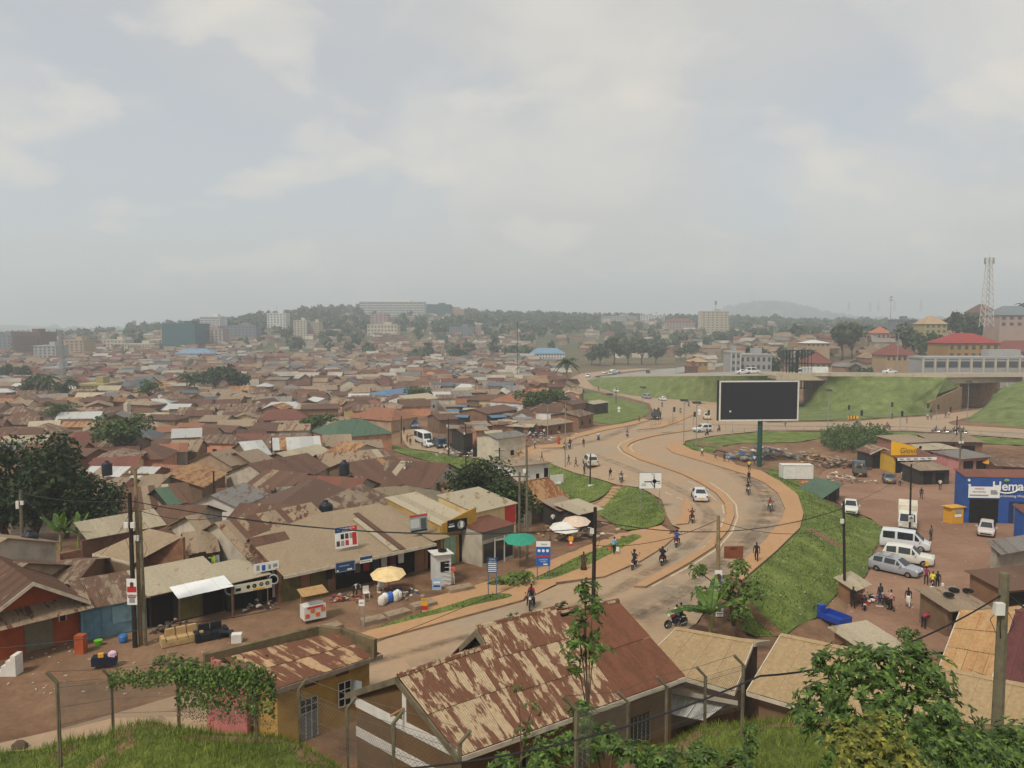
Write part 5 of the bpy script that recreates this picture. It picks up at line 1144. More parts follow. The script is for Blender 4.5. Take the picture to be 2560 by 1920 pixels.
for u, v in st_px:
 p = G(u, v)
 rw_ = int(v < 1072)
 if nst[rw_] >= 20 or on_road(p[0], p[1], 2.2) or u > lerp_table([(1028, 1470), (1075, 1380), (1112, 1250)], v) or any((p[0] - x) ** 2 + (p[1] - y) ** 2 < (r * .55 + 1) ** 2 for x, y, r in FOOT): continue
 ang = random.uniform(-.3, .5); L = random.uniform(1.6, 2.6); hz = random.uniform(2.2, 3.0); rm = random.choice(['tan', 'rust', 'mixed', 'grey', 'cream', 'blue'])
 whouse('small %s roofed market stall, %s from the left in the %s row' % (ADJ[rm], ORD[nst[rw_]], ('kerbside', 'rear')[rw_]), (p[0] - math.cos(ang) * L, p[1] - math.sin(ang) * L, p[2] + hz), (p[0] + math.cos(ang) * L, p[1] + math.sin(ang) * L, p[2] + hz), random.uniform(1.3, 2.0), hz, .4, RM[rm], WM[random.choice(['dark', 'mud', 'brown', 'dark'])], 'market_stall', 'stall', group='kerbside market stalls', ops=False); nst[rw_] += 1
cand = []
y = 84.0; row = 0
while y < 300:
 sp = 7.7 + (y - 84) * .014; xmin = -1.0 * y * .70 - 10; x = xmin + (row % 2) * sp * .5
 while x < 60:
  cand.append((x + random.uniform(-1.3, 1.3), y + random.uniform(-1.0, 1.0))); x += sp * random.uniform(1.0, 1.35)
 y += sp * .84; row += 1
houses = []
for x, y in cand:
 if len(houses) >= 270 or not slum_ok(x, y): continue
 if any((x - fx) ** 2 + (y - fy) ** 2 < (fr * .8 + 3.2) ** 2 for fx, fy, fr in FOOT[:len(FOOT) - len(houses)]): continue
 rm = random.choice(POOL); u, v = proj(x, y, g(x, y) + 3)
 nm, lu, lv = min(LAND, key=lambda l: (l[1] - u) ** 2 + (2.2 * (l[2] - v)) ** 2)
 side = ('behind' if v < lv else 'in front of') if abs(2.2 * (v - lv)) > abs(u - lu) else ('left of' if u < lu else 'right of')
 hip = random.choice([0, 0, 0, 2.2]); key = (rm, nm, side, bool(hip)); k = LABEL_N.get(key, 0); LABEL_N[key] = k + 1
 lab = '%s%s %s house %s %s' % ((ORD[min(k, 19)] + ' ') if k else 'nearest ', ADJ[rm], 'hip-roofed' if hip else 'gable-roofed', side, nm)
 ang = random.gauss(.12, .22) + random.choice([0, 0, 0, math.pi / 2]); L = random.uniform(5.5, 10) - 2 * hip * .8; half = random.uniform(2.5, 3.7); hz = random.uniform(3.5, 5.0); rise = random.uniform(.9, 1.8)
 L = max(L, 2.0)
 zr = g(x, y) + hz; dx, dy = math.cos(ang) * L / 2, math.sin(ang) * L / 2
 houses.append(whouse(lab, (x - dx, y - dy, zr), (x + dx, y + dy, zr), half, hz, rise, RM[rm], WM[random.choice(WPOOL)], hip=hip, group='houses of the tightly packed slum', ops=y < 150, sheets=max(2, int(L / 1.3)) if y < 150 and not hip else 1))
# the mass beyond: one object
FARC = [rgb(c) for c in ('7a5b48 86705a 8e7a62 6b4a3d 87755f 8f806a 8a8276 b0aa9c 70483c 815243 7d7872 646b72 8b7159 957c60 6a4a3c 75594a a8a296').split()]
WALLC = [rgb(c) for c in ('8f7d68 a39682 77624f b8ad9a 8a6a54 c4b9a4').split()]
def far_house(b, x, y, z, L, W, h, rise, ang, rc, wc):
 ca, sa = math.cos(ang), math.sin(ang); q = lambda s, t, zz: (x + s * ca - t * sa, y + s * sa + t * ca, z + zz)
 b.c = wc; k = .9
 b.mesh([q(-L * k, -W * k, -1.5), q(L * k, -W * k, -1.5), q(L * k, W * k, -1.5), q(-L * k, W * k, -1.5), q(-L * k, -W * k, h), q(L * k, -W * k, h), q(L * k, W * k, h), q(-L * k, W * k, h), q(-L * k, 0, h + rise * .9), q(L * k, 0, h + rise * .9)], [(0, 1, 5, 4), (1, 2, 6, 9, 5), (2, 3, 7, 6), (3, 0, 4, 8, 7)])
 b.c = tuple(k_ * .78 for k_ in rc); R0, R1 = q(-L, 0, h + rise), q(L, 0, h + rise)
 for s in (-1, 1): b.slab([R1, R0, q(-L, s * W, h - .05), q(L, s * W, h - .05)] if s < 0 else [R0, R1, q(L, s * W, h - .05), q(-L, s * W, h - .05)], .08)
fb = MB(); random.seed(5); nfar = 0
y = max(h.location.y for h in houses) - 4
while y < 1300:
 sp = 8.8 + max(0, y - 420) * .014; x = -y * .72 - 20
 while x < y * .15 + 20:
  X, Y = x + random.uniform(-2, 2), y + random.uniform(-2, 2); u, v = proj(X, Y, g(X, Y))
  dens = 1.0 if y < 560 else max(.4, 1 - (y - 560) / 700)
  if slum_ok(X, Y) and random.random() < dens * .92 and mnoise.noise((X * .008, Y * .008, 2)) > -.42:
   far_house(fb, X, Y, g(X, Y), random.uniform(3, 5.6), random.uniform(2.4, 3.8), random.uniform(2.6, 3.8), random.uniform(.8, 2), random.gauss(.1, .25) + random.choice([0, 0, math.pi / 2]), random.choice(FARC), random.choice(WALLC)); nfar += 1
  x += sp * random.uniform(1.0, 1.5)
 y += sp * .9
# right-hand quarter beyond the bypass
y = 300.0
while y < 1500:
 sp = 17.0 + max(0, y - 420) * .014; x = y * .06
 while x < y * .74 + 20:
  X, Y = x + random.uniform(-4, 4), y + random.uniform(-4, 4); u, v = proj(X, Y, g(X, Y))
  if random.random() < .62 and (v < 925 or u > 1900) and not (u < 1700 and v > 895) and not on_road(X, Y, 4) and u > 1400:
   far_house(fb, X, Y, g(X, Y), random.uniform(4, 8), random.uniform(3.5, 5), random.uniform(3, 5.5), random.uniform(1, 2.4), random.gauss(.1, .3) + random.choice([0, 0, math.pi / 2]), random.choice(FARC), random.choice(WALLC)); nfar += 1
  x += sp * random.uniform(1.0, 1.6)
 y += sp * .9
b = fb; o = b.build('distant_houses', attrmat('distant_house_surfaces', var=.3, scale=.25)); tag(o, 'mass of small tin-roofed houses fading into haze across the valley', 'houses', kind='stuff')
# ---------------------------------------------------------------- far buildings (windows are built)
WIN_ME = {}
def win_mesh(w, h, mat):
 k = (round(w, 2), round(h, 2), mat.name)
 if k not in WIN_ME:
  b = MB(); b.box((0, 0, 0), (w, .2, h)); me = b.data('window'); me.materials.append(mat); WIN_ME[k] = me
 return WIN_ME[k]
FARWIN = M('far_window', '4a5052', .5, .1, 1)
BLK = []
def block(label, u0, u1, vt, vb, y, floors, cols, wall, depth=14, roof=None, rise=0, name='tower_block', rz=0.0, balc=False, winw=.45, cat='building', roofc=None, pil=False, ground=None):
 """rectangular building filling pixel box (u0,vt)-(u1,vb) at distance y"""
 y = min(y, G((u0 + u1) / 2, vb)[1]); BLK.append((u0, u1, vt, vb, y)); A, B = PY(u0, vt, y), PY(u1, vt, y); W = B[0] - A[0]; top = A[2]; bot = PY(u0, vb, y)[2]; gz = g((A[0] + B[0]) / 2, y + depth / 2); base = min(bot, gz) - 1
 t = thing(name, label, cat, ((A[0] + B[0]) / 2, y, base), rz); H = top - base; hv = top - bot
 part(lambda b: b.box((0, depth / 2, 0), (W, depth, H)), 'wall', wall, t)
 if roof == 'hip': part(lambda b: (b.mesh([(-W / 2 - .6, -.6, H + .02), (W / 2 + .6, -.6, H + .02), (W / 2 + .6, depth + .6, H + .02), (-W / 2 - .6, depth + .6, H + .02), (-W / 2 + depth * .4, depth / 2, H + rise), (W / 2 - depth * .4, depth / 2, H + rise)], [(0, 1, 5, 4), (1, 2, 5), (2, 3, 4, 5), (3, 0, 4), (3, 2, 1, 0)])), 'roof', roofc, t)
 else:
  part(lambda b: b.box((0, depth / 2, H + .003), (W + .5, depth + .5, .7)), 'roof_slab', roofc or wall, t); part(lambda b: b.box((W * .15, depth / 2, H + .7), (W * .25, depth * .4, 2.4)), 'stair_head', wall, t)
 fh = hv / floors; cw = W / cols
 for i in range(floors):
  for j in range(cols):
   o = bpy.data.objects.new('window', win_mesh(cw * winw, fh * .5, FARWIN)); COL.objects.link(o); o.parent = t; o.location = (-W / 2 + cw * (j + .5), -.04, H - hv + fh * (i + .28))
  if balc: part(lambda b: b.box((0, -.7, H - hv + fh * i), (W * .9, 1.4, .9)), 'balcony', wall, t)
 if pil:
  for j in range(cols + 1): part(lambda b: b.box((-W / 2 + cw * j, -.15, 0), (cw * .14, .35, H)), 'pilaster', pil, t)
 return t
FW = {k: M('far_' + k, c, .9, .12, .15) for k, c in dict(brown='665044', grey='9a9a98', cream='b8ad98', teal='34595c', white='c3c2be', pink='a08a80', slate='6f777b', red='74463e', blue='6d8ba3', yellow='9c9062', tan='a58d6e', ochre='9a7c50').items()}
block('brown high-rise block at the far left of the skyline', 30, 100, 832, 893, 900, 9, 6, FW['brown'], 22, balc=True)
block('pale grey apartment block right of the brown high-rise', 84, 139, 866, 908, 820, 6, 5, FW['grey'], 16)
block('grey-tan apartment block with white stair strip on the skyline', 150, 208, 852, 893, 1000, 6, 5, FW['tan'], 18)
block('hazy glass building at the extreme left edge', -30, 28, 838, 885, 1250, 6, 5, FW['slate'], 20)
block('row of cream walk-up flats left of the telecom mast', 257, 312, 851, 873, 1100, 3, 6, FW['cream'], 16)
block('long low cream building under the telecom mast', 310, 384, 861, 877, 1050, 2, 10, FW['cream'], 14)
block('large teal netted building under construction on the skyline', 404, 486, 811, 874, 950, 1, 1, FW['teal'], 34, winw=.01)
block('white high-rise behind the pink apartment block', 500, 550, 793, 850, 1080, 10, 5, FW['white'], 20, pil=FW['slate'])
block('pale pink apartment block right of the teal building', 487, 555, 824, 867, 980, 6, 7, FW['pink'], 18, pil=FW['white'])
block('long grey block half hidden by ridge trees', 555, 640, 815, 850, 1080, 5, 9, FW['slate'], 16)
block('school with light blue roof below the teal building', 438, 527, 884, 898, 720, 1, 12, FW['white'], 14, 'hip', 3.5, 'school_building', roofc=FW['blue'])
block('low block with pale blue roof right of the school', 500, 556, 898, 905, 700, 1, 6, FW['white'], 12, 'hip', 2.5, 'school_building', roofc=FW['blue'])
block('pale yellow church building in the left mid distance', 192, 260, 965, 996, 330, 2, 6, FW['yellow'], 12, name='church_building')
block('taller cream wing with arcade behind the yellow church', 170, 218, 952, 975, 345, 2, 5, FW['cream'], 10, 'hip', 1.5, name='church_building', roofc=FW['red'])
block('peach two-storey house right of the yellow church', 280, 302, 961, 980, 350, 2, 2, FW['pink'], 8)
block('old terrace with pale front left of the church', 105, 157, 922, 948, 430, 3, 5, FW['grey'], 12)
block('red roofed villa at the far left below the skyline', 14, 74, 938, 955, 430, 1, 5, FW['tan'], 16, 'hip', 4, 'villa', roofc=FW['red'])
block('cream box house on a roof in the left slum', 284, 319, 1040, 1058, 215, 1, 1, FW['cream'], 5, winw=.2, name='house')
block('white seven-storey block with antenna on the ridge', 667, 714, 784, 822, 1150, 6, 6, FW['white'], 18)
block('cream tower left of the twin pair', 734, 765, 802, 848, 1000, 8, 4, FW['cream'], 14, pil=FW['white'])
block('cream tower right of the twin pair', 772, 798, 806, 846, 1010, 8, 3, FW['cream'], 14, pil=FW['brown'])
block('long white institutional building on top of the ridge', 899, 1060, 755, 792, 1450, 6, 18, FW['white'], 30, pil=FW['slate'], winw=.6)
block('grey-green institutional wing right of the long white building', 1061, 1125, 762, 790, 1460, 4, 8, FW['teal'], 30)
block('beige block at the right end of the ridge campus', 1095, 1160, 774, 792, 1400, 3, 8, FW['tan'], 20)
block('beige hall with red banding below the ridge campus', 926, 968, 786, 815, 1120, 5, 4, FW['pink'], 16)
block('cream flats stepping down below the beige hall', 918, 993, 813, 840, 1080, 3, 9, FW['cream'], 16)
block('grey terraced block on the ridge slope', 1123, 1182, 818, 842, 1050, 4, 8, FW['slate'], 14)
block('reddish block beside the grey terraced block', 1184, 1202, 820, 840, 1040, 3, 3, FW['pink'], 12)
block('pale slab block on the plateau, left one of two', 1506, 1592, 791, 808, 1300, 3, 12, FW['grey'], 16)
block('pale slab block on the plateau, right one of two', 1601, 1662, 788, 808, 1280, 4, 9, FW['white'], 16)
block('pink walled block with red roof on the plateau', 1665, 1737, 804, 828, 950, 4, 9, FW['pink'], 18, 'hip', 4, roofc=FW['red'])
block('beige twin-core tower block on the right of the plateau', 1755, 1821, 779, 834, 900, 9, 6, FW['cream'], 18, pil=FW['tan'])
block('school with blue-grey roof behind the palm', 1326, 1413, 884, 898, 620, 2, 12, FW['white'], 14, 'hip', 4, 'school_building', roofc=FW['blue'])
block('modern grey commercial building above the grass embankment', 1850, 1930, 889, 928, 335, 2, 6, FW['grey'], 14, name='commercial_building')
block('columned grey wing of the modern commercial building', 1828, 1852, 883, 930, 330, 3, 2, FW['grey'], 12, name='commercial_building', pil=FW['white'])
ap = block('yellow apartment house with scarlet hip roof right of the tall lamp', 2371, 2499, 858, 899, 300, 2, 7, FW['ochre'], 15, 'hip', 3.8, 'apartment_house', roofc=M('scarlet_roof', '8f3a34', .7, .1, .4), balc=False)
for fx in (-.42, -.02):
 for fz in (1.2, 4.4): part(lambda b: b.box((fx * 19.7, -.8, fz + 1), (2.6, 1.5, .9)), 'balcony', FW['tan'], ap)
part(lambda b: b.box((-3.6, -.1, 1), (2.2, .3, 6)), 'stair_panel', FW['slate'], ap)
arc = block('long low grey arcade of lock-up shops below the apartment house', 2308, 2640, 897, 926, 272, 1, 11, FW['grey'], 10, name='arcade_building', winw=.72, pil=FW['cream'])
block('two-storey ochre house with columns on the right hillside', 2313, 2368, 810, 835, 420, 2, 4, FW['yellow'], 12, 'hip', 4.5, 'villa', roofc=FW['tan'])
block('hip-roofed house behind the telecom tower', 2441, 2497, 782, 800, 440, 1, 4, FW['pink'], 12, 'hip', 5, 'villa', roofc=FW['brown'])
block('large brick house at the right edge of the hillside', 2500, 2600, 788, 818, 405, 2, 5, FW['pink'], 14, 'hip', 5, 'villa', roofc=FW['slate'])
block('unfinished concrete frame building on the right hillside', 2243, 2285, 801, 820, 560, 3, 5, FW['slate'], 14, winw=.7)
block('maroon hip-roofed bungalow left of the tall lamp', 2215, 2283, 888, 905, 310, 1, 5, FW['tan'], 12, 'hip', 4.5, 'bungalow', roofc=FW['red'])
block('maroon roofed bungalow right of the apartment house', 2505, 2620, 880, 900, 310, 1, 5, FW['tan'], 12, 'hip', 4.5, 'bungalow', roofc=FW['red'])
block('maroon roofed bungalow behind the black lattice frame', 2025, 2080, 908, 922, 300, 1, 4, FW['tan'], 12, 'hip', 4.2, 'bungalow', roofc=FW['red'])
block('long pale roofed store behind the black lattice frame', 2016, 2075, 858, 868, 400, 1, 5, FW['tan'], 12, 'hip', 1.5, 'store_building', roofc=FW['white'])
block('orange roofed house among the hillside trees', 2192, 2226, 833, 848, 450, 1, 3, FW['pink'], 10, 'hip', 4, 'villa', roofc=M('far_orange', 'a8674f', .9, .1, .2))
block('gabled ochre warehouse beyond the highway', 1730, 1770, 905, 918, 420, 1, 3, FW['ochre'], 14, 'hip', 3, 'warehouse', roofc=FW['tan'])
block('red fronted kiosk row beyond the highway', 1718, 1745, 918, 931, 400, 1, 3, FW['red'], 6, name='kiosk_row')
# far woods on the ridges: one mass
def far_crown(b, x, y, z, r, h, n):
 u, v = proj(x, y, z + h)
 if any(u0 - 8 < u < u1 + 8 and y < yy and v < vb - 6 for u0, u1, vt, vb, yy in BLK): return
 leaf_cloud(b, (x, y, z + h * .55), r, n, r * .5, (1, 1, h / (2 * r)), .2, -.75)
wb = MB(); random.seed(9)
for _ in range(4600):
 y = random.uniform(560, 1650); x = random.uniform(-.70 * y, .74 * y); nz = mnoise.noise((x * .006, y * .006, 7))
 hill = g(x, y); p = .14 + .75 * sstep(0, 26, hill) + .6 * nz
 if random.random() > p: continue
 u, v = proj(x, y, hill)
 if 1400 < u < 1850 and v > 890 or on_road(x, y, 6): continue
 far_crown(wb, x, y, hill, random.uniform(3.5, 7.5), random.uniform(6, 13), 50)
for _ in range(420):   # crown of the far hill and the horizon
 y = random.uniform(2400, 4400); x = random.uniform(-.6 * y, .72 * y); far_crown(wb, x, y, g(x, y) - 3, random.uniform(14, 30), random.uniform(14, 22), 40)
for _ in range(260):
 x = random.gauss(1280, 300); y = random.uniform(3300, 4050); far_crown(wb, x, y, g(x, y) - 3, random.uniform(14, 26), random.uniform(12, 20), 40)
tag(wb.build('distant_woodland', LEAFF), 'hazy dark green woodland covering the distant ridge', 'woodland', kind='stuff')
# masts, pylons
def lattice(label, at, H, w0, w1, mat, name='telecom_mast', ant=True, secs=8, cat='mast', leg=.09):
 t = thing(name, label, cat, at)
 def legs(b):
  for sx in (-1, 1):
   for sy in (-1, 1): b.cyl((sx * w0 / 2, sy * w0 / 2, -.5), (sx * w1 / 2, sy * w1 / 2, H), leg, n=4)
 part(legs, 'legs', mat, t)
 def br(b):
  for i in range(secs):
   z0, z1 = H * i / secs, H * (i + 1) / secs; a, c = w0 + (w1 - w0) * i / secs, w0 + (w1 - w0) * (i + 1) / secs
   for s in (-1, 1):
    b.cyl((-a / 2, s * a / 2, z0), (c / 2, s * c / 2, z1), leg * .6, n=3); b.cyl((a / 2, s * a / 2, z0), (-c / 2, s * c / 2, z1), leg * .6, n=3)
    b.cyl((s * a / 2, -a / 2, z0), (s * c / 2, c / 2, z1), leg * .6, n=3); b.cyl((-c / 2, s * c / 2, z1), (c / 2, s * c / 2, z1), leg * .6, n=3)
 part(br, 'bracing', mat, t)
 if ant:
  for k in range(6):
   a = k * math.pi / 3; part(lambda b: b.box((math.cos(a) * (w1 * .9 + .5), math.sin(a) * (w1 * .9 + .5), H - 3), (.5, .5, 2.8), a), 'antenna_panel', STEEL, t)
  part(lambda b: b.cyl((0, 0, H), (0, 0, H + 3), .06, n=4), 'lightning_rod', mat, t)
 return t
MASTW = M('mast_white', 'b9b4ae', .6, .1, 1); MASTR = M('mast_faded_red', '8d6a66', .6, .1, 1)
p = PY(2466, 815, 380); lattice('white lattice telecom tower with antenna panels on the right hillside', p, 33, 4.5, 1.8, MASTW, secs=11, leg=.16)
p = G(158, 985); lattice('slim grey lattice mast in the left slum', p, 24, 1.6, .8, STEEL, secs=12, ant=False, leg=.12)
def mono(label, u, vt, vb, y, mat, ant=True, r=.5):
 p = PY(u, vb, y); H = PY(u, vt, y)[2] - p[2]; t = thing('telecom_mast', label, 'mast', p); part(lambda b: b.cyl((0, 0, -3), (0, 0, H), r, r * .5, 6), 'pole', mat, t)
 if ant:
  for k in range(3):
   for z in (.98, .86): part(lambda b: b.box((math.cos(k * 2.1) * r * 2.4, math.sin(k * 2.1) * r * 2.4, H * z - 3), (r * 1.6, r * 1.6, 3.2)), 'antenna_panel', mat, t)
mono('thin telecom monopole on the skyline left of the teal building', 337, 801, 852, 1100, MASTR, r=.8)
mono('antenna mast on the white seven-storey block', 692, 764, 784, 1155, MASTW, r=.5, ant=False); mono('slender monopole on the plateau by the twin-core tower', 1789, 752, 780, 900, STEEL, r=.4)
mono('monopole on the hazy right horizon', 2226, 740, 800, 1500, MASTR, r=.9)
for i, (u, vt, vb) in enumerate(((1850, 732, 765), (1873, 730, 765), (1880, 725, 765))): mono('%s of three thin masts on the far hill' % ('left', 'middle', 'right')[i], u, vt, vb, 3900, STEEL, False, .9)
for i, (u, h) in enumerate(((2122, 20), (2175, 20), (2196, 22), (2236, 24), (2302, 24))): p = PY(u, 775, 2600); lattice('pylon on the right horizon, %s from the left' % ORD[i], (p[0], p[1], p[2] - 4), h * 1.33 + 4, 7, 1.5, STEEL, 'power_pylon', False, 4, 'pylon', .35)
# single trees
TG = 'trees standing among the houses'
def T_at(kind, label, u, v, h, w=None, **k): return tree(kind, label, G(u, v), h, w, TG, **k)
T_at('round', 'round leafy tree rising over the slate pyramid roof', 305, 1165, 1.25, 1.35); T_at('dark', 'dense dark tree at the left edge, tallest of its cluster', 165, 1345, .98, .95); T_at('dark', 'dark tree at the extreme left edge', 10, 1350, .95, .85)
T_at('dark', 'lower dark tree on the right flank of the left cluster', 240, 1350, .62, .7); T_at('dark', 'dark tree behind the left cluster', 90, 1350, .8, .8); T_at('dark', 'broad dark leafy tree between the tiled house and the white house', 1195, 1330, .8, 1.0)
T_at('dark', 'small dark tree joined to the leafy tree by the white house', 1262, 1335, .55, .8); T_at('round', 'bush-like tree below the red hip roof', 800, 1108, .9, 1.2); T_at('bushy', 'small tree in front of the zinc hipped roof', 600, 1140, 1.1, .9); T_at('bushy', 'small tree in front of the long zinc roof', 738, 1118, .8, .8)
T_at('round', 'leafy tree above the market by the road bend', 1335, 1050, 1.1, 1.5); T_at('round', 'second leafy tree above the market by the road bend', 1385, 1035, 1.0, 1.4); T_at('round', 'tree beside the long white shed', 1045, 1018, .9, 1.2)
T_at('airy', 'flat-topped airy tree in the left mid distance', 375, 1018, 1.0, 1.0); T_at('airy', 'dark airy tree below the slate roof', 150, 1075, .8, 1.0)
for i, (u, v, h) in enumerate(((495, 985, 1.2), (540, 985, 1.5), (575, 985, 1.6), (600, 985, 1.2), (100, 1000, 1.3), (70, 1000, 1.0), (150, 1000, .9), (20, 960, 1.3), (60, 960, 1.2))): T_at('far1', '%s tree of the bushy patches in the left mid distance' % ORD[i], u, v, h * .75, h * .7)
for i, (u, v, h, k) in enumerate(((1500, 915, 1.5, 'far1'), (1535, 912, 1.8, 'far2'), (1570, 912, 1.7, 'far1'), (1605, 912, 1.6, 'far2'), (1640, 912, 1.4, 'far1'), (1480, 912, 1.2, 'far3'), (1730, 900, 1.4, 'far1'), (1700, 900, 1.2, 'far3'))): T_at(k, '%s tree of the dark grove behind the viaduct' % ORD[i], u, v, h, h)
RT = ((1885, 905, 350, 1.5, 'far1'), (1925, 900, 360, 1.3, 'far3'), (2105, 870, 420, 1.6, 'far2'), (2130, 870, 420, 1.7, 'far1'), (2020, 880, 400, 1.2, 'far3'), (2260, 870, 400, 1.6, 'far1'), (2300, 868, 390, 1.6, 'far3'), (2330, 870, 380, 1.3, 'far1'), (2390, 815, 430, 1.5, 'far2'), (2420, 815, 430, 1.6, 'far1'), (2450, 815, 430, 1.3, 'far1'), (2140, 905, 310, .9, 'far3'), (2170, 905, 310, .8, 'far1'), (2090, 905, 310, .7, 'far3'), (2355, 900, 300, .9, 'far1'), (2240, 925, 280, .55, 'far3'), (2290, 925, 275, .5, 'far1'), (1955, 900, 420, 1.0, 'far1'), (2550, 790, 470, 1.4, 'far2'), (2200, 850, 480, 1.1, 'far1'), (1990, 910, 330, .8, 'far2'))
for i, (u, v, y, h, k) in enumerate(RT):
 p = PY(u, v, y); tree(k, 'hazy dark tree on the right hillside, number %s from the left' % sorted(q[0] for q in RT).index(u), (p[0], p[1], min(p[2], g(p[0], p[1]))), h * (1 if p[2] - g(p[0], p[1]) < 4 else 1.2), h, 'trees on the right hillside')
for i, o in enumerate(sorted([o for o in COL.objects if o.get('group') == 'trees on the right hillside'], key=lambda o: proj(*o.location)[0])): o['label'] = 'hazy dark tree on the right hillside, %s counting from the left' % (ORD + ['twenty-first'])[i]
for i, (u, v, h) in enumerate(((740, 806, 1.7), (780, 806, 2.1), (825, 806, 2.0), (845, 806, 1.5), (905, 800, 1.6), (1175, 800, 1.2), (1210, 800, 1.2), (1375, 806, 1.4), (1425, 806, 1.8), (1560, 800, 1.4), (1938, 806, 1.8))):
 p = PY(u, v, 1350); tree('far2', 'tall tree silhouetted on the ridge skyline, %s from the left' % ORD[i], (p[0], p[1], p[2] - 4), h, h * 1.15, 'skyline trees')
p = G(1417, 985); palm('tall palm tree beside the slip road', p, 12.5, 5.5); palm('palm in the left mid distance beside the bushy patch', G(468, 1005), 9, 4.2); palm('palm left of the yellow church', G(122, 1010), 9, 4.5); palm('second palm close to the yellow church', G(178, 1000), 7, 3.8); palm('palm at the right horizon edge', PY(2553, 800, 450), 9, 4)
# ---------------------------------------------------------------- haze
hz = bpy.data.materials.new('haze'); hz.use_nodes = True; hn = hz.node_tree; hn.nodes.clear()
pv = hn.nodes.new('ShaderNodeVolumePrincipled'); pv.inputs['Color'].default_value = (.84, .92, 1.0, 1); pv.inputs['Density'].default_value = 0.0005; pv.inputs['Anisotropy'].default_value = 0.2
ho = hn.nodes.new('ShaderNodeOutputMaterial'); hn.links.new(pv.outputs[0], ho.inputs['Volume'])
b = MB(); b.box((0, 2300, -40), (9600, 5200, 240)); o = b.build('haze', hz); o['kind'] = 'stuff'; o['label'] = 'pale smoky haze hanging over the whole valley'; o['category'] = 'haze'
# ---------------------------------------------------------------- people (one continuous skinned body per pose)
def limb(J, E, a, b, pos, r, kind):
 J[b] = (pos, r); E.append((a, b, kind))
def pose_joints(p):
 """joint positions for a 1.72 m figure facing -Y"""
 pel, lean = p.get('pel', (0, 0, .95)), p.get('lean', 0.0); J = {'pel': (pel, (.145, .105))}; E = []
 def up(d, x=0, back=0): return (pel[0] + x, pel[1] - math.sin(lean) * d + back * math.cos(lean), pel[2] + math.cos(lean) * d)
 limb(J, E, 'pel', 'waist', up(.17), (.125, .095), 'shirt'); limb(J, E, 'waist', 'chest', up(.40), (.15, .105), 'shirt'); limb(J, E, 'chest', 'neck', up(.53), (.055, .055), 'shirt')
 hl = p.get('head', 0.0); nk = up(.53); hd = lambda d: (nk[0], nk[1] - math.sin(lean * .6 + hl) * d, nk[2] + math.cos(lean * .6 + hl) * d)
 limb(J, E, 'neck', 'jaw', hd(.07), (.06, .065), 'skin'); limb(J, E, 'jaw', 'head', hd(.16), (.078, .092), 'skin'); limb(J, E, 'head', 'crown', hd(.235), (.055, .065), 'hair')
 for s, n in ((-1, 'l'), (1, 'r')):
  sh = up(.46, s * .175); limb(J, E, 'chest', 'sh' + n, sh, (.062, .062), 'shirt')
  el, wr = p['arm' + n]; el = (sh[0] + s * el[0], sh[1] + el[1], sh[2] + el[2]); wr = (el[0] + s * wr[0], el[1] + wr[1], el[2] + wr[2])
  limb(J, E, 'sh' + n, 'el' + n, el, (.044, .044), p.get('sleeve', 'shirt')); limb(J, E, 'el' + n, 'wr' + n, wr, (.031, .031), p.get('cuff', 'skin'))
  hp = (pel[0] + s * .095, pel[1], pel[2] - .06); limb(J, E, 'pel', 'hip' + n, hp, (.092, .092), 'legs')
  kn, an = p['leg' + n]; kn = (hp[0] + s * kn[0], hp[1] + kn[1], hp[2] + kn[2]); an = (kn[0] + s * an[0], kn[1] + an[1], kn[2] + an[2])
  limb(J, E, 'hip' + n, 'kn' + n, kn, (.062, .062), 'legs'); limb(J, E, 'kn' + n, 'an' + n, an, (.042, .042), p.get('calf', 'legs'))
  limb(J, E, 'an' + n, 'toe' + n, (an[0] + s * .03, an[1] - .16, an[2] - .045), (.04, .034), 'shoe')
 return J, E
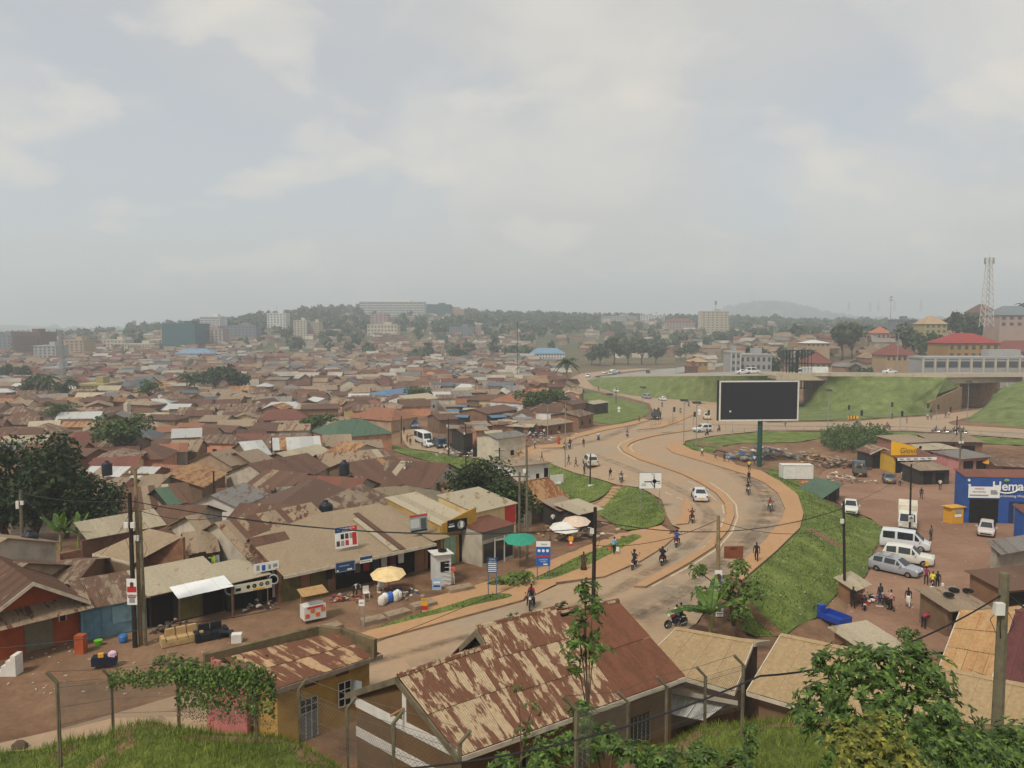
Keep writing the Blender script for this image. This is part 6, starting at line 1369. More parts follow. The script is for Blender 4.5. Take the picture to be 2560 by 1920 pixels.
POSES = {
 'stand': dict(arml=((.04, 0, -.29), (.01, -.05, -.25)), armr=((.04, 0, -.29), (.01, -.05, -.25)), legl=((.02, 0, -.42), (0, .01, -.41)), legr=((.02, 0, -.42), (0, .01, -.41))),
 'walk': dict(arml=((.05, -.10, -.27), (.0, -.14, -.2)), armr=((.05, .12, -.26), (.0, .0, -.26)), legl=((.01, .04, -.42), (0, .26, -.32)), legr=((.01, -.17, -.39), (0, -.04, -.41)), lean=.06),
 'walk2': dict(arml=((.05, .12, -.26), (.0, .02, -.26)), armr=((.05, -.10, -.27), (.0, -.16, -.18)), legl=((.01, -.18, -.38), (0, -.06, -.41)), legr=((.01, .06, -.42), (0, .24, -.33)), lean=.06),
 'ride': dict(pel=(0, .1, .80), lean=.16, arml=((.04, -.18, -.23), (.0, -.26, -.02)), armr=((.04, -.18, -.23), (.0, -.26, -.02)), legl=((.12, -.36, -.08), (.02, .10, -.38)), legr=((.12, -.36, -.08), (.02, .10, -.38))),
 'pillion': dict(pel=(0, .0, .88), lean=.05, arml=((.05, -.12, -.24), (-.04, -.2, -.06)), armr=((.05, -.12, -.24), (-.04, -.2, -.06)), legl=((.14, -.34, -.12), (.03, .06, -.38)), legr=((.14, -.34, -.12), (.03, .06, -.38))),
 'bend': dict(pel=(0, .12, .88), lean=1.25, head=.1, arml=((.03, -.12, -.26), (-.02, -.08, -.24)), armr=((.03, -.12, -.26), (-.02, -.08, -.24)), legl=((.03, -.06, -.40), (0, .06, -.37)), legr=((.03, -.10, -.40), (0, .10, -.37))),
 'carry': dict(arml=((.08, -.02, -.28), (.01, -.04, -.25)), armr=((.17, -.02, .16), (-.12, -.02, .25)), legl=((.02, .03, -.42), (0, .14, -.38)), legr=((.02, -.12, -.4), (0, -.02, -.42))),
 'sit': dict(pel=(0, .1, .5), lean=.12, arml=((.05, -.12, -.24), (-.03, -.2, -.02)), armr=((.05, -.12, -.24), (-.03, -.2, -.02)), legl=((.05, -.4, .02), (0, .02, -.42)), legr=((.05, -.4, .02), (0, .02, -.42))),
}
SLOTS = ['skin', 'shirt', 'legs', 'shoe', 'hair']
def add_hand(b, wr, d):
 """palm with five separate bent fingers"""
 d = Vector(d).normalized(); side = d.cross(Vector((0, 1, .2))).normalized(); n = side.cross(d); w = Vector(wr)
 b.cyl(w, w + d * .07, .03, .036, 6)
 for k in range(4):
  o = w + d * .065 + side * (.018 * (k - 1.5)); L = (.05, .062, .066, .056)[k]
  b.tube([o, o + d * L * .6 - n * .008, o + d * L - n * .03], .0095, 4, .007)
 o = w + d * .02 + side * .033; b.tube([o, o + d * .03 + side * .025, o + d * .062 + side * .022 - n * .012], .011, 4, .008)
BODY = {}
def body_mesh(name):
 if name in BODY: return BODY[name]
 J, E = pose_joints(POSES[name]); keys = list(J); me = bpy.data.meshes.new('skel'); me.from_pydata([J[k][0] for k in keys], [(keys.index(a), keys.index(c)) for a, c, _ in E], [])
 o = bpy.data.objects.new('skel', me); COL.objects.link(o); m = o.modifiers.new('s', 'SKIN'); m.branch_smoothing = .6
 for k, v in zip(keys, me.skin_vertices[0].data): v.radius = J[k][1]; v.use_root = (k == 'pel')
 o.modifiers.new('sub', 'SUBSURF').levels = 1; o.modifiers['sub'].render_levels = 1
 ev = o.evaluated_get(bpy.context.evaluated_depsgraph_get()).to_mesh(); b = MB(); b.smooth = True
 segs = [(Vector(J[a][0]), Vector(J[c][0]), k) for a, c, k in E]
 vs = [tuple(v.co) for v in ev.vertices]; hc = Vector(J['head'][0]); i0 = len(b.v); b.v.extend(vs)
 for p in ev.polygons:
  c = p.center; best = None
  for a, e, k in segs:
   d = e - a; t = max(0, min(1, (c - a).dot(d) / d.length_squared)); q = (a + d * t - c).length
   if best is None or q < best[0]: best = (q, k)
  k = best[1]
  if k == 'skin' and (c - hc).length < .2 and c.z > hc.z - .03 and (c.y > hc.y - .02 or c.z > hc.z + .06): k = 'hair'
  b.cur = SLOTS.index(k); b.f.append([i0 + x for x in p.vertices]); b._meta([(0, 0)] * len(p.vertices))
 o.evaluated_get(bpy.context.evaluated_depsgraph_get()).to_mesh_clear(); bpy.data.objects.remove(o)
 b.cur = 0
 for n in 'lr': w, e = Vector(J['wr' + n][0]), Vector(J['el' + n][0]); add_hand(b, w, w - e)
 f = hc + Vector((0, -.085, 0)); b.tube([f + Vector((0, 0, .02)), f + Vector((0, -.022, -.015))], .012, 4, .016)          # nose
 for s in (-1, 1):
  b.cur = 0; b.blob(hc + Vector((s * .084, .01, -.005)), .022, 1, .05, (.5, 1, 1.4)); b.cur = 4; b.blob(hc + Vector((s * .03, -.082, .022)), .011, 1, 0, (1.2, .6, .7))
 b.cur = 3; b.tube([hc + Vector((-.024, -.082, -.05)), hc + Vector((.024, -.082, -.05))], .006, 4)
 me = b.data('person')
 for k in SLOTS: me.materials.append(CLOTH(k == 'skin' and '4a3226' or '222222'))
 BODY[name] = me; return me
CL = {}
def CLOTH(h):
 if h not in CL: CL[h] = M('cloth_' + h, h, .85, .18, 8)
 return CL[h]
SKINC = ['46301f', '3f2a1f', '523826', '35241b']
NPEOPLE = [0]
def person(label, at, rz, pose='walk', shirt='d8d4cc', legs='24262e', shoe='1a1a1a', skin=None, hair='121010', h=1.72, group='people on foot', calf=None, scale_to=None):
 NPEOPLE[0] += 1; me = body_mesh(pose); o = bpy.data.objects.new('person', me); COL.objects.link(o)
 for s, c in zip(o.material_slots, (skin or SKINC[NPEOPLE[0] % 4], shirt, legs, shoe, hair)): s.link = 'OBJECT'; s.material = CLOTH(c)
 o.location = at; o.rotation_euler.z = rz; o.scale = (h / 1.72,) * 3
 return tag(o, label, 'person', group)
def skirt(o, col, top=1.0, bot=.08, r0=.15, r1=.3, n=12):
 b = MB(); b.smooth = True; b.lathe((0, 0, 0), [(r0, top), (r0 * 1.15, top - .15), ((r0 + r1) / 2, (top + bot) / 2), (r1, bot)], n); return b.build('skirt', CLOTH(col), o)
def carried(fn, name, label, cat, mat, at, rz=0.0):
 b = MB(); fn(b); return tag(b.build(name, mat, loc=at, rz=rz), label, cat)
# ---------------------------------------------------------------- motorcycles
RUB = M('tyre_rubber'); CHROME = M('chrome', 'b8babc', .25, .05, 2, metal=.9); ENG = M('engine_grey', '3a3b3d', .5, .2, 4, metal=.4); SEATM = M('black_vinyl', '16161a', .5, .1, 4)
LENS = M('lamp_lens', 'dcdcd6', .2, .05, 2); TAIL = M('tail_lamp_red', 'a01a16', .3, .05, 2); PLATE = M('number_plate', 'd8d6c8', .5, .05, 2)
def wheel(parent, loc, R, w, axis='X', spokes=True):
 b = MB(); b.smooth = True; torus(b, (0, 0, 0), R - w * .45, w * .5, axis, 18, 6); t = b.build('wheel', RUB, parent, loc)
 b = MB()
 if spokes:
  for k in range(8): a = math.pi * k / 4; d = {'X': (0, math.cos(a), math.sin(a)), 'Y': (math.cos(a), 0, math.sin(a))}[axis]; b.cyl((0, 0, 0), tuple(q * (R - w * .8) for q in d), .012, n=3)
  torus(b, (0, 0, 0), R - w, .018, axis, 16, 4); ax = {'X': ((-.06, 0, 0), (.06, 0, 0)), 'Y': ((0, -.06, 0), (0, .06, 0))}[axis]; b.cyl(*ax, .06, n=8)
 else:
  b.lathe((0, 0, 0), [(R * .62, -w * .32), (R * .62, w * .32)], 12, axis)
  for k in range(5): a = 2 * math.pi * k / 5; s = 1 if axis == 'Y' else 1; c = {'Y': (math.cos(a) * R * .34, 0, math.sin(a) * R * .34)}[axis]; b.box((c[0], 0, c[2] - R * .1), (R * .14, w * .7, R * .2))
 b.build('rim', CHROME, t); return t
def make_moto():
 t = thing('motorcycle', 'motorcycle', 'motorcycle')      # faces -Y
 wheel(t, (0, -.64, .3), .3, .09); wheel(t, (0, .62, .3), .3, .1)
 part(lambda b: (b.tube([(0, -.45, .92), (0, -.2, .72), (0, .1, .45), (0, .62, .3)], .028, 5), b.tube([(0, -.45, .9), (0, -.25, .4), (0, .12, .34)], .026, 5), b.tube([(.09, .62, .3), (.1, .3, .7)], .022, 5), b.tube([(-.09, .62, .3), (-.1, .3, .7)], .022, 5)), 'frame', DARKSTEEL, t)
 part(lambda b: (b.tube([(.08, -.64, .3), (.08, -.48, .95)], .022, 5), b.tube([(-.08, -.64, .3), (-.08, -.48, .95)], .022, 5)), 'fork', CHROME, t)
 part(lambda b: b.tube([(-.36, -.34, 1.04), (-.2, -.44, 1.0), (.2, -.44, 1.0), (.36, -.34, 1.04)], .016, 5), 'handlebar', CHROME, t)
 part(lambda b: b.blob((0, -.2, .78), .17, 2, .02, (.8, 1.5, .72)), 'tank', M('moto_tank', '7a1e1c', .35, .1, 3, rnd=.3), t)
 part(lambda b: b.box((0, .3, .74), (.25, .78, .09), 0, .9), 'seat', SEATM, t)
 part(lambda b: (b.box((0, -.05, .3), (.24, .34, .3)), b.cyl((0, -.12, .45), (0, -.2, .66), .09, n=8)), 'engine', ENG, t)
 part(lambda b: b.tube([(.12, -.1, .35), (.16, .15, .24), (.17, .75, .32)], .035, 6, .05), 'exhaust', CHROME, t)
 part(lambda b: b.lathe((0, -.6, .9), [(.06, .1), (.1, 0)], 10, 'Y'), 'headlamp', LENS, t); part(lambda b: b.box((0, .72, .66), (.16, .05, .08)), 'tail_lamp', TAIL, t)
 part(lambda b: b.box((0, .78, .48), (.2, .015, .14)), 'number_plate', PLATE, t); part(lambda b: b.slab([(-.06, .35, .62), (.06, .35, .62), (.06, .92, .5), (-.06, .92, .5)], .02), 'rear_mudguard', DARKSTEEL, t)
 part(lambda b: [b.cyl((s * .3, -.36, 1.03), (s * .34, -.36, 1.2), .008, n=4) for s in (-1, 1)] + [b.lathe((s * .35, -.37, 1.22), [(.05, 0), (.05, .012)], 8, 'Y') for s in (-1, 1)], 'mirrors', BLACKP, t)
 return t
MOTO = make_moto(); MOTO_USED = [0]
def heading(p, q): return math.atan2(q[1] - p[1], q[0] - p[0]) + math.pi / 2      # model faces -Y
def moto(label, px, to, rider=None, pillion=None, group='motorcycles'):
 """px: ground pixel, to: pixel it heads for; rider / pillion = (label, shirt, legs, helmet or None)"""
 p, q = G(*px), G(*to); rz = heading(p, q)
 if MOTO_USED[0] == 0: m = MOTO; m.location = p; m.rotation_euler.z = rz; m['label'] = label; m['group'] = group
 else: m = dup(MOTO, p, rz, label, group)
 MOTO_USED[0] += 1
 off = lambda d: (p[0] - math.sin(rz) * -d * -1 * -1, p[1] + math.cos(rz) * d, p[2])
 for who, pose, d in ((rider, 'ride', .05), (pillion, 'pillion', .42)):
  if who:
   o = person(who[0], (p[0] - math.sin(rz) * d, p[1] + math.cos(rz) * d, p[2]), rz, pose, who[1], who[2], group='riders on motorcycles')
   if len(who) > 3 and who[3]:
    J, _ = pose_joints(POSES[pose]); c = J['head'][0]; b = MB(); b.smooth = True; b.blob((c[0], c[1] + .01, c[2] + .03), .135, 2, 0, (.95, 1.05, 1)); b.build('helmet', CLOTH(who[3]), o)
 return m
# ---------------------------------------------------------------- cars
CARS = {
 'sedan': [(-2.25, .70, .36, .68, .70, .66), (-2.12, .83, .26, .88, .92, .74), (-1.45, .87, .24, .95, .98, .72), (-.85, .88, .24, .96, 1.42, .60), (.30, .88, .24, .95, 1.46, .62), (1.05, .87, .24, .93, .97, .72), (2.02, .84, .26, .80, .84, .70), (2.22, .70, .34, .62, .66, .60)],
 'suv': [(-2.25, .80, .42, .95, .98, .74), (-2.18, .90, .34, 1.05, 1.15, .78), (-1.95, .92, .32, 1.08, 1.70, .68), (-.9, .93, .32, 1.08, 1.78, .70), (.35, .93, .32, 1.06, 1.74, .70), (1.05, .92, .32, 1.04, 1.10, .78), (2.05, .90, .34, .96, 1.0, .76), (2.25, .78, .42, .8, .84, .66)],
 'wagon': [(-2.25, .72, .36, .85, .9, .68), (-2.15, .84, .26, .95, 1.05, .72), (-1.8, .87, .24, .96, 1.46, .62), (-.8, .88, .24, .96, 1.52, .64), (.35, .88, .24, .95, 1.48, .62), (1.15, .87, .24, .92, .96, .72), (2.05, .84, .26, .80, .84, .70), (2.25, .70, .34, .62, .66, .60)],
 'hatch': [(-1.85, .70, .36, .9, .95, .66), (-1.78, .82, .28, .96, 1.1, .72), (-1.4, .84, .25, .98, 1.48, .60), (-.6, .85, .25, .98, 1.54, .62), (.3, .85, .25, .96, 1.5, .60), (1.1, .84, .25, .94, 1.0, .70), (1.75, .80, .28, .78, .84, .64), (1.9, .66, .34, .62, .68, .56)],
 'van': [(-2.35, .80, .40, 1.0, 1.1, .76), (-2.3, .86, .32, 1.1, 1.4, .80), (-2.15, .88, .3, 1.12, 1.95, .76), (-.8, .88, .3, 1.12, 2.0, .78), (.9, .88, .3, 1.12, 1.96, .76), (1.75, .88, .3, 1.08, 1.15, .78), (2.2, .84, .32, .9, .96, .74), (2.35, .74, .4, .7, .76, .66)],
 'bus': [(-3.3, .95, .45, 1.1, 1.2, .92), (-3.25, 1.0, .4, 1.2, 1.5, .96), (-3.1, 1.02, .38, 1.25, 2.5, .94), (-1, 1.02, .38, 1.25, 2.6, .95), (2.6, 1.02, .38, 1.25, 2.5, .94), (3.1, 1.02, .38, 1.2, 1.3, .96), (3.25, 1.0, .4, 1.0, 1.05, .92), (3.3, .92, .5, .8, .85, .86)],
 'pickup': [(-2.4, .80, .5, .95, .96, .78), (-2.35, .86, .42, 1.0, 1.01, .84), (-1.0, .88, .4, 1.02, 1.03, .84), (-.55, .89, .4, 1.04, 1.68, .66), (.45, .89, .4, 1.04, 1.7, .66), (1.05, .88, .4, 1.04, 1.1, .78), (2.1, .86, .42, .98, 1.02, .76), (2.3, .76, .5, .8, .84, .66)],
}
CARGLASS = M('car_glass', '20262a', .12, .1, 2, spec=.7)
def car(kind, label, col, at, rz, group='cars', plate='d9b43a', rack=False):
 """body faces +X; rz turns it"""
 t = thing('car' if kind not in ('bus', 'van', 'pickup') else {'bus': 'minibus', 'van': 'van', 'pickup': 'pickup_truck'}[kind], label, 'car' if kind not in ('bus', 'van', 'pickup') else {'bus': 'bus', 'van': 'van', 'pickup': 'pickup'}[kind], at, rz, group)
 S = CARS[kind]; b = MB(); b.smooth = False; n = 8; vs = []
 for x, hw, zb, zm, zt, ht in S: vs += [(x, -hw * .9, zb), (x, -hw, zb + .22), (x, -hw * .985, zm), (x, -ht, zt - .04), (x, -ht + .1, zt), (x, ht - .1, zt), (x, ht, zt - .04), (x, hw * .985, zm), (x, hw, zb + .22), (x, hw * .9, zb)]
 m = 10; fs = [tuple(range(m))[::-1], tuple(range((len(S) - 1) * m, len(S) * m))]
 for i in range(len(S) - 1):
  for k in range(m): fs.append((i * m + k, i * m + (k + 1) % m, (i + 1) * m + (k + 1) % m, (i + 1) * m + k))
 b.smooth = True; b.mesh(vs, [f[::-1] for f in fs]); b.sm[0] = b.sm[1] = False
 paint = col if not isinstance(col, str) else M('paint_' + col, col, .35, .06, 1, spec=.5)
 body = b.build('body', paint, t); body.modifiers.new('e', 'EDGE_SPLIT').split_angle = math.radians(28)
 def glass(b, pts, o=.012):
  a = Vector(pts[0]); nn = (Vector(pts[1]) - a).cross(Vector(pts[2]) - a).normalized(); c = sum((Vector(p) for p in pts), Vector()) / len(pts)
  if nn.dot(c - Vector((0, 0, .8))) < 0: nn = -nn
  q = [c + (Vector(p) - c) * .9 + nn * (o + .02) for p in pts]; b.slab(q if (q[1] - q[0]).cross(q[2] - q[0]).dot(nn) > 0 else q[::-1], .02)
 L = [i for i, s in enumerate(S) if s[4] - s[3] > .3]; i0, i1 = L[0], L[-1]
 for nm, i, j in (('rear_window', i0, i0 - 1), ('windscreen', i1, i1 + 1)):
  a, c = S[i], S[j]; part(lambda b: glass(b, [(a[0], -a[5] * .9, a[4] - .03), (a[0], a[5] * .9, a[4] - .03), (c[0], c[5] * .93, c[4] + .02), (c[0], -c[5] * .93, c[4] + .02)]), nm, CARGLASS, t)
 for s in (-1, 1):
  for i in range(i0, i1):
   a, c = S[i], S[i + 1]; xa, xc = a[0] + .05, c[0] - .05
   part(lambda b: glass(b, [(xa, s * a[1] * .985, a[3] + .02), (xc, s * c[1] * .985, c[3] + .02), (xc, s * c[5], c[4] - .06), (xa, s * a[5], a[4] - .06)]), 'side_window', CARGLASS, t)
  a, c = S[i1], S[i1 + 1]; part(lambda b: glass(b, [(a[0], s * a[1] * .985, a[3] + .03), (c[0] - .2, s * c[1] * .985, c[3] + .03), (a[0], s * a[5], a[4] - .1)]), 'quarter_window', CARGLASS, t)
  part(lambda b: b.box((S[-2][0] + .05, s * S[-2][1] * .72, S[-2][3] - .16), (.22, .3, .16)), 'headlight', LENS, t); part(lambda b: b.box((S[1][0] - .04, s * S[1][1] * .8, S[1][3] - .2), (.16, .22, .2)), 'tail_light', TAIL, t)
  part(lambda b: b.box((S[i1 + 1][0] - .35, s * (S[i1][1] + .1), S[i1][3] + .02), (.12, .2, .14)), 'wing_mirror', paint, t)
  for x in (S[0][0] * .62, S[-1][0] * .64):
   R = .31 if kind in ('sedan', 'wagon', 'hatch') else .37
   wheel(t, (x, s * (S[3][1] - .08), R), R, .22, 'Y', False)
 part(lambda b: b.box((S[0][0] - .02, 0, .55), (.03, .5, .12)), 'number_plate', M('plate_' + plate, plate, .5, .05, 2), t); part(lambda b: b.box((S[-1][0] - .05, 0, S[-1][2] + .06), (.14, 1.1, .14)), 'grille', BLACKP, t)
 if rack: part(lambda b: [b.box((S[i0][0] + .5 + k * .9, 0, S[3][4] + .08), (.05, 1.3, .04)) for k in range(2)] + [b.box((S[i0][0] + .9, s * .6, S[3][4] + .04), (1.9, .05, .05)) for s in (-1, 1)], 'roof_rack', STEEL, t)
 return t
def carp(kind, label, col, px, to, **k):
 p, q = G(*px), G(*to); return car(kind, label, col, p, math.atan2(q[1] - p[1], q[0] - p[0]), **k)
def truck(label, px, to, cab, bed, kind='open', load=None, L=5.2, name='lorry', world=None, rz=None, h=1.0):
 p = world or G(*px); q = G(*to) if to else None; r = rz if rz is not None else math.atan2(q[1] - p[1], q[0] - p[0]); t = thing(name, label, 'truck', p, r, 'trucks')
 cm = M('paint_' + cab, cab, .45, .12, 1); bm_ = M('paint_' + bed, bed, .6, .2, 1); x0 = -L / 2; xc = L / 2 - 1.5
 part(lambda b: b.box((0, 0, .5), (L, .8, .25)), 'chassis', DARKSTEEL, t)
 part(lambda b: b.mesh([(xc, -.95, .55), (L / 2, -.95, .55), (L / 2 + .1, -.95, 1.2), (L / 2 - .25, -.9, 2.15), (xc, -.9, 2.2), (xc, .95, .55), (L / 2, .95, .55), (L / 2 + .1, .95, 1.2), (L / 2 - .25, .9, 2.15), (xc, .9, 2.2)], [(4, 3, 2, 1, 0), (5, 6, 7, 8, 9), (0, 1, 6, 5), (1, 2, 7, 6), (2, 3, 8, 7), (3, 4, 9, 8), (4, 0, 5, 9)]), 'cab', cm, t)
 part(lambda b: b.slab([(L / 2 + .09, -.8, 1.25), (L / 2 + .09, .8, 1.25), (L / 2 - .2, .76, 2.05), (L / 2 - .2, -.76, 2.05)], .03), 'windscreen', CARGLASS, t)
 for s in (-1, 1):
  part(lambda b: b.slab([(xc + .35, s * .965, 1.25), (L / 2 - .1, s * .965, 1.25), (L / 2 - .35, s * .94, 1.95), (xc + .35, s * .94, 1.95)][::s], .02), 'side_window', CARGLASS, t)
  part(lambda b: b.box((L / 2 + .06, s * .7, .7), (.1, .3, .2)), 'headlight', LENS, t)
  for x in (x0 + .9, xc + .7): wheel(t, (x, s * .85, .42), .42, .25, 'Y', False)
 if kind == 'box': part(lambda b: b.box(((x0 + xc) / 2 - .03, 0, .8), (xc - x0 - .06, 2.0, 2.0 * h)), 'cargo_box', bm_, t)
 else:
  part(lambda b: b.box(((x0 + xc) / 2 - .03, 0, .76), (xc - x0 - .06, 2.0, .08)), 'bed_floor', WOOD, t)
  for s in (-1, 1): part(lambda b: b.box(((x0 + xc) / 2, s * .98, .84), (xc - x0 - .1, .05, .7 * h)), 'bed_side', bm_, t)
  part(lambda b: b.box((x0 + .03, 0, .84), (.05, 1.9, .7 * h)), 'tailboard', bm_, t)
  if load:
   for k in range(int(load[1])): part(lambda b: b.blob((random.uniform(x0 + .5, xc - .5), random.uniform(-.6, .6), 1.1 + random.uniform(0, load[2])), random.uniform(.3, .5), 1, .25), 'load_bundle', CLOTH(random.choice(load[0])), t)
   for x in (x0 + .1, xc - .2):
    for s in (-1, 1): part(lambda b: b.cyl((x, s * .97, .84), (x, s * .97, 2.4), .04, n=5), 'stake', DARKSTEEL, t)
 part(lambda b: b.box((x0 - .02, 0, .55), (.03, .5, .14)), 'number_plate', M('plate_d9b43a', 'd9b43a', .5, .05, 2), t)
 return t
# ---------------------------------------------------------------- traffic
random.seed(31)
carp('sedan', 'silver sedan seen from behind on the near carriageway of the bend', 'c3c4c4', (1749, 1248), (1728, 1206), group='cars on the road'); carp('suv', 'pale silver off-roader stopped by the shoulder near the bus road', 'bdb9ae', (1476, 1163), (1452, 1143), group='cars on the road')
carp('suv', 'white off-roader crossing in front of the billboard', 'd2d2ce', (1756, 1080), (1700, 1083), group='cars on the road'); carp('pickup', 'cream pickup driving away near the traffic lights', 'cdc8b4', (1767, 1048), (1755, 1030), group='cars on the road')
carp('sedan', 'white car passing the palm tree bend', 'd6d6d4', (1540, 981), (1575, 990), group='cars on the road'); carp('suv', 'grey car following the white cars on the slip road', '8e969c', (1616, 996), (1585, 990), group='cars on the road'); carp('hatch', 'white hatchback driving up the slip road', 'dadad8', (1656, 1001), (1620, 993), group='cars on the road')
carp('van', 'white van at the far end of the slip road', 'dcdcda', (1470, 943), (1455, 950), group='cars on the road'); carp('sedan', 'small white car at the far mouth of the slip road', 'd8d8d6', (1512, 934), (1490, 938), group='cars on the road')
truck('white box lorry on the far slip road', (1531, 937), (1500, 941), 'd8d8d2', 'd8d6cc', 'box', L=6); carp('van', 'dark van far along the highway', '2c2f33', (1620, 933), (1640, 926), group='cars on the road'); carp('sedan', 'pale car far along the highway', 'c8c8c4', (1545, 931), (1560, 928), group='cars on the road')
bp = ramp_top[4]; car('sedan', 'white car on the bypass above the billboard', 'd8d8d6', vadd(T(1872, 938, 3.9), (0, 7, .05)), 0, group='cars on the road'); car('van', 'white van on the bypass above the billboard', 'dcdcda', vadd(T(1903, 938, 4.1), (0, 9, .05)), 0, group='cars on the road')
truck('long white trailer lorry on the bypass bridge beside the billboard', None, None, 'd8d8d4', 'dcdcd8', 'box', L=9.5, world=vadd(T(2045, 941), (0, 5, .03)), rz=math.pi, h=.9); car('sedan', 'white car on the bypass under the tall lamp', 'dcdcd8', vadd(T(2280, 941), (0, 14, .05)), 0, group='cars on the road')
truck('loaded dark lorry with tarpaulin waiting at the junction', (1640, 1048), (1610, 1066), '34383c', '2c3234', 'open', (['23282a', '3a3d3a', '2e3330', '48483e'], 14, 1.6), 5.6)
carp('bus', 'white minibus on the bus road', 'd4d4cf', (1058, 1108), (1075, 1120), group='cars on the road'); carp('hatch', 'white hatchback beside the white minibus', 'd8d8d8', (1070, 1117), (1088, 1124), group='cars on the road'); truck('blue-fronted lorry behind the white hatchback', (1096, 1118), (1112, 1128), '3d566e', '3a4038', 'open', (['4a4a40', '6a6a5c', '38403a'], 8, .8), 5.4)
truck('orange timber lorry piled with goods by the grass bank', (1245, 1138), (1190, 1140), '8a5238', '5c3a2a', 'open', (['33302c', '4a5a6c', '5a4a38', '2c2c2e'], 12, 1.1), 6.4); carp('van', 'blue pickup van at the far end of the bus road', '5a6a80', (1036, 1070), (1045, 1085), group='cars on the road')
carried(lambda b: [b.box((0, 0, 0), (2.4, .9, 2.0))] + [b.box((-1.2 + k * .24, -.47, 0), (.05, .05, 2.0)) for k in range(11)], 'metal_crate', 'black metal crate standing at the head of the bank steps', 'crate', M('black_crate', '1d2023', .7, .2, 2), G(1199, 1142))
PK = 'vehicles in the dirt car park'
carp('wagon', 'grey and blue estate car with roof rack in the dirt car park', '9a9ca2', (2238, 1432), (2300, 1445), group=PK, rack=True); carp('suv', 'cream white off-roader with spare wheel in the car park', 'd0cfc4', (2270, 1408), (2330, 1416), group=PK); carp('van', 'silver white van behind the cream off-roader', 'ccd0d2', (2262, 1372), (2330, 1380), group=PK)
carp('hatch', 'silver hatchback parked nose-on before the blue shop', 'bdb2ad', (2466, 1336), (2456, 1380), group=PK); carp('hatch', 'green car at the right edge behind the low wall', '4f7264', (2528, 1385), (2540, 1340), group=PK); carp('pickup', 'white pickup facing the camera beside the grass bank', 'd0d0c8', (2126, 1282), (2128, 1310), group=PK)
carp('sedan', 'dark grey sedan seen from behind by the yellow shop', '4d5254', (2222, 1205), (2216, 1188), group=PK); truck('old grey lorry full of scrap seen from behind', (2148, 1188), (2140, 1165), '5a7078', '5c5a54', 'open', (['6a6258', '807a6c', '4c4a44', '94908a'], 14, .9), 4.6); truck('white box truck parked nose-on behind the silver van', (2268, 1318), (2268, 1350), 'd4d2c8', 'cfc6b4', 'box', L=5)
# blue cargo tricycle
tr = thing('cargo_tricycle', 'blue cargo tricycle parked at the foot of the grass bank', 'tricycle', G(2085, 1566), .5); BLU = M('tricycle_blue', '24449a', .45, .15, 2)
part(lambda b: b.box((0, 0, .5), (1.3, 2.0, .08)), 'bed_floor', BLU, tr)
for s in (-1, 1): part(lambda b: b.box((s * .65, 0, .56), (.04, 2.0, .4)), 'bed_side', BLU, tr); part(lambda b: b.box((0, s * 1.0, .56), (1.26, .04, .4)), 'bed_end', BLU, tr); wheel(tr, (s * .6, -.4, .28), .28, .14)
part(lambda b: b.box((0, 1.15, .55), (.5, .35, .75)), 'seat', BLU, tr); wheel(tr, (0, 2.0, .3), .3, .12); part(lambda b: (b.tube([(0, 2.0, .3), (0, 1.75, 1.0)], .04, 5), b.tube([(-.35, 1.6, 1.05), (0, 1.75, 1.0), (.35, 1.6, 1.05)], .02, 5)), 'handlebar', DARKSTEEL, tr)
# motorcycles with riders (label, shirt, trousers, helmet)
moto('motorcycle leaning into the bend behind the silver sedan', (1730, 1305), (1715, 1270), ('rider in a maroon jacket behind the silver sedan', '6a2430', '22242c'))
moto('motorcycle climbing past the end of the pavement', (1692, 1365), (1705, 1330), ('rider in a bright blue jacket on the near lane', '2c4a9c', '22262c')); moto('motorcycle carrying two dark-clad people by the kerb', (1657, 1410), (1675, 1375), ('rider in black carrying a passenger by the kerb', '1a1a1e', '1c1c20'), ('passenger in black behind the rider by the kerb', '202024', '1a1a1c'))
moto('motorcycle at the kerb beside the pavement, nearest the dark pole', (1586, 1420), (1610, 1395), ('rider in dark jacket and pale trousers near the dark pole', '2a2a2a', 'b8b4aa', '2a2a2c')); moto('motorcycle coming down the far carriageway below the running man', (1870, 1236), (1880, 1262), ('rider in dark clothes with helmet below the running man', '2c2a2a', '1e1e22', '2e2220'))
moto('motorcycle coming towards the camera past the pavement edge', (1925, 1278), (1930, 1305), ('rider in red and dark clothes at the pavement edge', '8c3a34', '24262e'), None); moto('red motorcycle with two riders heading for the camera at the track mouth', (1327, 1520), (1318, 1550), ('rider in navy at the track mouth', '23283a', '20222a'), ('passenger in red shirt at the track mouth', 'a03038', '20222a'))
moto('parked motorcycle with riders beside the banana plant', (1690, 1568), (1650, 1575), ('rider in white vest beside the banana plant', 'cfd0cc', '26324e'), ('passenger in dark shirt beside the banana plant', '3a2c2c', '33302e')); moto('lone motorcycle crossing the middle of the junction', (1568, 1093), (1560, 1110), ('rider in red crossing the junction', '8c2c2c', '26262a', '7a2020'))
moto('dark motorcycle beside the white off-roader', (1767, 1088), (1750, 1092), ('rider in black beside the white off-roader', '17181a', '1a1a1c')); moto('motorcycle right of the white off-roader', (1797, 1078), (1780, 1082), ('rider in grey right of the white off-roader', '55585c', '26282c')); moto('motorcycle near the traffic lights', (1701, 1033), (1695, 1045), ('rider near the traffic lights', '2a2c30', '222428'))
moto('motorcycle in front of the waiting dark lorry', (1655, 1018), (1650, 1030), ('rider in dark clothes in front of the lorry', '34343a', '26262c'), ('passenger in front of the lorry', '4a2c2c', '26262c')); moto('motorcycle taxi with loaded rear near the slip road island', (1722, 1016), (1710, 1012), ('rider near the slip road island', '4a5060', '2a2a30'))
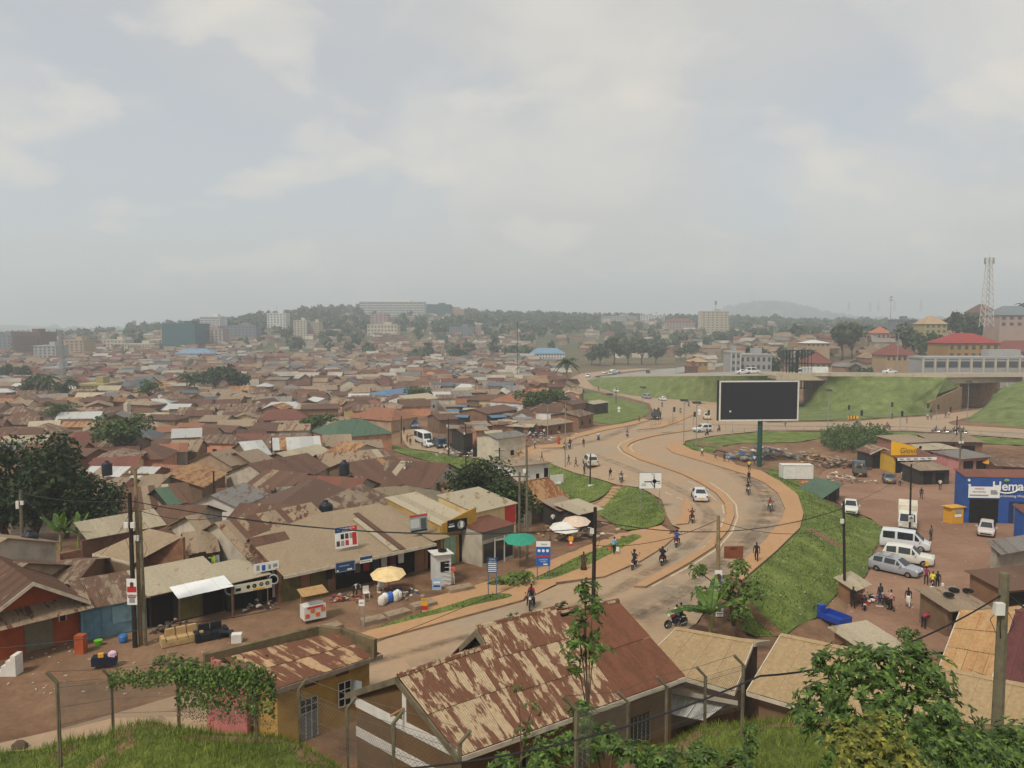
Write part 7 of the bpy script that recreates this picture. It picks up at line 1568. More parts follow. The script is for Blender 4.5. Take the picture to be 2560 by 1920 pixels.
for i, (u, v) in enumerate(((2340, 1081), (2362, 1082), (2385, 1083), (2408, 1084), (2398, 1080))): moto('motorcycle of the group behind the railing, %s from the left' % ORD[i], (u, v), (u - 30, v - 1), ('rider in dark clothes behind the railing, %s from the left' % ORD[i], random.choice(('2c2a30', '3c3430', '26303a')), '26262a'))
moto('motorcycle on the cross road under the chevron sign', (2143, 1062), (2110, 1062), ('rider with green load under the chevron sign', '5a9a8a', '2a2c30')); moto('motorcycle on the cross road right of the chevron sign', (2218, 1071), (2250, 1071), ('rider right of the chevron sign', '4a4440', '2a2a2c'))
for i, (u, v) in enumerate(((1412, 1124), (1424, 1122))): moto('parked motorcycle in the knot of people at the north kerb, %s' % ('left', 'right')[i], (u, v), (u - 8, v + 12), ('man seated on a motorcycle at the north kerb, %s' % ('left', 'right')[i], '26282e', '2a2c30'))
moto('motorcycle parked by the blue timber market in the car park', (2158, 1520), (2150, 1500)); moto('motorcycle beside the man in pink in the car park', (2215, 1518), (2200, 1508)); moto('motorcycle with rider on the shoulder below the white off-roader', (1553, 1205), (1548, 1225), ('rider in blue-grey on the shoulder', '4a5566', '2a2c30'))
moto('old motorcycle on stand near the black crate', (1160, 1143), (1140, 1143))
# pedestrians: label, px, heading px, pose, shirt, legs, extra
PED = [
 ('man in black shirt and shorts walking along the right pavement', (1891, 1406), (1870, 1440), 'walk', '1d2230', '15161a', 1), ('running man in black on the far carriageway', (1872, 1208), (1850, 1215), 'walk2', '1a1a1c', '1a1a1c', 0),
 ('woman in yellow top with red bag on the right pavement', (1873, 1178), (1850, 1165), 'walk', 'c9b04a', '1e1a1a', 0), ('man in white shirt on the pavement above the bend', (1755, 1142), (1775, 1150), 'walk', 'd6d2c8', '22242a', 0),
 ('child in orange shirt on the pavement above the bend', (1789, 1148), (1770, 1142), 'walk2', 'c07a5a', '3a3a3e', 0), ('man in dark green on the pavement above the bend', (1811, 1156), (1830, 1160), 'stand', '2e3c3a', '22262a', 0), ('child in pale blue beside the man in dark green', (1821, 1157), (1840, 1160), 'walk', '9ab0c0', '4a5060', 2),
 ('man with blue backpack and white boots carrying bags on the verge', (1535, 1388), (1600, 1350), 'walk', '8fb0cc', '1e2026', 3), ('woman in long patterned dress beside the dark pole', (1459, 1428), (1480, 1400), 'stand', '4a3424', '4a3424', 4), ('man in red shirt and pale shorts by the white kiosk', (1133, 1462), (1110, 1470), 'stand', 'c2604e', 'b4a894', 0),
 ('man in grey bending over a bucket outside the tan shop', (889, 1492), (905, 1500), 'bend', 'a3a4a4', '2a2a2a', 0), ('man in khaki standing by the off-roader', (1461, 1186), (1440, 1190), 'stand', '5a4a3c', '4a3c30', 0), ('man in dark shirt walking by the street lamp', (1440, 1168), (1420, 1176), 'walk', '54463c', '3a3430', 0),
 ('second man in dark shirt walking by the street lamp', (1422, 1162), (1400, 1170), 'walk2', '4a3e38', '3a302a', 0), ('man walking across the bus road mouth', (1355, 1153), (1340, 1160), 'walk2', '4e4238', '2a2624', 0), ('woman in black top with white bag on the carriageway', (1459, 1118), (1440, 1125), 'stand', '2a2428', '18181c', 0),
 ('woman in cream top and long purple skirt on the junction', (1496, 1100), (1470, 1110), 'walk', 'd8d0a8', '3a3480', 5), ('man in black shirt and grey trousers on the left shoulder', (1526, 1200), (1500, 1190), 'walk', '17181c', '8a8a8c', 0), ('boy in yellow shirt near the parked lorry', (1296, 1142), (1300, 1160), 'walk', 'd8b82c', '2a2a2c', 0),
 ('woman in red dress at the north kerb', (1397, 1112), (1390, 1130), 'stand', 'a0442e', 'a0442e', 5), ('man at the north kerb beside the motorcycles', (1425, 1118), (1415, 1135), 'stand', '22242c', '2a2c34', 0), ('man in white walking on the verge below the market', (1337, 1122), (1320, 1130), 'walk', 'a9a6a0', '2c2a2c', 0),
 ('pedestrian in white shirt on the bus road', (1111, 1130), (1100, 1150), 'walk', 'd6d2c8', '5a4a6a', 0), ('pedestrian in pale clothes beside the one in white', (1122, 1133), (1110, 1150), 'walk2', 'c8bfae', '6a6258', 0), ('man in dark suit on the bus road', (1026, 1115), (1015, 1130), 'walk', '2a2c34', '22242a', 0), ('person in orange on the bus road verge', (1018, 1105), (1010, 1120), 'walk', '9a4a2c', '3a2c28', 0), ('person in black on the bus road behind the minibus', (1010, 1085), (1005, 1105), 'walk2', '202226', '202226', 0),
 ('man in red and white by the far lights of the junction', (1598, 1056), (1590, 1070), 'stand', 'a84a3a', '2a2a2c', 0), ('man beside the slip road railing', (1497, 978), (1510, 985), 'walk', '5a3a34', '2a2a2c', 0), ('pair walking on the far slip road, left one', (1449, 976), (1460, 985), 'walk', '5a3a2c', '2a2a2c', 0), ('pair walking on the far slip road, right one', (1455, 977), (1465, 985), 'walk2', '3a3a44', '2a2a2c', 0),
 ('man carrying a load on the cross road under the lights', (2230, 1048), (2200, 1048), 'carry', '3a3c3a', '2a2a2c', 0), ('person in pale clothes on the cross road verge', (2267, 1058), (2250, 1058), 'stand', '9a8a78', '8a7a68', 0), ('man in blue on the cross road', (2174, 1071), (2160, 1071), 'stand', '3a4a6a', '2a2c34', 0), ('person at the left end of the railing', (1963, 1068), (1950, 1070), 'walk', '7a6a58', '4a4238', 0),
 ('man in white shirt crossing before the underpass', (2372, 1044), (2350, 1046), 'walk', 'd8d8d4', '22242c', 0), ('man in grey before the underpass', (2364, 1046), (2340, 1048), 'walk2', '4a4c50', '2a2a2c', 0), ('man in white at the underpass lights', (2319, 1050), (2310, 1055), 'stand', 'b4b8b8', '2a2c30', 0), ('man in blue at the underpass lights', (2328, 1049), (2320, 1055), 'stand', '6a7a8a', '2a2c30', 0),
 ('man in navy jacket over white robe in the car park', (2270, 1518), (2262, 1550), 'walk', '23232e', 'd4d0c4', 6), ('man in white shirt and dark trousers in the car park', (2329, 1508), (2300, 1490), 'stand', 'd8d6d0', '202226', 0), ('man in camouflage beside the man in white', (2318, 1530), (2340, 1550), 'stand', '4a4438', '3a342a', 0), ('man in pink shirt stepping over by the motorcycle', (2228, 1528), (2190, 1520), 'walk2', 'd0a09a', '201e20', 0), ('man in red bending down beside the shed', (2310, 1570), (2350, 1560), 'bend', 'a03440', '26262c', 0),
 ('woman in magenta with yellow jerrycan on her head', (2315, 1462), (2310, 1440), 'carry', '8a2a5a', '2a2a2e', 7), ('woman in yellow top beside the one in magenta', (2331, 1476), (2326, 1440), 'walk', 'd8c84a', '4a2a24', 0), ('man in black suit carrying two white containers', (2343, 1476), (2338, 1440), 'walk2', '1c1c20', '202024', 0), ('man in grey standing behind the parked vans', (2327, 1352), (2300, 1345), 'stand', '6a6458', '3a3a3a', 0),
 ('man in black by the wooden counter', (2132, 1520), (2160, 1515), 'stand', '1c1c20', '22222a', 0), ('vendor in white behind the red counter', (2152, 1500), (2160, 1530), 'stand', 'd4d2cc', '2a2a2c', 0), ('man in blue jeans at the market table', (2200, 1510), (2180, 1500), 'stand', '3a3c44', '2a3a6a', 0), ('man in white by the motorcycles at the yellow shop', (2257, 1195), (2270, 1200), 'sit', 'd2d2ce', '2a2a30', 0), ('man in grey bending by the dark pole', (2250, 1215), (2265, 1222), 'bend', 'a09c94', '2a2a2c', 0),
 ('woman in white apron outside the shacks', (2350, 1225), (2340, 1240), 'stand', 'c8c0b4', '4a3430', 0), ('man in dark clothes outside the shacks', (2303, 1248), (2310, 1262), 'walk', '33302e', '3a2422', 0), ('pedestrian with white bag beside the blue tarpaulin', (1886, 1162), (1900, 1150), 'walk', 'c8c8c8', '4a3a5a', 0), ('person in white shirt at the blue door hut', (1382, 1318), (1390, 1330), 'stand', 'd4d4d4', '1c1c20', 0), ('man in blue by the scrap stall', (2034, 1233), (2040, 1240), 'bend', '2c6ab0', '2a3a5a', 0),
]
for lab, px, to, pose, sh, lg, ex in PED:
 p, q = G(*px), G(*to); rz = heading(p, q); o = person(lab, p, rz, pose, sh, lg, h=1.35 if lab.startswith(('child', 'boy')) else random.uniform(1.66, 1.78))
 fwd = (math.sin(rz), -math.cos(rz))
 if ex == 1: o.material_slots[2].material = CLOTH('15161a')
 if ex in (4, 5): skirt(o, lg)
 if ex == 6: skirt(o, 'd4d0c4', 1.0, .25, .16, .22)
 if ex == 3:
  for s, c, nm in ((-1, 'd8d8d4', 'white'), (1, 'd2503c', 'red')): carried(lambda b: b.box((0, 0, 0), (.28, .16, .36), 0, .8), 'carrier_bag', '%s carrier bag held by the man with white boots' % nm, 'bag', CLOTH(c), (p[0] + s * .36 * math.cos(rz), p[1] + s * .36 * math.sin(rz), p[2] + .42), rz)
  b = MB(); b.box((0, .17, 1.05), (.3, .16, .42), 0, .85); b.build('backpack', CLOTH('7aa2c4'), o); o.material_slots[3].material = CLOTH('d8d8d4')
 if ex == 7: carried(lambda b: b.box((0, 0, 0), (.24, .34, .38), 0, .92), 'jerrycan', 'yellow jerrycan balanced on the head of the woman in magenta', 'jerrycan', M('yellow_plastic', 'd9a62a', .5, .1, 3), (p[0], p[1], p[2] + 1.74), rz)
 if 'two white containers' in lab:
  for s in (-1, 1): carried(lambda b: b.box((0, 0, 0), (.2, .3, .36), 0, .92), 'jerrycan', 'white container in the %s hand of the man in black suit' % ('left' if s < 0 else 'right'), 'jerrycan', WHITEP, (p[0] + s * .4 * math.cos(rz), p[1] + s * .4 * math.sin(rz), p[2] + .32), rz)
# ---------------------------------------------------------------- poles, lamps, lights, signs, cables
CREO = M('creosoted_pole', '2e2722', .9, .3, 3); PINEP = M('pale_timber_pole', '8a7757', .9, .3, 3); WEATH = M('weathered_pole', '6b6450', .9, .35, 3)
def up_to(base, v):
 """height so that the top shows at pixel row v"""
 return PY(0, v, base[1])[2]
def pole(label, base, vtop, mat, r=.13, topdx=0.0, boxes=0, arm=False, name='utility_pole'):
 zt = up_to(base, vtop); H = zt - base[2]; t = thing(name, label, 'pole', base)
 part(lambda b: b.tube([(0, 0, -.5), (topdx * .5, 0, H * .5), (topdx, 0, H)], r, 8, r * .75), 'shaft', mat, t)
 if arm: part(lambda b: b.box((topdx, 0, H - .45), (1.6, .1, .1)), 'crossarm', WOOD, t); [part(lambda b: b.lathe((topdx + s, 0, H - .35), [(.05, 0), (.07, .08), (.04, .16)], 6), 'insulator', WHITEP, t) for s in (-.7, -.35, .35, .7)]
 for k in range(boxes): part(lambda b: b.box((topdx * .8 + (.2 if k % 2 else -.2), -.14, H * .78 - .35 * (k // 2)), (.26, .16, .34)), 'meter_box', WHITEP, t)
 part(lambda b: [b.tube([(topdx * .9 + .1 * math.cos(a), .1 * math.sin(a), H * .8), (topdx * .9 + .35 * math.cos(a), .35 * math.sin(a), H * .72), (topdx * .8, 0, H * .6)], .012, 4) for a in (0, 2, 4)], 'wire_loops', BLACKP, t)
 return t, (base[0] + topdx, base[1], zt)
B1 = G(1482, 1560); pole1, tp1 = pole('dark leaning power pole behind the papaya-like tree', B1, 1268, CREO, .15, .1, 1)
B2 = G(1796, 1545); pole2, tp2 = pole('pale timber pole with posters beside the banana plant', B2, 1288, PINEP, .16, -.15)
B3 = G(2112, 1500); pole3, tp3 = pole('tall dark pole at the edge of the car park', B3, 1252, CREO, .13, -.35, 1)
B4 = PY(2490, 1880, 21.5); pole4, tp4 = pole('thick weathered pole with tangled wires in the right foreground', B4, 1432, WEATH, .17, .0, 1)
B5 = G(2274, 1335); pole5, tp5 = pole('dark pole in the middle of the car park', B5, 1160, CREO, .12, -.1)
B6 = G(2396, 1235); pole6, tp6 = pole('weathered pole with transformer behind the blue shop', B6, 1072, WEATH, .13, 0, 2)
B7 = G(338, 1618); pole7, tp7 = pole('dark left pole of the three-pole cluster by the blue kiosk', B7, 1232, CREO, .16, 0, 2)
B8 = G(352, 1612); pole8, tp8 = pole('tall pale middle pole of the three-pole cluster', B8, 1170, PINEP, .14, .05, arm=True)
B9 = G(364, 1614); pole9, tp9 = pole('short weathered right pole of the three-pole cluster', B9, 1275, WEATH, .12, -.05, 1)
B10 = G(57, 1388); pole10, tp10 = pole('weathered pole with meter boxes at the left edge', B10, 1225, WEATH, .16, .05, 3)
MP = [('weathered pole with insulators above the olive tiled roof', (1018, 1250), 1150, 1), ('thin dark pole in front of the maroon wall', (535, 1290), 1178, 0), ('thin dark pole by the bright zinc roof', (680, 1160), 1092, 0), ('weathered left pole of the pair by the white house', (1298, 1395), 1180, 1), ('pale right pole of the pair by the white house', (1318, 1398), 1120, 0), ('thin pole at the foot of the bus road bank', (1165, 1178), 1060, 0), ('thin pole left of the bus road', (1003, 1110), 1040, 0), ('thin pole by the market crowd', (1122, 1140), 1045, 0), ('thin pole with lamp on the left shoulder', (1475, 1215), 1135, 0), ('pole between the slum roofs left of the zinc roof', (402, 1185), 1130, 0), ('slim pole in the mid slum', (372, 1100), 1040, 0), ('black pole in the far slum', (978, 990), 950, 0), ('black pole before the far hill', (1293, 960), 805, 0), ('leaning pole on the green knoll', (1540, 1010), 968, 0), ('short pole behind the glass shop', (1246, 1205), 1120, 1), ('pole beside the scrap yard railing', (2390, 1130), 1040, 0)]
for lab, px, vt, arm in MP: pole(lab, G(*px), vt, WEATH if 'weathered' in lab or 'pale' in lab else CREO, .12, random.uniform(-.2, .2), random.choice((0, 1)), bool(arm))
def cable(label, pts, sag, r=.022, n=14):
 b = MB()
 for p, q in zip(pts, pts[1:]): b.tube([(p[0] + (q[0] - p[0]) * t, p[1] + (q[1] - p[1]) * t, p[2] + (q[2] - p[2]) * t - sag * 4 * t * (1 - t)) for t in [i / n for i in range(n + 1)]], r, 4)
 return tag(b.build('overhead_cable', BLACKP), label, 'cable')
lo = lambda p, d: (p[0], p[1], p[2] - d)
cable('thick black cable strung from the left edge past the dark power pole', [PY(-150, 1150, 60), lo(tp7, .5), lo(tp1, 1.4)], 1.1, .03); cable('black cable strung from the dark power pole to the right across the road', [lo(tp1, .9), lo(tp3, .6)], 1.3, .03); cable('thick cable sweeping up to the weathered foreground pole', [PY(900, 1930, 17), PY(1900, 1690, 19), lo(tp4, .6)], .5, .028); cable('cable from the foreground pole to the right edge', [lo(tp4, .5), PY(2700, 1540, 24)], .4, .025)
cable('thin cable crossing in front of the tan shop roofs', [lo(tp7, .9), PY(560, 1290, 55), PY(1240, 1330, 62)], .5, .02); cable('guy wire running down behind the rusty house', [lo(tp1, 3), PY(930, 1610, 44)], .1, .018); cable('cable from the pale pole towards the grass bank', [lo(tp2, .3), (lo(tp1, 2.6))], .6, .02)
cable('cable from the pale pole to the car park pole', [lo(tp2, .4), lo(tp3, 2)], .8, .018); cable('service wires draped over the tan roof left of the poles', [lo(tp7, 1.2), P(240, 1395, 3.2)], .4, .015); cable('cable from the left edge pole into the cream roof', [lo(tp10, .3), P(200, 1310, 4)], .8, .02); cable('second cable from the left edge pole', [lo(tp10, .5), P(230, 1330, 3.8)], .9, .02); cable('cable between the car park poles', [lo(tp3, .4), lo(tp5, .4)], .5, .018); cable('cable from the car park pole to the transformer pole', [lo(tp5, .2), lo(tp6, .2)], .6, .02); cable('pale rope along the dirt shoulder before the shops', [PY(-20, 1622, 40), PY(430, 1560, 42), PY(700, 1520, 45)], .15, .022)
# posters on poles
def poster(label, at, w, h, m2, rz=0.0):
 return board(label, at, w, h, WHITE, rz, [('r', .5, .42, .9, .3, m2), ('c', .5, .72, .13, SKIN), ('r', .5, .5, .4, .14, SKIN), ('r', .5, .22, .8, .12, BLACK), ('r', .5, .06, .7, .06, SRED)], name='poster', cat='poster', th=.02)
sb = board('tall white and red portrait poster on the three-pole cluster', (B7[0] + .02, B7[1] - .2, PY(0, 1512, B7[1] - .2)[2]), .62, 1.65, WHITE, 0, [('r', .5, .48, .92, .22, SRED), ('c', .52, .8, .075, SKIN), ('r', .52, .66, .35, .12, SKIN), ('t', 'ZARRAH', .5, .36, .1, BLACK, .9), ('r', .5, .27, .8, .05, SRED), ('r', .5, .08, .55, .2, SGREY), ('c', .5, .16, .05, SKIN)], name='poster', cat='poster', th=.02)
poster('portrait poster with blue band on the banana plant pole', (B2[0] - .12, B2[1] - .24, PY(0, 1480, B2[1])[2]), .5, 1.6, SBLUE); poster('small faded poster low on the banana plant pole', (B2[0], B2[1] - .24, PY(0, 1538, B2[1])[2]), .5, .7, SGREY); poster('white poster with red figure on the shoulder pole', vadd(G(1475, 1215), (.1, -.2, PY(0, 1243, G(1475, 1215)[1])[2] - G(1475, 1215)[2])), .8, 1.9, SRED); poster('small portrait poster on the mid car park pole', vadd(B5, (0, -.2, PY(0, 1303, B5[1])[2] - B5[2])), .6, .7, SGREY)
board('small rusty sign frame hanging on the pale pole', vadd(tp2, (1.1, 0, -3.0)), 1.3, .85, M('rusty_sign', '7d4a32', .9, .35, 2), 0, [('t', 'TASTE', .5, .8, .2, BLACK)], name='hanging_sign')
# the roundabout direction sign
ds = G(1625, 1272); pxm = F_PX / ds[1]; W_, H_ = 57 / pxm, 42 / pxm; zb = PY(0, 1222, ds[1])[2] - ds[2]
d_ = board('white direction sign with black roundabout diagram on two posts', (ds[0], ds[1], ds[2] + zb), W_, H_, WHITE, 0, [('t', 'Bwaise', .62, .9, .09, BLACK, .8), ('t', 'Kawempe', .22, .3, .08, BLACK, .8), ('t', 'Ham Portal', .2, .2, .08, BLACK, .75), ('t', 'Mulago', .88, .34, .08, BLACK, .8)], legs=zb, edge=SGREY)
bd = [c for c in d_.children if c.name.startswith('board')][0]
q = lambda x, z: ((x - .5) * W_, -.05, zb + z * H_)
for nm, pts, r in (('arrow_bar', [q(.22, .44), q(.57, .45)], .045), ('arrow_bar', [q(.66, .62), q(.66, .82)], .045), ('arrow_bar', [q(.78, .47), q(.93, .47)], .045), ('arrow_bar', [q(.68, .06), q(.68, .36)], .06), ('arrow_bar', [q(.5, .43), q(.66, .14)], .03)): part(lambda b: b.tube(pts, r, 4), nm, BLACK, bd)
part(lambda b: torus(b, q(.68, .47), .21, .035, 'Y', 18, 5), 'roundabout_ring', BLACK, bd)
# LED billboard
bb = G(1898, 1166); yb = bb[1]; A_, C_ = PY(1794, 956, yb), PY(1993, 1056, yb); Wb = C_[0] - A_[0]; Hb = A_[2] - C_[2]; zc = C_[2] + .35 - bb[2]
bt_ = thing('led_billboard', 'huge blank black LED billboard with white frame on a green post', 'billboard', bb, .06); part(lambda b: b.cyl((0, 0, -.8), (0, 0, zc + 1), .42, .42, 12), 'post', M('bottle_green_steel', '1f4a42', .5, .12, 1), bt_)
cx = (A_[0] + C_[0]) / 2 - bb[0]; part(lambda b: b.box((cx, 0, zc), (Wb, 1.3, Hb)), 'cabinet', BLACKP, bt_); part(lambda b: b.box((cx, -.67, zc + .28), (Wb - .5, .06, Hb - .56)), 'screen', M('led_screen', '24262c', .45, .08, .4), bt_)
for s in (-1, 1): part(lambda b: b.box((cx + s * (Wb / 2 - .1), -.7, zc), (.24, .12, Hb)), 'frame_side', WHITEP, bt_)
for z in (0, Hb - .24): part(lambda b: b.box((cx, -.71, zc + z), (Wb, .12, .24)), 'frame_rail', WHITEP, bt_)
part(lambda b: b.box((cx - Wb * .36, -.72, zc + Hb * .22), (.3, .04, .3)), 'lit_pixel', WHITEP, bt_); [part(lambda b: b.cyl((cx + s * Wb * .3, 0, zc + Hb), (cx + s * Wb * .3, 0, zc + Hb + .9), .04, n=4), 'aerial', STEEL, bt_) for s in (-1.5, 1)]
# bare black advertising frame behind it
lf = P(1990, 1012, -4.6); lt_ = thing('billboard_frame', 'bare black steel advertising frame standing behind the billboard', 'billboard frame', lf); part(lambda b: b.cyl((0, 0, -1), (0, 0, 17), .6, .5, 10), 'mast', DARKSTEEL, lt_)
for k in range(9):
 for yy in (-1.6, 1.6):
  if k != 4: part(lambda b: b.cyl((-3.8 + k * .95, yy, 5), (-3.8 + k * .95, yy, 17.2), .09, n=4), 'upright', DARKSTEEL, lt_)
part(lambda b: [b.cyl((-3.9, yy, z), (3.9, yy, z), .09, n=4) for yy in (-1.6, 1.6) for z in (5.2, 9, 13, 17)] + [b.cyl((x, -1.6, z), (x, 1.6, z), .08, n=4) for x in (-3.8, 0, 3.8) for z in (5.2, 17)], 'rails', DARKSTEEL, lt_)
# street lamps and traffic lights
def lamp(label, px, vt, double=False, y=None, mat=None):
 p = G(*px) if y is None else PY(*px, y); H = up_to(p, vt) - p[2]; t = thing('street_lamp', label, 'street lamp', p, group='street lamps'); m = mat or STEEL
 part(lambda b: b.cyl((0, 0, -.3), (0, 0, H), .1, .06, 6), 'post', m, t)
 for s in ((-1, 1) if double else (1,)): part(lambda b: b.tube([(0, 0, H - .1), (s * .9, 0, H + .25)], .05, 5), 'arm', m, t); part(lambda b: b.box((s * 1.2, 0, H + .2), (.9, .35, .12)), 'lantern', m, t)
 if not double: part(lambda b: b.slab([(-.8, -.5, H + .3), (.8, -.5, H + .3), (.8, .4, H + .6), (-.8, .4, H + .6)], .06), 'solar_panel', DARKSTEEL, t)
for i, (px, vt) in enumerate((((1369, 1112), 1010), ((1413, 1168), 1003), ((1523, 1066), 990), ((1607, 1040), 972), ((1494, 986), 945), ((1709, 1108), 1006), ((1740, 1122), 1012), ((2070, 1062), 980), ((2418, 1056), 958), ((1443, 950), 918), ((1690, 935), 902), ((1812, 945), 918))): lamp('solar street lamp, %s along the roads from the market side' % ORD[i], px, vt)
pz = vadd(T(2283, 941), (0, 10, 0)); tl = thing('street_lamp', 'tall double-armed highway lamp in front of the hillside trees', 'street lamp', pz, group='street lamps'); Hq = up_to(pz, 832) - pz[2]
part(lambda b: b.cyl((0, 0, 0), (0, 0, Hq), .16, .09, 6), 'post', STEEL, tl)
for s in (-1, 1): part(lambda b: b.tube([(0, 0, Hq - .2), (s * 1.8, 0, Hq + .5)], .07, 5), 'arm', STEEL, tl); part(lambda b: b.box((s * 2, 0, Hq + .45), (1, .4, .15)), 'lantern', STEEL, tl)
def tlight(label, px, vt):
 p = G(*px); H = up_to(p, vt) - p[2]; t = thing('traffic_light', label, 'traffic light', p, group='traffic lights'); part(lambda b: b.cyl((0, 0, -.2), (0, 0, H), .07, n=6), 'post', STEEL, t); h = part(lambda b: b.box((.32, -.05, H - 1.15), (.42, .3, 1.2)), 'signal_head', BLACKP, t)
 for k, c in enumerate(('5a1c18', '5a4418', '1c4a24')): part(lambda b: b.lathe((.32, -.23, H - .2 - k * .38), [(.13, 0), (.13, .05)], 10, 'Y'), 'lens', M('lens_' + c, c, .3, .05, 2), h)
for i, (px, vt) in enumerate((((1682, 1062), 1018), ((1733, 1068), 1030), ((1768, 1066), 1026), ((2118, 1056), 1013), ((2149, 1078), 1026), ((2226, 1047), 1006), ((2250, 1078), 1028), ((2316, 1045), 1009), ((2341, 1050), 1012), ((2372, 1045), 1018))): tlight('traffic light with dark signal head, %s from the left' % ORD[i], px, vt)
board('yellow and black chevron board beside the cross road', vadd(G(2133, 1056), (0, 0, .9)), 2.6, .75, SYEL, 0, [('r', .15 + .28 * k, 0, .1, 1, BLACK) for k in range(3)], legs=.9, cat='sign'); board('small dark green road sign by the white off-roader', vadd(G(1822, 1082), (0, 0, 2.6)), 1.9, .9, M('sign_green', '1e4038', .5, .1, 2), 0, [('r', .5, .55, .7, .15, WHITE), ('r', .5, .25, .5, .12, WHITE)], legs=2.6)
for i, (u, v) in enumerate(((1547, 1048), (1748, 1055))):
 p = G(u, v); t = thing('round_sign', 'round white traffic sign on a thin post, %s one' % ('left', 'right')[i], 'sign', p); part(lambda b: b.cyl((0, 0, -.2), (0, 0, 2.6), .04, n=5), 'post', STEEL, t); part(lambda b: b.lathe((0, -.06, 2.9), [(.4, 0), (.4, .03)], 16, 'Y'), 'disc', WHITE, t); part(lambda b: b.box((0, -.06, 1.9), (.6, .03, .45)), 'plate', WHITE, t)
def railing(label, pxs, h=1.1, step=3.5, mat=STEEL):
 pts = [G(*p) for p in pxs]; t = thing('railing', label, 'railing', pts[0]); fine = []
 for p, q2 in zip(pts, pts[1:]): n = max(1, int(math.dist(p, q2) / step)); fine += [vlerp(p, q2, i / n) for i in range(n)]
 fine.append(pts[-1]); fine = [(x, y, g(x, y)) for x, y, _ in fine]
 for p in fine: wpart(lambda b: b.cyl(p, vadd(p, (0, 0, h)), .05, n=5), 'post', mat, t)
 for z in (.5, h): wpart(lambda b: b.tube([vadd(p, (0, 0, z)) for p in fine], .035, 4), 'rail', mat, t)
railing('long grey pedestrian railing along the cross road', [(1830, 1086), (1920, 1079), (2100, 1079), (2267, 1080), (2400, 1088), (2560, 1101), (2660, 1108)]); railing('wire railing on the junction island, left length', [(1626, 1069), (1652, 1063)], 1.3, 1.5, M('tan_rail', 'a98a68', .8, .2, 2)); railing('wire railing on the junction island, right length', [(1670, 1062), (1690, 1054)], 1.3, 1.5, M('tan_rail')); railing('stone-edged railing beside the palm bend', [(1423, 958), (1440, 972), (1500, 985), (1560, 1000)], .9, 3)
# signs by the shops
def legsign(label, px, vb, vt, wpx, mat, marks, legmat=None):
 p = G(*px); z0 = up_to(p, vb) - p[2]; h = up_to(p, vt) - up_to(p, vb); return board(label, vadd(p, (0, 0, z0)), wpx * p[1] / F_PX, h, mat, 0, marks, legs=z0, legmat=legmat)
BLEG = M('blue_leg', '4a6a86', .6, .15, 2)
legsign('tall blue and white service sign on blue legs', (1358, 1448), 1415, 1353, 36, SBLUE, [('r', .5, .78, 1, .22, WHITE), ('t', 'Makerere', .55, .88, .08, SNAVY, .8), ('c', .2, .62, .06, WHITE), ('c', .5, .62, .06, WHITE), ('c', .8, .62, .06, WHITE), ('r', .5, .36, .95, .07, SRED), ('t', 'SLUM SERVICES', .5, .26, .07, WHITE, .7), ('t', 'AVAILABLE', .5, .18, .07, WHITE, .7), ('r', .65, .05, .3, .05, WHITE)], BLEG)
legsign('blue lettered board on tall blue legs at the track mouth', (1231, 1488), 1432, 1394, 25, SNAVY, [('t', 'CORNER', .5, .9, .1, WHITE), ('t', 'PUBLIC TEST', .5, .76, .1, WHITE, .8)] + [('r', .5, .08 + k * .13, .85, .06, WHITE) for k in range(5)], BLEG); legsign('small red and yellow sign on thin legs by the track', (1427, 1380), 1365, 1341, 12, SRED, [('r', .5, .55, 1, .45, SYEL), ('c', .5, .35, .14, WHITE)])
legsign('orange and red stand-up board beside the pavement', (1061, 1526), 1524, 1496, 16, SYEL, [('r', .5, 0, 1, .35, SRED), ('r', .5, .82, .8, .12, SGREY)]); pj = G(905, 1572); board('small white roadside sign on a thin post', vadd(pj, (0, 0, 1.55)), .38, .42, WHITE, 0, [('r', .5, .4, .7, .2, SGREY)], legs=1.55); board('small blue notice leaning by the white kiosk', G(1092, 1475), .7, .95, M('pale_blue_notice', '9db2c8', .6, .15, 2), 0, [('r', .5, .55, .7, .15, WHITE), ('r', .5, .25, .7, .15, SNAVY)])
# white kiosk with a tyre on its roof
wk, pk_ = bld('white boarded kiosk with a tyre on its roof', G(1090, 1466)[:2], G(1128, 1462)[:2], 1.9, 2.5, 2.3, M('white_boards', 'c9c7c0', .7, .15, 2), M('white_boards'), (.25, .2, .2), [('hatch', .3, .85, 1.1, 1.9, DARK)], name='kiosk', cat='kiosk', sheets=2); tyre('black tyre lying on the white kiosk roof', pk_(.7, .8, 2.55), .28)
for k in range(7): wpart(lambda b: b.box(pk_(wk['_L'] / 2, -.012, .15 + k * .32), (wk['_L'] + .02, .02, .03), 0), 'board_joint', WHITEP, wk)
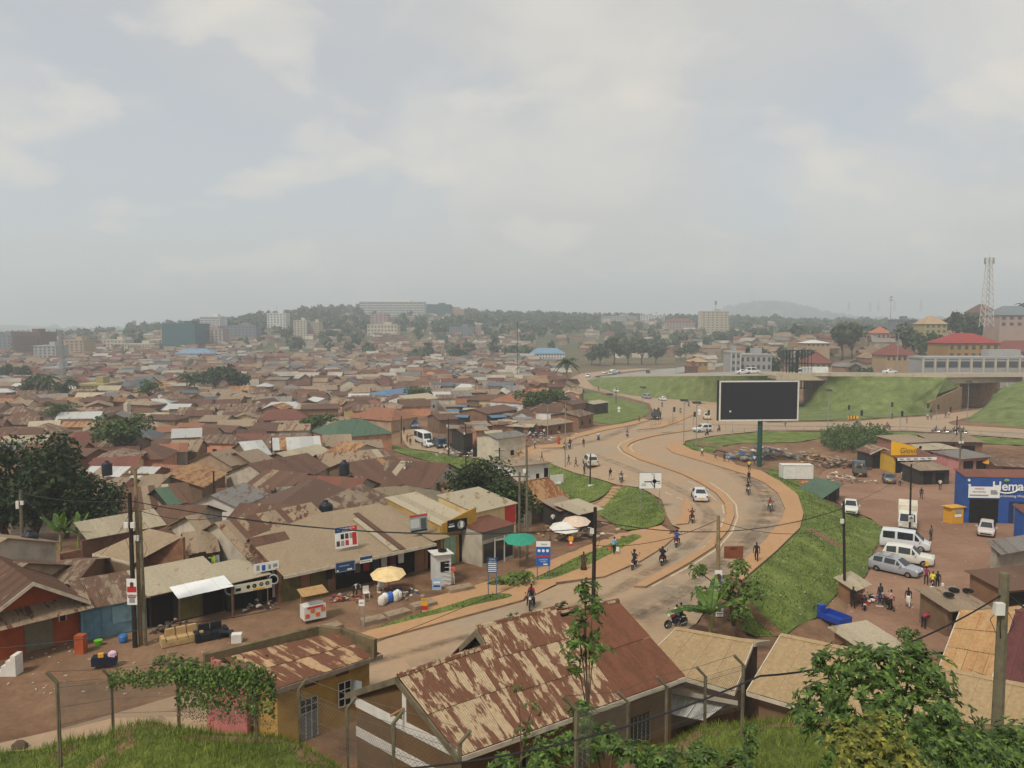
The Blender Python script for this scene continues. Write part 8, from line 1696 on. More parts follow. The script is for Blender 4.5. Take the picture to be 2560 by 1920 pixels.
# food cart, fridge, chairs, sofas, buckets, tanks, umbrellas
fc = thing('food_cart', 'white glass-topped food cart with picture panels by the olive doors', 'food cart', G(783, 1552), rzs); part(lambda b: b.box((0, 0, .25), (1.5, .9, .95)), 'counter', WHITEP, fc); part(lambda b: [b.box((-.55 + .36 * k, -.47, .45 + .3 * (k % 2)), (.28, .02, .26)) for k in range(4)], 'picture_panels', SORANGE, fc); part(lambda b: b.box((0, -.47, 1.05), (1.1, .02, .13)), 'title_strip', SRED, fc)
for s in (-1, 1): part(lambda b: b.cyl((s * .7, .35, 0), (s * .7, .35, 2.1), .03, n=5), 'post', WOODL, fc)
part(lambda b: b.slab([(-.9, -.6, 2.0), (.9, -.6, 2.0), (.9, .6, 2.2), (-.9, .6, 2.2)], .04), 'canopy', WOODL, fc)
def sofa(label, at, rz, mat, seats=3, w=.65):
 t = thing('sofa', label, 'sofa', at, rz); W = seats * w + .3; part(lambda b: b.box((0, 0, .05), (W, .85, .28)), 'base', mat, t)
 for k in range(seats): x = (k - (seats - 1) / 2) * w; part(lambda b: b.box((x, -.08, .33), (w * .96, .66, .17), 0, .93), 'seat_cushion', mat, t); part(lambda b: b.box((x, .3, .4), (w * .95, .24, .55), 0, .88), 'back_cushion', mat, t)
 for s in (-1, 1): part(lambda b: b.box((s * W / 2, 0, .05), (.24, .86, .55), 0, .9), 'armrest', mat, t)
sofa('beige three-seat sofa displayed on the dirt shoulder', G(455, 1606), rzs, M('beige_velour', 'b09468', .9, .2, 4)); sofa('black sofa displayed beside the beige one', G(528, 1596), rzs, M('black_leather', '1d2024', .5, .15, 4), 2, .75)
def misc(name, label, cat, px, mat, fn, rz=0.0, dz=0.0): return carried(fn, name, label, cat, mat, vadd(G(*px), (0, 0, dz)), rz)
misc('cool_box', 'white cool box on the dirt by the black sofa', 'box', (592, 1605), WHITEP, lambda b: b.box((0, 0, 0), (.62, .5, .55), .2)); misc('metal_table', 'low dark metal table beside the white cool box', 'table', (566, 1596), DARKSTEEL, lambda b: (b.box((0, 0, .45), (.8, .5, .04)), [b.box((x, y, 0), (.04, .04, .45)) for x in (-.37, .37) for y in (-.22, .22)])); misc('basin', 'lime green basin outside the blue kiosk', 'basin', (246, 1614), M('lime_plastic', '6fc02c', .4, .1, 3), lambda b: b.lathe((0, 0, 0), [(.16, 0), (.24, .34), (.26, .36)], 12)); misc('barrel', 'round blue plastic barrel outside the blue kiosk', 'barrel', (308, 1606), M('blue_plastic', '3f74b4', .4, .1, 3), lambda b: b.lathe((0, 0, 0), [(.18, 0), (.27, .15), (.27, .4), (.2, .52), (.1, .54)], 14)); misc('pedestal', 'orange painted masonry pillar beside the orange shop', 'pillar', (203, 1632), WM['orange'], lambda b: b.box((0, 0, 0), (.55, .5, 1.15))); misc('stair_block', 'white painted stepped stand at the far left', 'steps', (24, 1685), WHITEP, lambda b: [b.box((-.4 + .28 * k, 0, 0), (.28, .7, .3 + .3 * k)) for k in range(4)]); misc('wheelbarrow_stall', 'dark low stand of yellow and pink goods on the dirt', 'stall', (262, 1668), M('dark_blue_sheet', '1c2032', .8, .2, 3), lambda b: b.box((0, 0, .2), (1.3, .6, .5), .25)); misc('shoes', 'bright yellow goods on the dark low stand', 'goods', (262, 1668), SYEL, lambda b: b.box((-.1, -.2, 0), (.28, .2, .26), .3), dz=.66); misc('bag', 'white and pink bundle on the dark low stand', 'bag', (262, 1668), M('pink_bundle', 'd8b4c8', .7, .3, 6), lambda b: b.blob((.45, 0, .2), .27, 1, .2), dz=.6)
def chair(label, px, rz):
 t = thing('plastic_chair', label, 'chair', G(*px), rz); part(lambda b: b.box((0, 0, .42), (.46, .44, .04)), 'seat', WHITEP, t); part(lambda b: b.box((0, .21, .46), (.44, .04, .42)), 'backrest', WHITEP, t)
 for x in (-.19, .19):
  for y in (-.18, .18): part(lambda b: b.cyl((x * 1.1, y * 1.1, 0), (x, y, .42), .022, n=5), 'leg', WHITEP, t)
chair('white plastic chair outside the tan shop', (916, 1496), .4); chair('white plastic stool-like chair on the veranda', (951, 1478), 0)
def tank(label, at, s=1.0):
 t = thing('water_tank', label, 'water tank', at, 0); t.scale = (s,) * 3; b = MB(); b.smooth = True; pr = []
 for k in range(7): pr += [(.62, .04 + k * .2), (.58, .1 + k * .2), (.62, .16 + k * .2)]
 b.lathe((0, 0, 0), [(.58, 0)] + pr + [(.45, 1.55), (.22, 1.68), (.22, 1.78)], 18); b.build('body', M('tank_black', '23262e', .45, .15, 2), t); part(lambda b: b.lathe((0, 0, 1.78), [(.25, 0), (.25, .06)], 12), 'lid', BLACKP, t)
wt = P(76, 1382, 2.2); tank('black ribbed water tank on a timber stand at the left', wt, 1.0); st_ = thing('tank_stand', 'timber stand under the left water tank', 'stand', (wt[0], wt[1], 0)); part(lambda b: [b.cyl((x, y, -.5), (x, y, 2.1), .06, n=5) for x in (-.6, .6) for y in (-.5, .5)], 'legs', WOOD, st_); part(lambda b: b.box((0, 0, 2.1), (1.7, 1.5, .1)), 'deck', WOOD, st_); tank('black water tank beside the olive tiled roof', P(815, 1302, 2.9), 1.0); tank('black water tank on the rust roofs behind the poles', P(268, 1188, 1.6), 1.0); tank('black water tank below the rust roof with skylights', P(861, 1188, .5), 1.1)
def umbrella(label, px, h, R, mat, z=0.0, tilt=.15):
 t = thing('parasol', label, 'parasol', vadd(G(*px), (0, 0, z))); part(lambda b: b.cyl((0, 0, 0), (0, 0, h), .03, n=5), 'pole', WOOD, t); b = MB(); b.lathe((0, 0, h - R * .35), [(R, 0), (R * .55, R * .2), (.02, R * .36)], 8); o = b.build('canopy', mat, t); o.rotation_euler.x = tilt
umbrella('green parasol beside the grey glazed shop', (1300, 1418), 3.0, 1.4, M('green_canvas', '2f8a72', .7, .15, 3)); umbrella('cream parasol over goods outside the tan shop', (972, 1482), 2.0, 1.35, M('cream_canvas', 'd8bf8c', .7, .2, 3)); umbrella('pale pink parasol by the timber market', (1440, 1345), 2.2, 1.4, M('pink_canvas', 'cdb8a4', .7, .2, 3)); umbrella('orange parasol behind the blue shop', (2466, 1180), 2.4, 1.6, M('orange_canvas', 'c08a34', .7, .2, 3)); umbrella('white sheet awning of the timber market', (1412, 1350), 1.8, 1.5, WHITEP); umbrella('cream parasol by the bus road bank', (952, 1112), 2.3, 1.5, M('cream_canvas'))
for i, (px, c) in enumerate((((962, 1508), 'd8d8d4'), ((975, 1505), '3a62b0'), ((988, 1503), 'd4d0c0'), ((955, 1514), 'cfc8bc'), ((995, 1500), 'e0ddd4'))): misc('sack', 'stuffed sack beside the handcart, %s from the left' % ORD[i], 'sack', px, CLOTH(c), lambda b: b.blob((0, 0, .35), .38, 2, .08, (.8, .8, 1.15)))
# goods hanging in the shop openings and the washing line
for i in range(9): carried(lambda b: b.slab([(-.22, 0, 0), (.22, 0, 0), (.26, 0, .75), (-.26, 0, .75)], .08), 'garment', 'garment hung for sale under the tan shop eave, %s from the left' % ORD[i], 'garment', CLOTH(('23262e', '1c1e22', '2a2c34', '6a5a5c', '8a2430', '3a3a44', 'a8a4a0', '5a2430', 'c8c4bc')[i]), p6(L6 * (.30 + .062 * i), -.5, 1.2), rzs)
wl0, wl1 = P(405, 1440, 2.0), P(545, 1385, 2.6); cable('washing line hung with clothes behind the white awning', [wl0, wl1], .12, .012)
for i in range(13):
 f = (i + .5) / 13; q_ = vlerp(wl0, wl1, f); carried(lambda b: b.slab([(-.24, 0, -.75), (.24, 0, -.75), (.24, 0, 0), (-.24, 0, 0)], .03), 'washing', 'garment on the washing line, %s from the left' % ORD[i], 'garment', CLOTH(('2c2c34', '9a9a9c', 'c8a83c', '5a2c3a', '8ab4b8', '17181c', '7a2430', 'd0d0d4', 'd08a74', 'b83430', '22264a', 'c8e03c', 'c8c8cc')[i]), (q_[0], q_[1], q_[2] - .1 * 4 * f * (1 - f)), .5)
# ---------------------------------------------------------------- the car park side (right)
HB = M('shop_royal_blue', '2a4f92', .6, .15, 1)
hs, hp = bld('royal blue drinking-water shop with white lettering at the right edge', G(2410, 1307)[:2], G(2600, 1310)[:2], 2.6, 5.6, 6.0, HB, RM['red'], (.05, .3, .1), [('doorway', .06, .44, .05, 2.9, DARK), ('doorway', .58, .9, .05, 2.7, M('deep_blue', '1c2f5c', .6, .2, 1)), ('sill_panel', .1, .2, .05, 1.6, M('grey_machine', '2c3034', .5, .1, 2)), ('wall_panel', .64, .7, .1, 2.5, SGREY)], sheets=3, cat='shop')
LH = hs['_L']; hr = math.atan2(G(2600, 1310)[1] - G(2410, 1307)[1], G(2600, 1310)[0] - G(2410, 1307)[0])
lc = lambda s, q, z: tuple(Vector(hp(s, q, z)) - Vector(hs.location))
text('Hema', 1.5, hs, WHITE, lc(LH * .55, -.12, 4.5), hr, bold=.03); text('Purified Drinking Water', .42, hs, WHITE, lc(LH * .57, -.12, 3.35), hr)
wpart(lambda b: b.tube([hp(LH * (.40 + .03 * k), -.1, 3.95 - .25 * math.sin(k * .35)) for k in range(9)] + [hp(LH * .70, -.1, 4.2), hp(LH * .69, -.1, 4.7)], .09, 5), 'swoosh', WHITE, hs); wpart(lambda b: b.blob(hp(LH * .53, -.12, 5.25), .3, 1, .1, (1.2, .2, .7)), 'leaf_emblem', M('leaf_green', '7aa04a', .6, .1, 2), hs)
for s, z in ((.04, 5.2), (.05, 4.6), (.3, 3.5), (.42, 4.3), (.74, 4.4)): wpart(lambda b: b.lathe(hp(LH * s, -.08, z), [(.16, 0), (.16, .04)], 10, 'Y'), 'bubble', WHITE, hs)
board('white photocopy and services banner on the blue shop', hp(LH * .24, -.12, 3.1), 3.6, 1.35, WHITE, hr, [('t', 'MPAJENS!', .35, .8, .22, SRED, .9), ('t', 'PHOTOCOPYING', .34, .52, .18, BLACK, .8), ('r', .34, .15, .6, .14, SGREY), ('r', .82, .3, .22, .4, SGREY), ('c', .82, .45, .16, BLACK)])
bld('blue side annex at the right edge with yellow topped post', G(2556, 1352)[:2], G(2640, 1352)[:2], 1.5, 3.2, 3.6, HB, RM['red'], (.2, .2, .2))
ok_, _ = bld('orange yellow money kiosk beside the blue shop', G(2379, 1310)[:2], G(2408, 1308)[:2], 1.3, 2.0, 2.0, M('kiosk_orange', 'd09a34', .6, .12, 2), M('kiosk_orange'), (.15, .1, .3), [('hatch', .3, .75, 1.3, 1.75, SGREY), ('notice', .25, .8, .8, 1.1, WHITE)], name='kiosk', cat='kiosk'); 
gl, gp_ = bld('yellow fronted food shop with red roof and white banner', G(2233, 1183)[:2], G(2330, 1180)[:2], 7, 2.9, 3.8, M('food_yellow', 'c9a23c', .7, .15, 1), RM['red'], (.9, .3, .2), [('doorway', .05, .3, .05, 2.4, DARK), ('doorway', .38, .5, .05, 2.4, DARK), ('doorway', .68, .95, .05, 2.4, DARK)], sheets=2); LG = gl['_L']; gr_ = math.atan2(gp_(LG, 0, 0)[1] - gp_(0, 0, 0)[1], gp_(LG, 0, 0)[0] - gp_(0, 0, 0)[0])
board('white shop banner on the yellow food shop', gp_(LG * .5, -1.0, 2.25), LG, .5, WHITE, gr_, [('r', .1 + .18 * k, .25, .1, .5, SGREY) for k in range(5)], name='banner'); gs = thing('roof_sign', 'yellow slanted delivery company sign standing on the red roof', 'sign', gp_(LG * .35, .4, 2.95)); wpart(lambda b: b.slab([gp_(-.2, .4, 2.9), gp_(LG * .62, .4, 2.9), gp_(LG * .62, .4, 4.2), gp_(-.2, .4, 5.4)], .12), 'panel', M('delivery_yellow', 'e8b21e', .5, .05, 2), gs); text('Glovo', 1.25, gs, M('sign_olive', '5a4a14', .5, .1, 2), (.35, -.2, .75), gr_); part(lambda b: torus(b, (2.25, -.2, 1.3), .22, .06, 'Y', 14, 5), 'pin_emblem', M('sign_olive'), gs)
sk = [('dark timber shack left of the yellow food shop', (2172, 1172), (2232, 1170), 3.5, 2.8, 'mixed', 'dark', 'y'), ('low patched shack with pale roof sheets by the transformer pole', (2296, 1212), (2372, 1210), 4, 2.4, 'tan', 'dark', None), ('grey and pink timber shack behind the transformer pole', (2395, 1188), (2475, 1180), 5, 2.8, 'grey', 'pink', None), ('ramshackle shed with bent rusty sheets at the right edge', (2490, 1200), (2600, 1205), 4, 2.4, 'mixed', 'mud', None), ('pink gabled shack with cream roof strips', (2300, 1165), (2390, 1160), 6, 2.9, 'cream', 'pink', None), ('brown roofed shed behind the food shop', (2250, 1150), (2330, 1145), 6, 3.2, 'tan', 'mud', None), ('broad tan roofed shed under the far railing', (2330, 1145), (2455, 1148), 7, 3.2, 'tan', 'mud', None), ('patched scrap stall with green sheet roof by the bank', (2038, 1243), (2098, 1246), 3, 2.2, 'green', 'dark', None), ('low mud shed with sagging pale roof by the tricycle', (2168, 1672), (2250, 1655), 2.6, 1.1, 'cream', 'mud', None), ('tyre seller shelter with sheet roof and open front', (2366, 1592), (2455, 1584), 2.8, 2.2, 'tan', 'brown', None), ('rough counter stall with cream awning beside the dark pole', (2124, 1512), (2158, 1506), 1.0, 1.8, 'cream', 'mud', None), ('grey concrete ruin wall at the right edge', (2490, 1440), (2600, 1420), .6, 2.6, 'grey', 'grey', None), ('shed with rusty brown roof at the right edge below the ruin', (2500, 1545), (2640, 1530), 3, 2.4, 'rust', 'mud', None)]
for lab, a_, b_, dp, h_, rm, wm, gb in sk: tt, pp = bld(lab, G(*a_)[:2], G(*b_)[:2], dp, h_, h_ + (.9 if gb else .35), WM[wm], RM[rm], (.6, .3, .3), [('doorway', .15, .45, .05, h_ * .8, DARK), ('doorway', .55, .85, .05, h_ * .75, DARK)] if dp > 1.5 else [], name='shack', cat='shack', gable=gb, sheets=3)
for i, (u, v) in enumerate(((2385, 1478), (2420, 1480), (2372, 1490))): tyre('tyre lying on the tyre seller roof, %s' % ORD[i], vadd(P(u, v, -.1), (0, 0, .12)), .3)
cw = thing('cargo_container', 'white cargo body standing on the ground beside the grass bank', 'container', G(1990, 1196), -.05); part(lambda b: b.box((0, 0, .1), (4.9, 2.0, 2.2)), 'body', WHITEP, cw); part(lambda b: [b.box((x, -1.01, .1), (.06, .04, 2.2)) for x in (-2.4, 2.4)] + [b.box((0, -1.01, 2.22), (4.9, .05, .08))], 'edge_trim', SGREY, cw)
def heap(name, label, cat, px, n, r, sp, cols, kind=None):
 p = G(*px); t = thing(name, label, cat, p)
 for c in cols:
  b = MB()
  for _ in range(n):
   x, y = random.gauss(0, sp), random.gauss(0, sp * .6)
   (b.blob((x, y, max(0, sp * .5 - abs(x) * .4)), random.uniform(r * .5, r), 1, .35, (1, 1, .55)) if random.random() < .6 else b.box((x, y, random.uniform(0, sp * .4)), (random.uniform(.3, 1.4) * r * 2, r * .5, .06), random.uniform(0, 3)))
  o = b.build('rubbish', CLOTH(c), t); o['kind'] = 'stuff'
heap('rubbish_heap', 'large pale rubbish and sheet heap beside the billboard post', 'rubbish heap', (1925, 1140), 26, .7, 3.0, ('a7a49c', 'c8c2b4', '8a8078', '5c6a78')); heap('rubbish_heap', 'blue tarpaulin and concrete ring heap on the verge', 'rubbish heap', (1858, 1146), 14, .9, 1.8, ('5a7aa8', '8d857a', 'c4b48c')); heap('timber_heap', 'heap of broken timber and branches in the scrap yard', 'timber heap', (2035, 1150), 34, .5, 2.2, ('9a7a5c', '7a5f48', 'b09472')); heap('rubbish_heap', 'dark scrap heap behind the old lorry', 'rubbish heap', (2100, 1165), 30, .6, 2.6, ('5a4a3e', '7c6a5a', '94806c')); heap('sand_heap', 'orange earth heap under the white cargo body', 'earth heap', (2015, 1212), 20, .5, .9, ('b07848',)); heap('rubbish_heap', 'scrap and timber strewn before the grey lorry', 'rubbish heap', (2110, 1205), 18, .4, 2.4, ('a89c88', '6a5a4a', 'd0c8b4')); heap('sack_heap', 'white sack heap by the bus road market', 'sacks', (1170, 1135), 30, .5, 2.6, ('c4c0b6', 'a8a49a', '8c8a88')); heap('goods_heap', 'jumble of market goods by the timber market', 'goods', (1450, 1340), 16, .35, 1.6, ('a89878', '5a4a3a', 'c8c4bc')); heap('goods_heap', 'jumble of wares before the kerbside market', 'goods', (1340, 1105), 30, .4, 3.6, ('8a8890', 'c4c0b8', '3a3a44', '9a5a3a'))
# maize patch: countable only as a mass
mz = MB(); random.seed(4)
for _ in range(420):
 u, v = random.uniform(2055, 2225), random.uniform(1082, 1134)
 if ((u - 2140) / 88) ** 2 + ((v - 1108) / 28) ** 2 > 1: continue
 p = G(u, v); h = random.uniform(1.6, 2.6)
 for k in range(6):
  a = random.uniform(0, 6.28); z = h * (.25 + .13 * k); L = .8; c, s = math.cos(a), math.sin(a); q1 = (p[0] + c * L * .5, p[1] + s * L * .5, p[2] + z + .35); mz.face([(p[0] - s * .06, p[1] + c * .06, p[2] + z - .3), (p[0] + s * .06, p[1] - c * .06, p[2] + z - .3), q1]); mz.face([(p[0] + c * .2, p[1] + s * .2, p[2] + z), (q1[0] + s * .09, q1[1] - c * .09, q1[2]), (p[0] + c * L, p[1] + s * L, p[2] + z - .05)])
tag(mz.build('maize_patch', leafmat('maize_leaf', rgb('3a4c2c'), rgb('66784a'))), 'dense patch of tall green maize below the railing', 'maize', kind='stuff')
for i, (px, n, sp, cc) in enumerate((((860, 1500), 14, .7, ('a89c88', '4a4a50', 'b84a3a')), ((1000, 1488), 12, .8, ('8a8070', 'c4bca8', '3a4a6a')), ((640, 1520), 12, .8, ('2c2c30', '8a8478', 'b0a898')), ((430, 1575), 12, .9, ('5a4a3c', '8a7a68', '3a3634')), ((1380, 1335), 14, 1.2, ('7a6248', 'a89070', '4a3c30')), ((2185, 1505), 16, .9, ('d0ccc4', 'b04a34', '2a2c30')))): heap('goods_heap', 'clutter of wares outside the shops, %s group' % ('salon shop', 'parasol', 'tyre stall', 'dark shopfront', 'timber market', 'car park stall')[i], 'goods', px, n, .22, sp, cc)
for i, (u, v, u2, v2) in enumerate(((905, 1560, 960, 1548), (965, 1545, 1020, 1530), (1030, 1522, 1085, 1508), (780, 1585, 850, 1565), (1120, 1480, 1180, 1468))): wallrun('concrete_slab', 'broken concrete drain slab beside the pavement, %s from the left' % ORD[i], 'slab', [G(u, v), G(u2, v2)], .35, .9, M('drain_concrete', '8f7c66', .95, .35, 1.5), -.1, 'slab')
# small litter on dirt and verges
lb = MB()
for _ in range(230):
 u, v = random.choice(((random.uniform(0, 700), random.uniform(1560, 1740)), (random.uniform(2100, 2560), random.uniform(1190, 1560)), (random.uniform(1900, 2170), random.uniform(1250, 1540))))
 p = G(u, v); lb.box((p[0], p[1], p[2] + .01), (random.uniform(.06, .2), random.uniform(.05, .14), .04), random.uniform(0, 3))
tag(lb.build('litter', CLOTH('b0a595')), 'scattered scraps of pale litter on the dirt and verges', 'litter', kind='stuff')
# ---------------------------------------------------------------- foreground: fence, vine, grass, trees
FP = [(148, 1672, 1832), (282, 1668, 1798), (447, 1650, 1795), (640, 1655, 1815), (750, 1690, 1850), (870, 1735, 1905), (985, 1765, 1960), (1150, 1815, 2010), (1440, 1730, 1930), (1570, 1722, 1880), (1665, 1685, 1835), (1762, 1662, 1800), (1856, 1632, 1778)]
fe = thing('chain_link_fence', 'chain-link fence on bent-topped concrete posts along the foreground bank', 'fence', (0, 26, 5)); POSTM = M('fence_post_concrete', '6c6450', .9, .35, 3); WIRE = M('fence_wire', '6a6258', .6, .2, 3); tops = []
for i, (u, vt, vb) in enumerate(FP):
 y = 2.25 * F_PX / (vb - vt) / 1.08; b0 = Vector(PY(u, vb, y)); b0.z -= .0; t0 = b0 + V(0, 0, 1.75); bend = V(-.28 if u < 1400 else -.38, -.1, .42) if u < 700 or u > 1400 else V(.3, -.1, .42)
 wpart(lambda b: b.tube([b0 - V(0, 0, 2.5), t0, t0 + bend], (.07), 6, .062), 'post', POSTM, fe); tops.append((b0, t0, t0 + bend))
for i, ((a, ta, ba), (c, tc_, bc)) in enumerate(zip(tops, tops[1:])):
 if i == 7: continue
 def net(b):
  n = max(8, int((c - a).length / .13)); h = 1.65; m = 12
  for k in range(-m, n):
   for s in (1, -1):
    x0, x1 = (k, k + m) if s > 0 else (k + m, k); z0, z1 = 0.0, 1.0
    lo_, hi_ = max(0, min(x0, x1)), min(n, max(x0, x1))
    f = lambda x: ((x - x0) / (x1 - x0))
    A, B = (lo_, f(lo_)), (hi_, f(hi_)); pa_, pb_ = a.lerp(c, A[0] / n) + V(0, 0, .05 + h * A[1]), a.lerp(c, B[0] / n) + V(0, 0, .05 + h * B[1]); b.cyl(pa_, pb_, .0045, n=3, caps=False)
 wpart(net, 'chain_link', WIRE, fe)
 for f in (.15, .5, .9, 1.0): wpart(lambda b: b.cyl(a.lerp(ta, f), c.lerp(tc_, f), .008, n=3), 'strand_wire', WIRE, fe)
 wpart(lambda b: b.cyl(ba, bc, .01, n=3), 'barbed_wire', WIRE, fe)
def leaf(b, p, d, n, L, w):
 """pointed folded leaf"""
 s = d.cross(n).normalized() * w; i = len(b.v); m = p + d * L * .45
 b.v.extend([tuple(p), tuple(m + s - n * w * .3), tuple(p + d * L - n * L * .18), tuple(m - s - n * w * .3), tuple(m + n * w * .15)])
 for f in ((0, 1, 4), (1, 2, 4), (2, 3, 4), (3, 0, 4)): b.f.append([i + q for q in f]); b._meta([(0, 0)] * 3)
def rdir(up=0.0): return Vector((random.gauss(0, 1), random.gauss(0, 1), random.gauss(up, 1))).normalized()
def whorls(b, c, R, n, k, L, w, sq=(1, 1, 1)):
 for _ in range(n):
  d = rdir(.25); p = Vector(c) + Vector((d.x * sq[0], d.y * sq[1], d.z * sq[2])) * R * random.random() ** .45
  ax = (d + Vector((0, 0, .7))).normalized(); t = ax.orthogonal().normalized(); a0 = random.uniform(0, 6)
  for j in range(k):
   q = t.copy(); q.rotate(Matrix.Rotation(a0 + j * 6.28 / k + random.uniform(-.3, .3), 3, ax)); dd = (q + ax * random.uniform(-.15, .5)).normalized(); leaf(b, p, dd, ax, L * random.uniform(.7, 1.2), w)
BIGL = leafmat('broad_leaf', rgb('324620'), rgb('6c853e'), .45, .3); BIGY = leafmat('yellowing_leaf', rgb('4a5426'), rgb('96913f'), .5, .3); VINEL = leafmat('vine_leaf', rgb('33471f'), rgb('6c8440'), .5, .25); DRYV = leafmat('dry_vine', rgb('4a3e2a'), rgb('7a6a48'), .8, .1)
def bigtree(label, base, lobes, mat, L=.18, w=.042, per=100, k=8, name='tree', trunk=.16):
 t = thing(name, label, 'tree', base); B_ = Vector(base)
 def tf(b):
  top = sum((Vector(PY(*l[:3])) for l in lobes), Vector()) / len(lobes); b.tube([B_ - V(0, 0, .5), B_.lerp(top, .5), top], trunk, 7, trunk * .5)
  for l in lobes: b.tube([B_.lerp(top, .55), (B_.lerp(top, .7) + Vector(PY(*l[:3]))) / 2, Vector(PY(*l[:3]))], trunk * .4, 5, .02)
 wpart(tf, 'trunk', BARK, t)
 def cf(b):
  for l in lobes: whorls(b, PY(*l[:3]), l[3], int(per * l[3] ** 1.6), k, L, w, (1, 1, .8))
 wpart(cf, 'crown', mat, t); return t
random.seed(12)
bx = PY(2250, 1900, 17)[0]; bigtree('large broad-leaved tree filling the lower right corner', (bx, 17, g(bx, 17)), [(2060, 1735, 18, .8), (2130, 1665, 18, .75), (2220, 1660, 17.5, .85), (2310, 1690, 17.5, .75), (2200, 1770, 17, 1.2), (2340, 1790, 17, 1.1), (2100, 1840, 17, .9), (2260, 1880, 16.5, 1.3), (2420, 1890, 16.5, .9), (2010, 1785, 18, .45), (2060, 1650, 18.3, .35), (2290, 1625, 18, .3)], BIGL)
bx = PY(2180, 1900, 14)[0]; bigtree('yellow-green shrub in front of the large corner tree', (bx, 14.5, g(bx, 14.5)), [(2120, 1860, 15, .55), (2200, 1840, 15, .6), (2160, 1910, 14.8, .7), (2260, 1905, 14.8, .5)], BIGY, .14, .04, 160, 6, 'shrub', .06)
bx = PY(2540, 1900, 18)[0]; bigtree('dense green hedge tree at the bottom right corner', (bx, 19, g(bx, 19)), [(2500, 1868, 19, .6), (2570, 1850, 19.5, .7), (2545, 1880, 18.5, 1.0), (2460, 1905, 18, .7)], BIGL, .16, .045, 110, 7, 'hedge_tree', .1)
bx = PY(1480, 1760, 27)[0]; sp_ = bigtree('slender papaya-like tree with leaf whorls before the rusty roof', (bx, 27, g(bx, 27)), [(1462, 1475, 27, .55), (1482, 1520, 27, .6), (1460, 1565, 27, .65), (1450, 1610, 27, .7), (1490, 1625, 27, .6), (1435, 1660, 27, .4)], BIGL, .27, .05, 34, 9, 'slender_tree', .06)
bx = PY(1500, 1900, 21)[0]; bigtree('low leafy shrubs along the bottom in front of the rusty house', (bx, 21, g(bx, 21)), [(1455, 1790, 23, .55), (1500, 1850, 22, .7), (1420, 1870, 22, .7), (1580, 1890, 21, .6), (1660, 1905, 21, .6), (1750, 1900, 21, .6), (1350, 1900, 21, .5), (1840, 1915, 20, .5), (1260, 1915, 21, .5)], BIGL, .22, .05, 90, 8, 'shrub', .06)
bx = PY(1280, 1800, 24)[0]; bigtree('thin shrub growing up against the rusty roof', (bx, 24, g(bx, 24)), [(1330, 1770, 25, .35), (1310, 1830, 24.5, .5), (1290, 1720, 25, .25), (1360, 1850, 24, .4)], BIGL, .13, .035, 60, 5, 'shrub', .04)
bx = PY(1870, 1860, 24)[0]; bigtree('small upright shrub on the right grass', (bx, 24, g(bx, 24)), [(1872, 1820, 24, .25), (1876, 1860, 24, .35), (1868, 1895, 24, .4)], BIGL, .14, .04, 160, 6, 'shrub', .04)
q = G(1835, 1545); bigtree('bushy young tree beside the postered pole', q, [(1745, 1425, q[1], .7), (1760, 1490, q[1], .9), (1850, 1420, q[1], .8), (1820, 1470, q[1], 1.2), (1880, 1480, q[1], 1.0), (1850, 1530, q[1] - .5, .9)], leafmat('young_leaf', rgb('35491f'), rgb('7a8f40'), .5, .3), .3, .07, 60, 7)
q = G(440, 1660); bigtree('low shrub on the dirt shoulder before the sofas', q, [(400, 1652, q[1], .45), (440, 1650, q[1], .6), (480, 1655, q[1], .5), (425, 1668, q[1] - .6, .4)], VINEL, .16, .05, 90, 6, 'shrub', .03)
q = G(2268, 1650); bigtree('small rounded tree beside the mud brick wall', q, [(2270, 1590, q[1], .8), (2262, 1640, q[1], 1.0), (2290, 1650, q[1], .8), (2225, 1660, q[1], .6)], BIGL, .25, .06, 70, 7)
q = P(1410, 1560, 0); bigtree('dark shrub behind the ridge of the rusty house', q, [(1408, 1525, q[1], .7), (1395, 1545, q[1], .6), (1440, 1530, q[1], .5)], LEAFD, .22, .07, 70, 7, 'shrub', .05)
q = G(1268, 1460); bigtree('low bush at the mouth of the shop track', q, [(1250, 1455, q[1], .6), (1285, 1450, q[1], .8), (1315, 1445, q[1], .8), (1230, 1462, q[1], .4)], VINEL, .2, .06, 60, 6, 'shrub', .04)
q = PY(1290, 1545, 40); bigtree('leafy tip showing above the rusty ridge at left', (q[0], q[1], 0), [(1285, 1545, 40, .35), (1262, 1552, 40, .25)], BIGL, .2, .05, 80, 6, 'shrub', .05)
banana('ragged banana plant in front of the parked motorcycle', G(1775, 1592), 9, 3.3, .3, .55, 3); banana('banana plant behind the brick yard wall at the left', P(150, 1370, 0.3), 8, 3.0, 0, .5, 5); banana('second banana plant behind the brick yard wall', P(195, 1365, .3), 7, 2.6, 1, .6, 8)
# vine on the fence
random.seed(15); vn = thing('climbing_vine', 'green vine sprawling over the fence and the pink wall', 'vine', tuple(tops[1][0]))
def vf(b, dry):
 for _ in range(3600 if not dry else 1800):
  i = random.choice((1, 2, 2, 2, 3)); f = random.random(); a, ta, ba = tops[i]; c, tc_, bc = tops[min(i + 1, 4)]
  if i == 3 and f > .45: continue
  z = (random.gauss(.98, .12) if random.random() < .6 else random.uniform(.3, 1.05)) if not dry else random.uniform(0, .95)
  if i == 1 and z < .75: continue
  p = a.lerp(c, f) + V(0, random.gauss(-.05, .1), 1.75 * z + .05 * math.sin(f * 9)); leaf(b, p, (rdir() + V(0, -.5, -.3)).normalized(), (rdir(.3) + V(0, -.8, .3)).normalized(), .16 if not dry else .1, .055 if not dry else .02)
wpart(lambda b: vf(b, 0), 'leaves', VINEL, vn); wpart(lambda b: vf(b, 1), 'dry_stems', DRYV, vn)
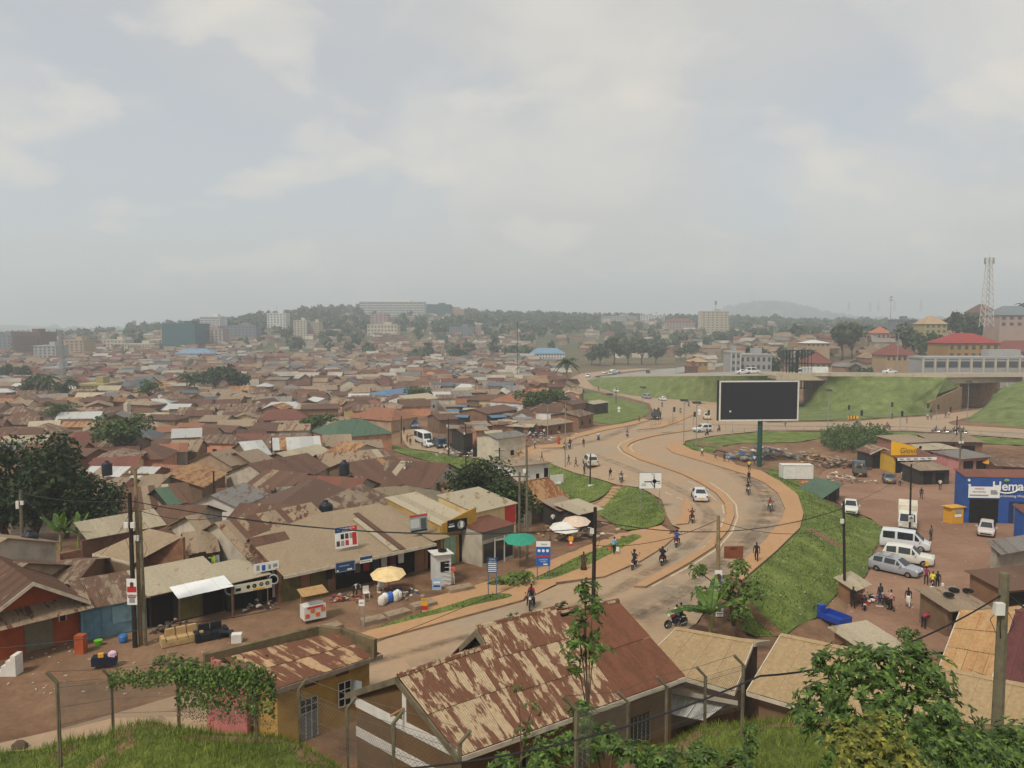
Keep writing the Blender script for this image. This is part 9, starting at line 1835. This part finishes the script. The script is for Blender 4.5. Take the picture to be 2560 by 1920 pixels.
# grass on the bank: sheet plus blades
FGR = grassmat('bank_grass', rgb('48521f'), rgb('626d2e'), rgb('7c843c'), .0)
RINGS_KEEP = len(RINGS); drape('foreground_bank', [(-34, 6, 0), (34, 6, 0), (34, 32, 0), (12, 32.5, 0), (7, 31.5, 0), (4.6, 27, 0), (3, 24.6, 0), (-3, 24.4, 0), (-8, 27, 0), (-12, 29, 0), (-18, 29.4, 0), (-34, 29, 0)], .03, 1.2, FGR)
gb = MB(); random.seed(17)
for _ in range(60000):
 y = random.uniform(17, 31.5); x = random.uniform(-.68 * y - 1, .5 * y)
 if y > lerp_table(CREST, x) + 2.2 + (2 if x > 6 else 0) or (-2.6 < x < 4.2 and y > 22): continue
 z = g(x, y); h = random.uniform(.12, .32) * (1.5 if mnoise.noise((x * .5, y * .5, 1)) > .25 else 1); a = random.uniform(0, 6.28); c, s = math.cos(a) * .014, math.sin(a) * .014; lx, ly = random.gauss(0, .1), random.gauss(0, .1)
 gb.face([(x - c, y - s, z), (x + c, y + s, z), (x + lx, y + ly, z + h)], [(0, 0)] * 3)
tag(gb.build('bank_grass_blades', leafmat('grass_blade', rgb('4c5a22'), rgb('8e9a46'), .7, .3)), 'long green grass covering the foreground bank', 'grass', kind='stuff')
tf = MB(); random.seed(23)   # tufts that roughen the road banks and verges
for nm, r in GR:
 if not nm.startswith('grass') or min(p[1] for p in r) > 150: continue
 x0, x1, y0, y1 = min(p[0] for p in r), max(p[0] for p in r), min(p[1] for p in r), min(150, max(p[1] for p in r))
 for _ in range(int((x1 - x0) * (y1 - y0) * 16)):
  x, y = random.uniform(x0, x1), random.uniform(y0, y1)
  if random.random() > .55 + mnoise.noise((x * .35, y * .35, 3)) or not inside(r, x, y): continue
  z = g(x, y); h = random.uniform(.06, .2); a = random.uniform(0, 3.14); c, s = math.cos(a) * .05, math.sin(a) * .05; tf.face([(x - c, y - s, z), (x + c, y + s, z), (x + c * .7, y + s * .7 - .08, z + h), (x - c * .9, y - s * .9 - .05, z + h * .7)], [(0, 0)] * 4)
tag(tf.build('verge_grass_tufts', leafmat('tuft_blade', rgb('56642a'), rgb('8a9648'), .8, .3)), 'rough tufts of grass on the road banks and verges', 'grass', kind='stuff')
for i in range(34):
 u, v = (1225 + i * 9, 1122 - i * 2.2) if i < 20 else (1120 + (i - 20) * 8, 1128 + (i % 3) * 5); p = G(u, v + random.uniform(-4, 4)); c_ = random.choice(('white', 'red', 'blue', 'black', 'yellow', 'brown')); person('shopper in %s at the %s, %s from the left' % (c_, 'kerbside market' if i < 20 else 'bus road shops', ORD[i % 20]), p, random.uniform(0, 6.28), random.choice(('stand', 'walk', 'walk2')), dict(white='d4d0c8', red='9a3a34', blue='3a4a78', black='1e1e22', yellow='c8a83c', brown='5a4434')[c_], random.choice(('26282e', '3a342e', '2a3048')))
rk = G(50, 1870); carried(lambda b: b.blob((0, 0, .1), .35, 2, .12, (1.1, .8, .8)), 'boulder', 'brown boulder in the grass at the lower left corner', 'boulder', M('boulder_stone', '5c4c40', .95, .3, 3), rk)
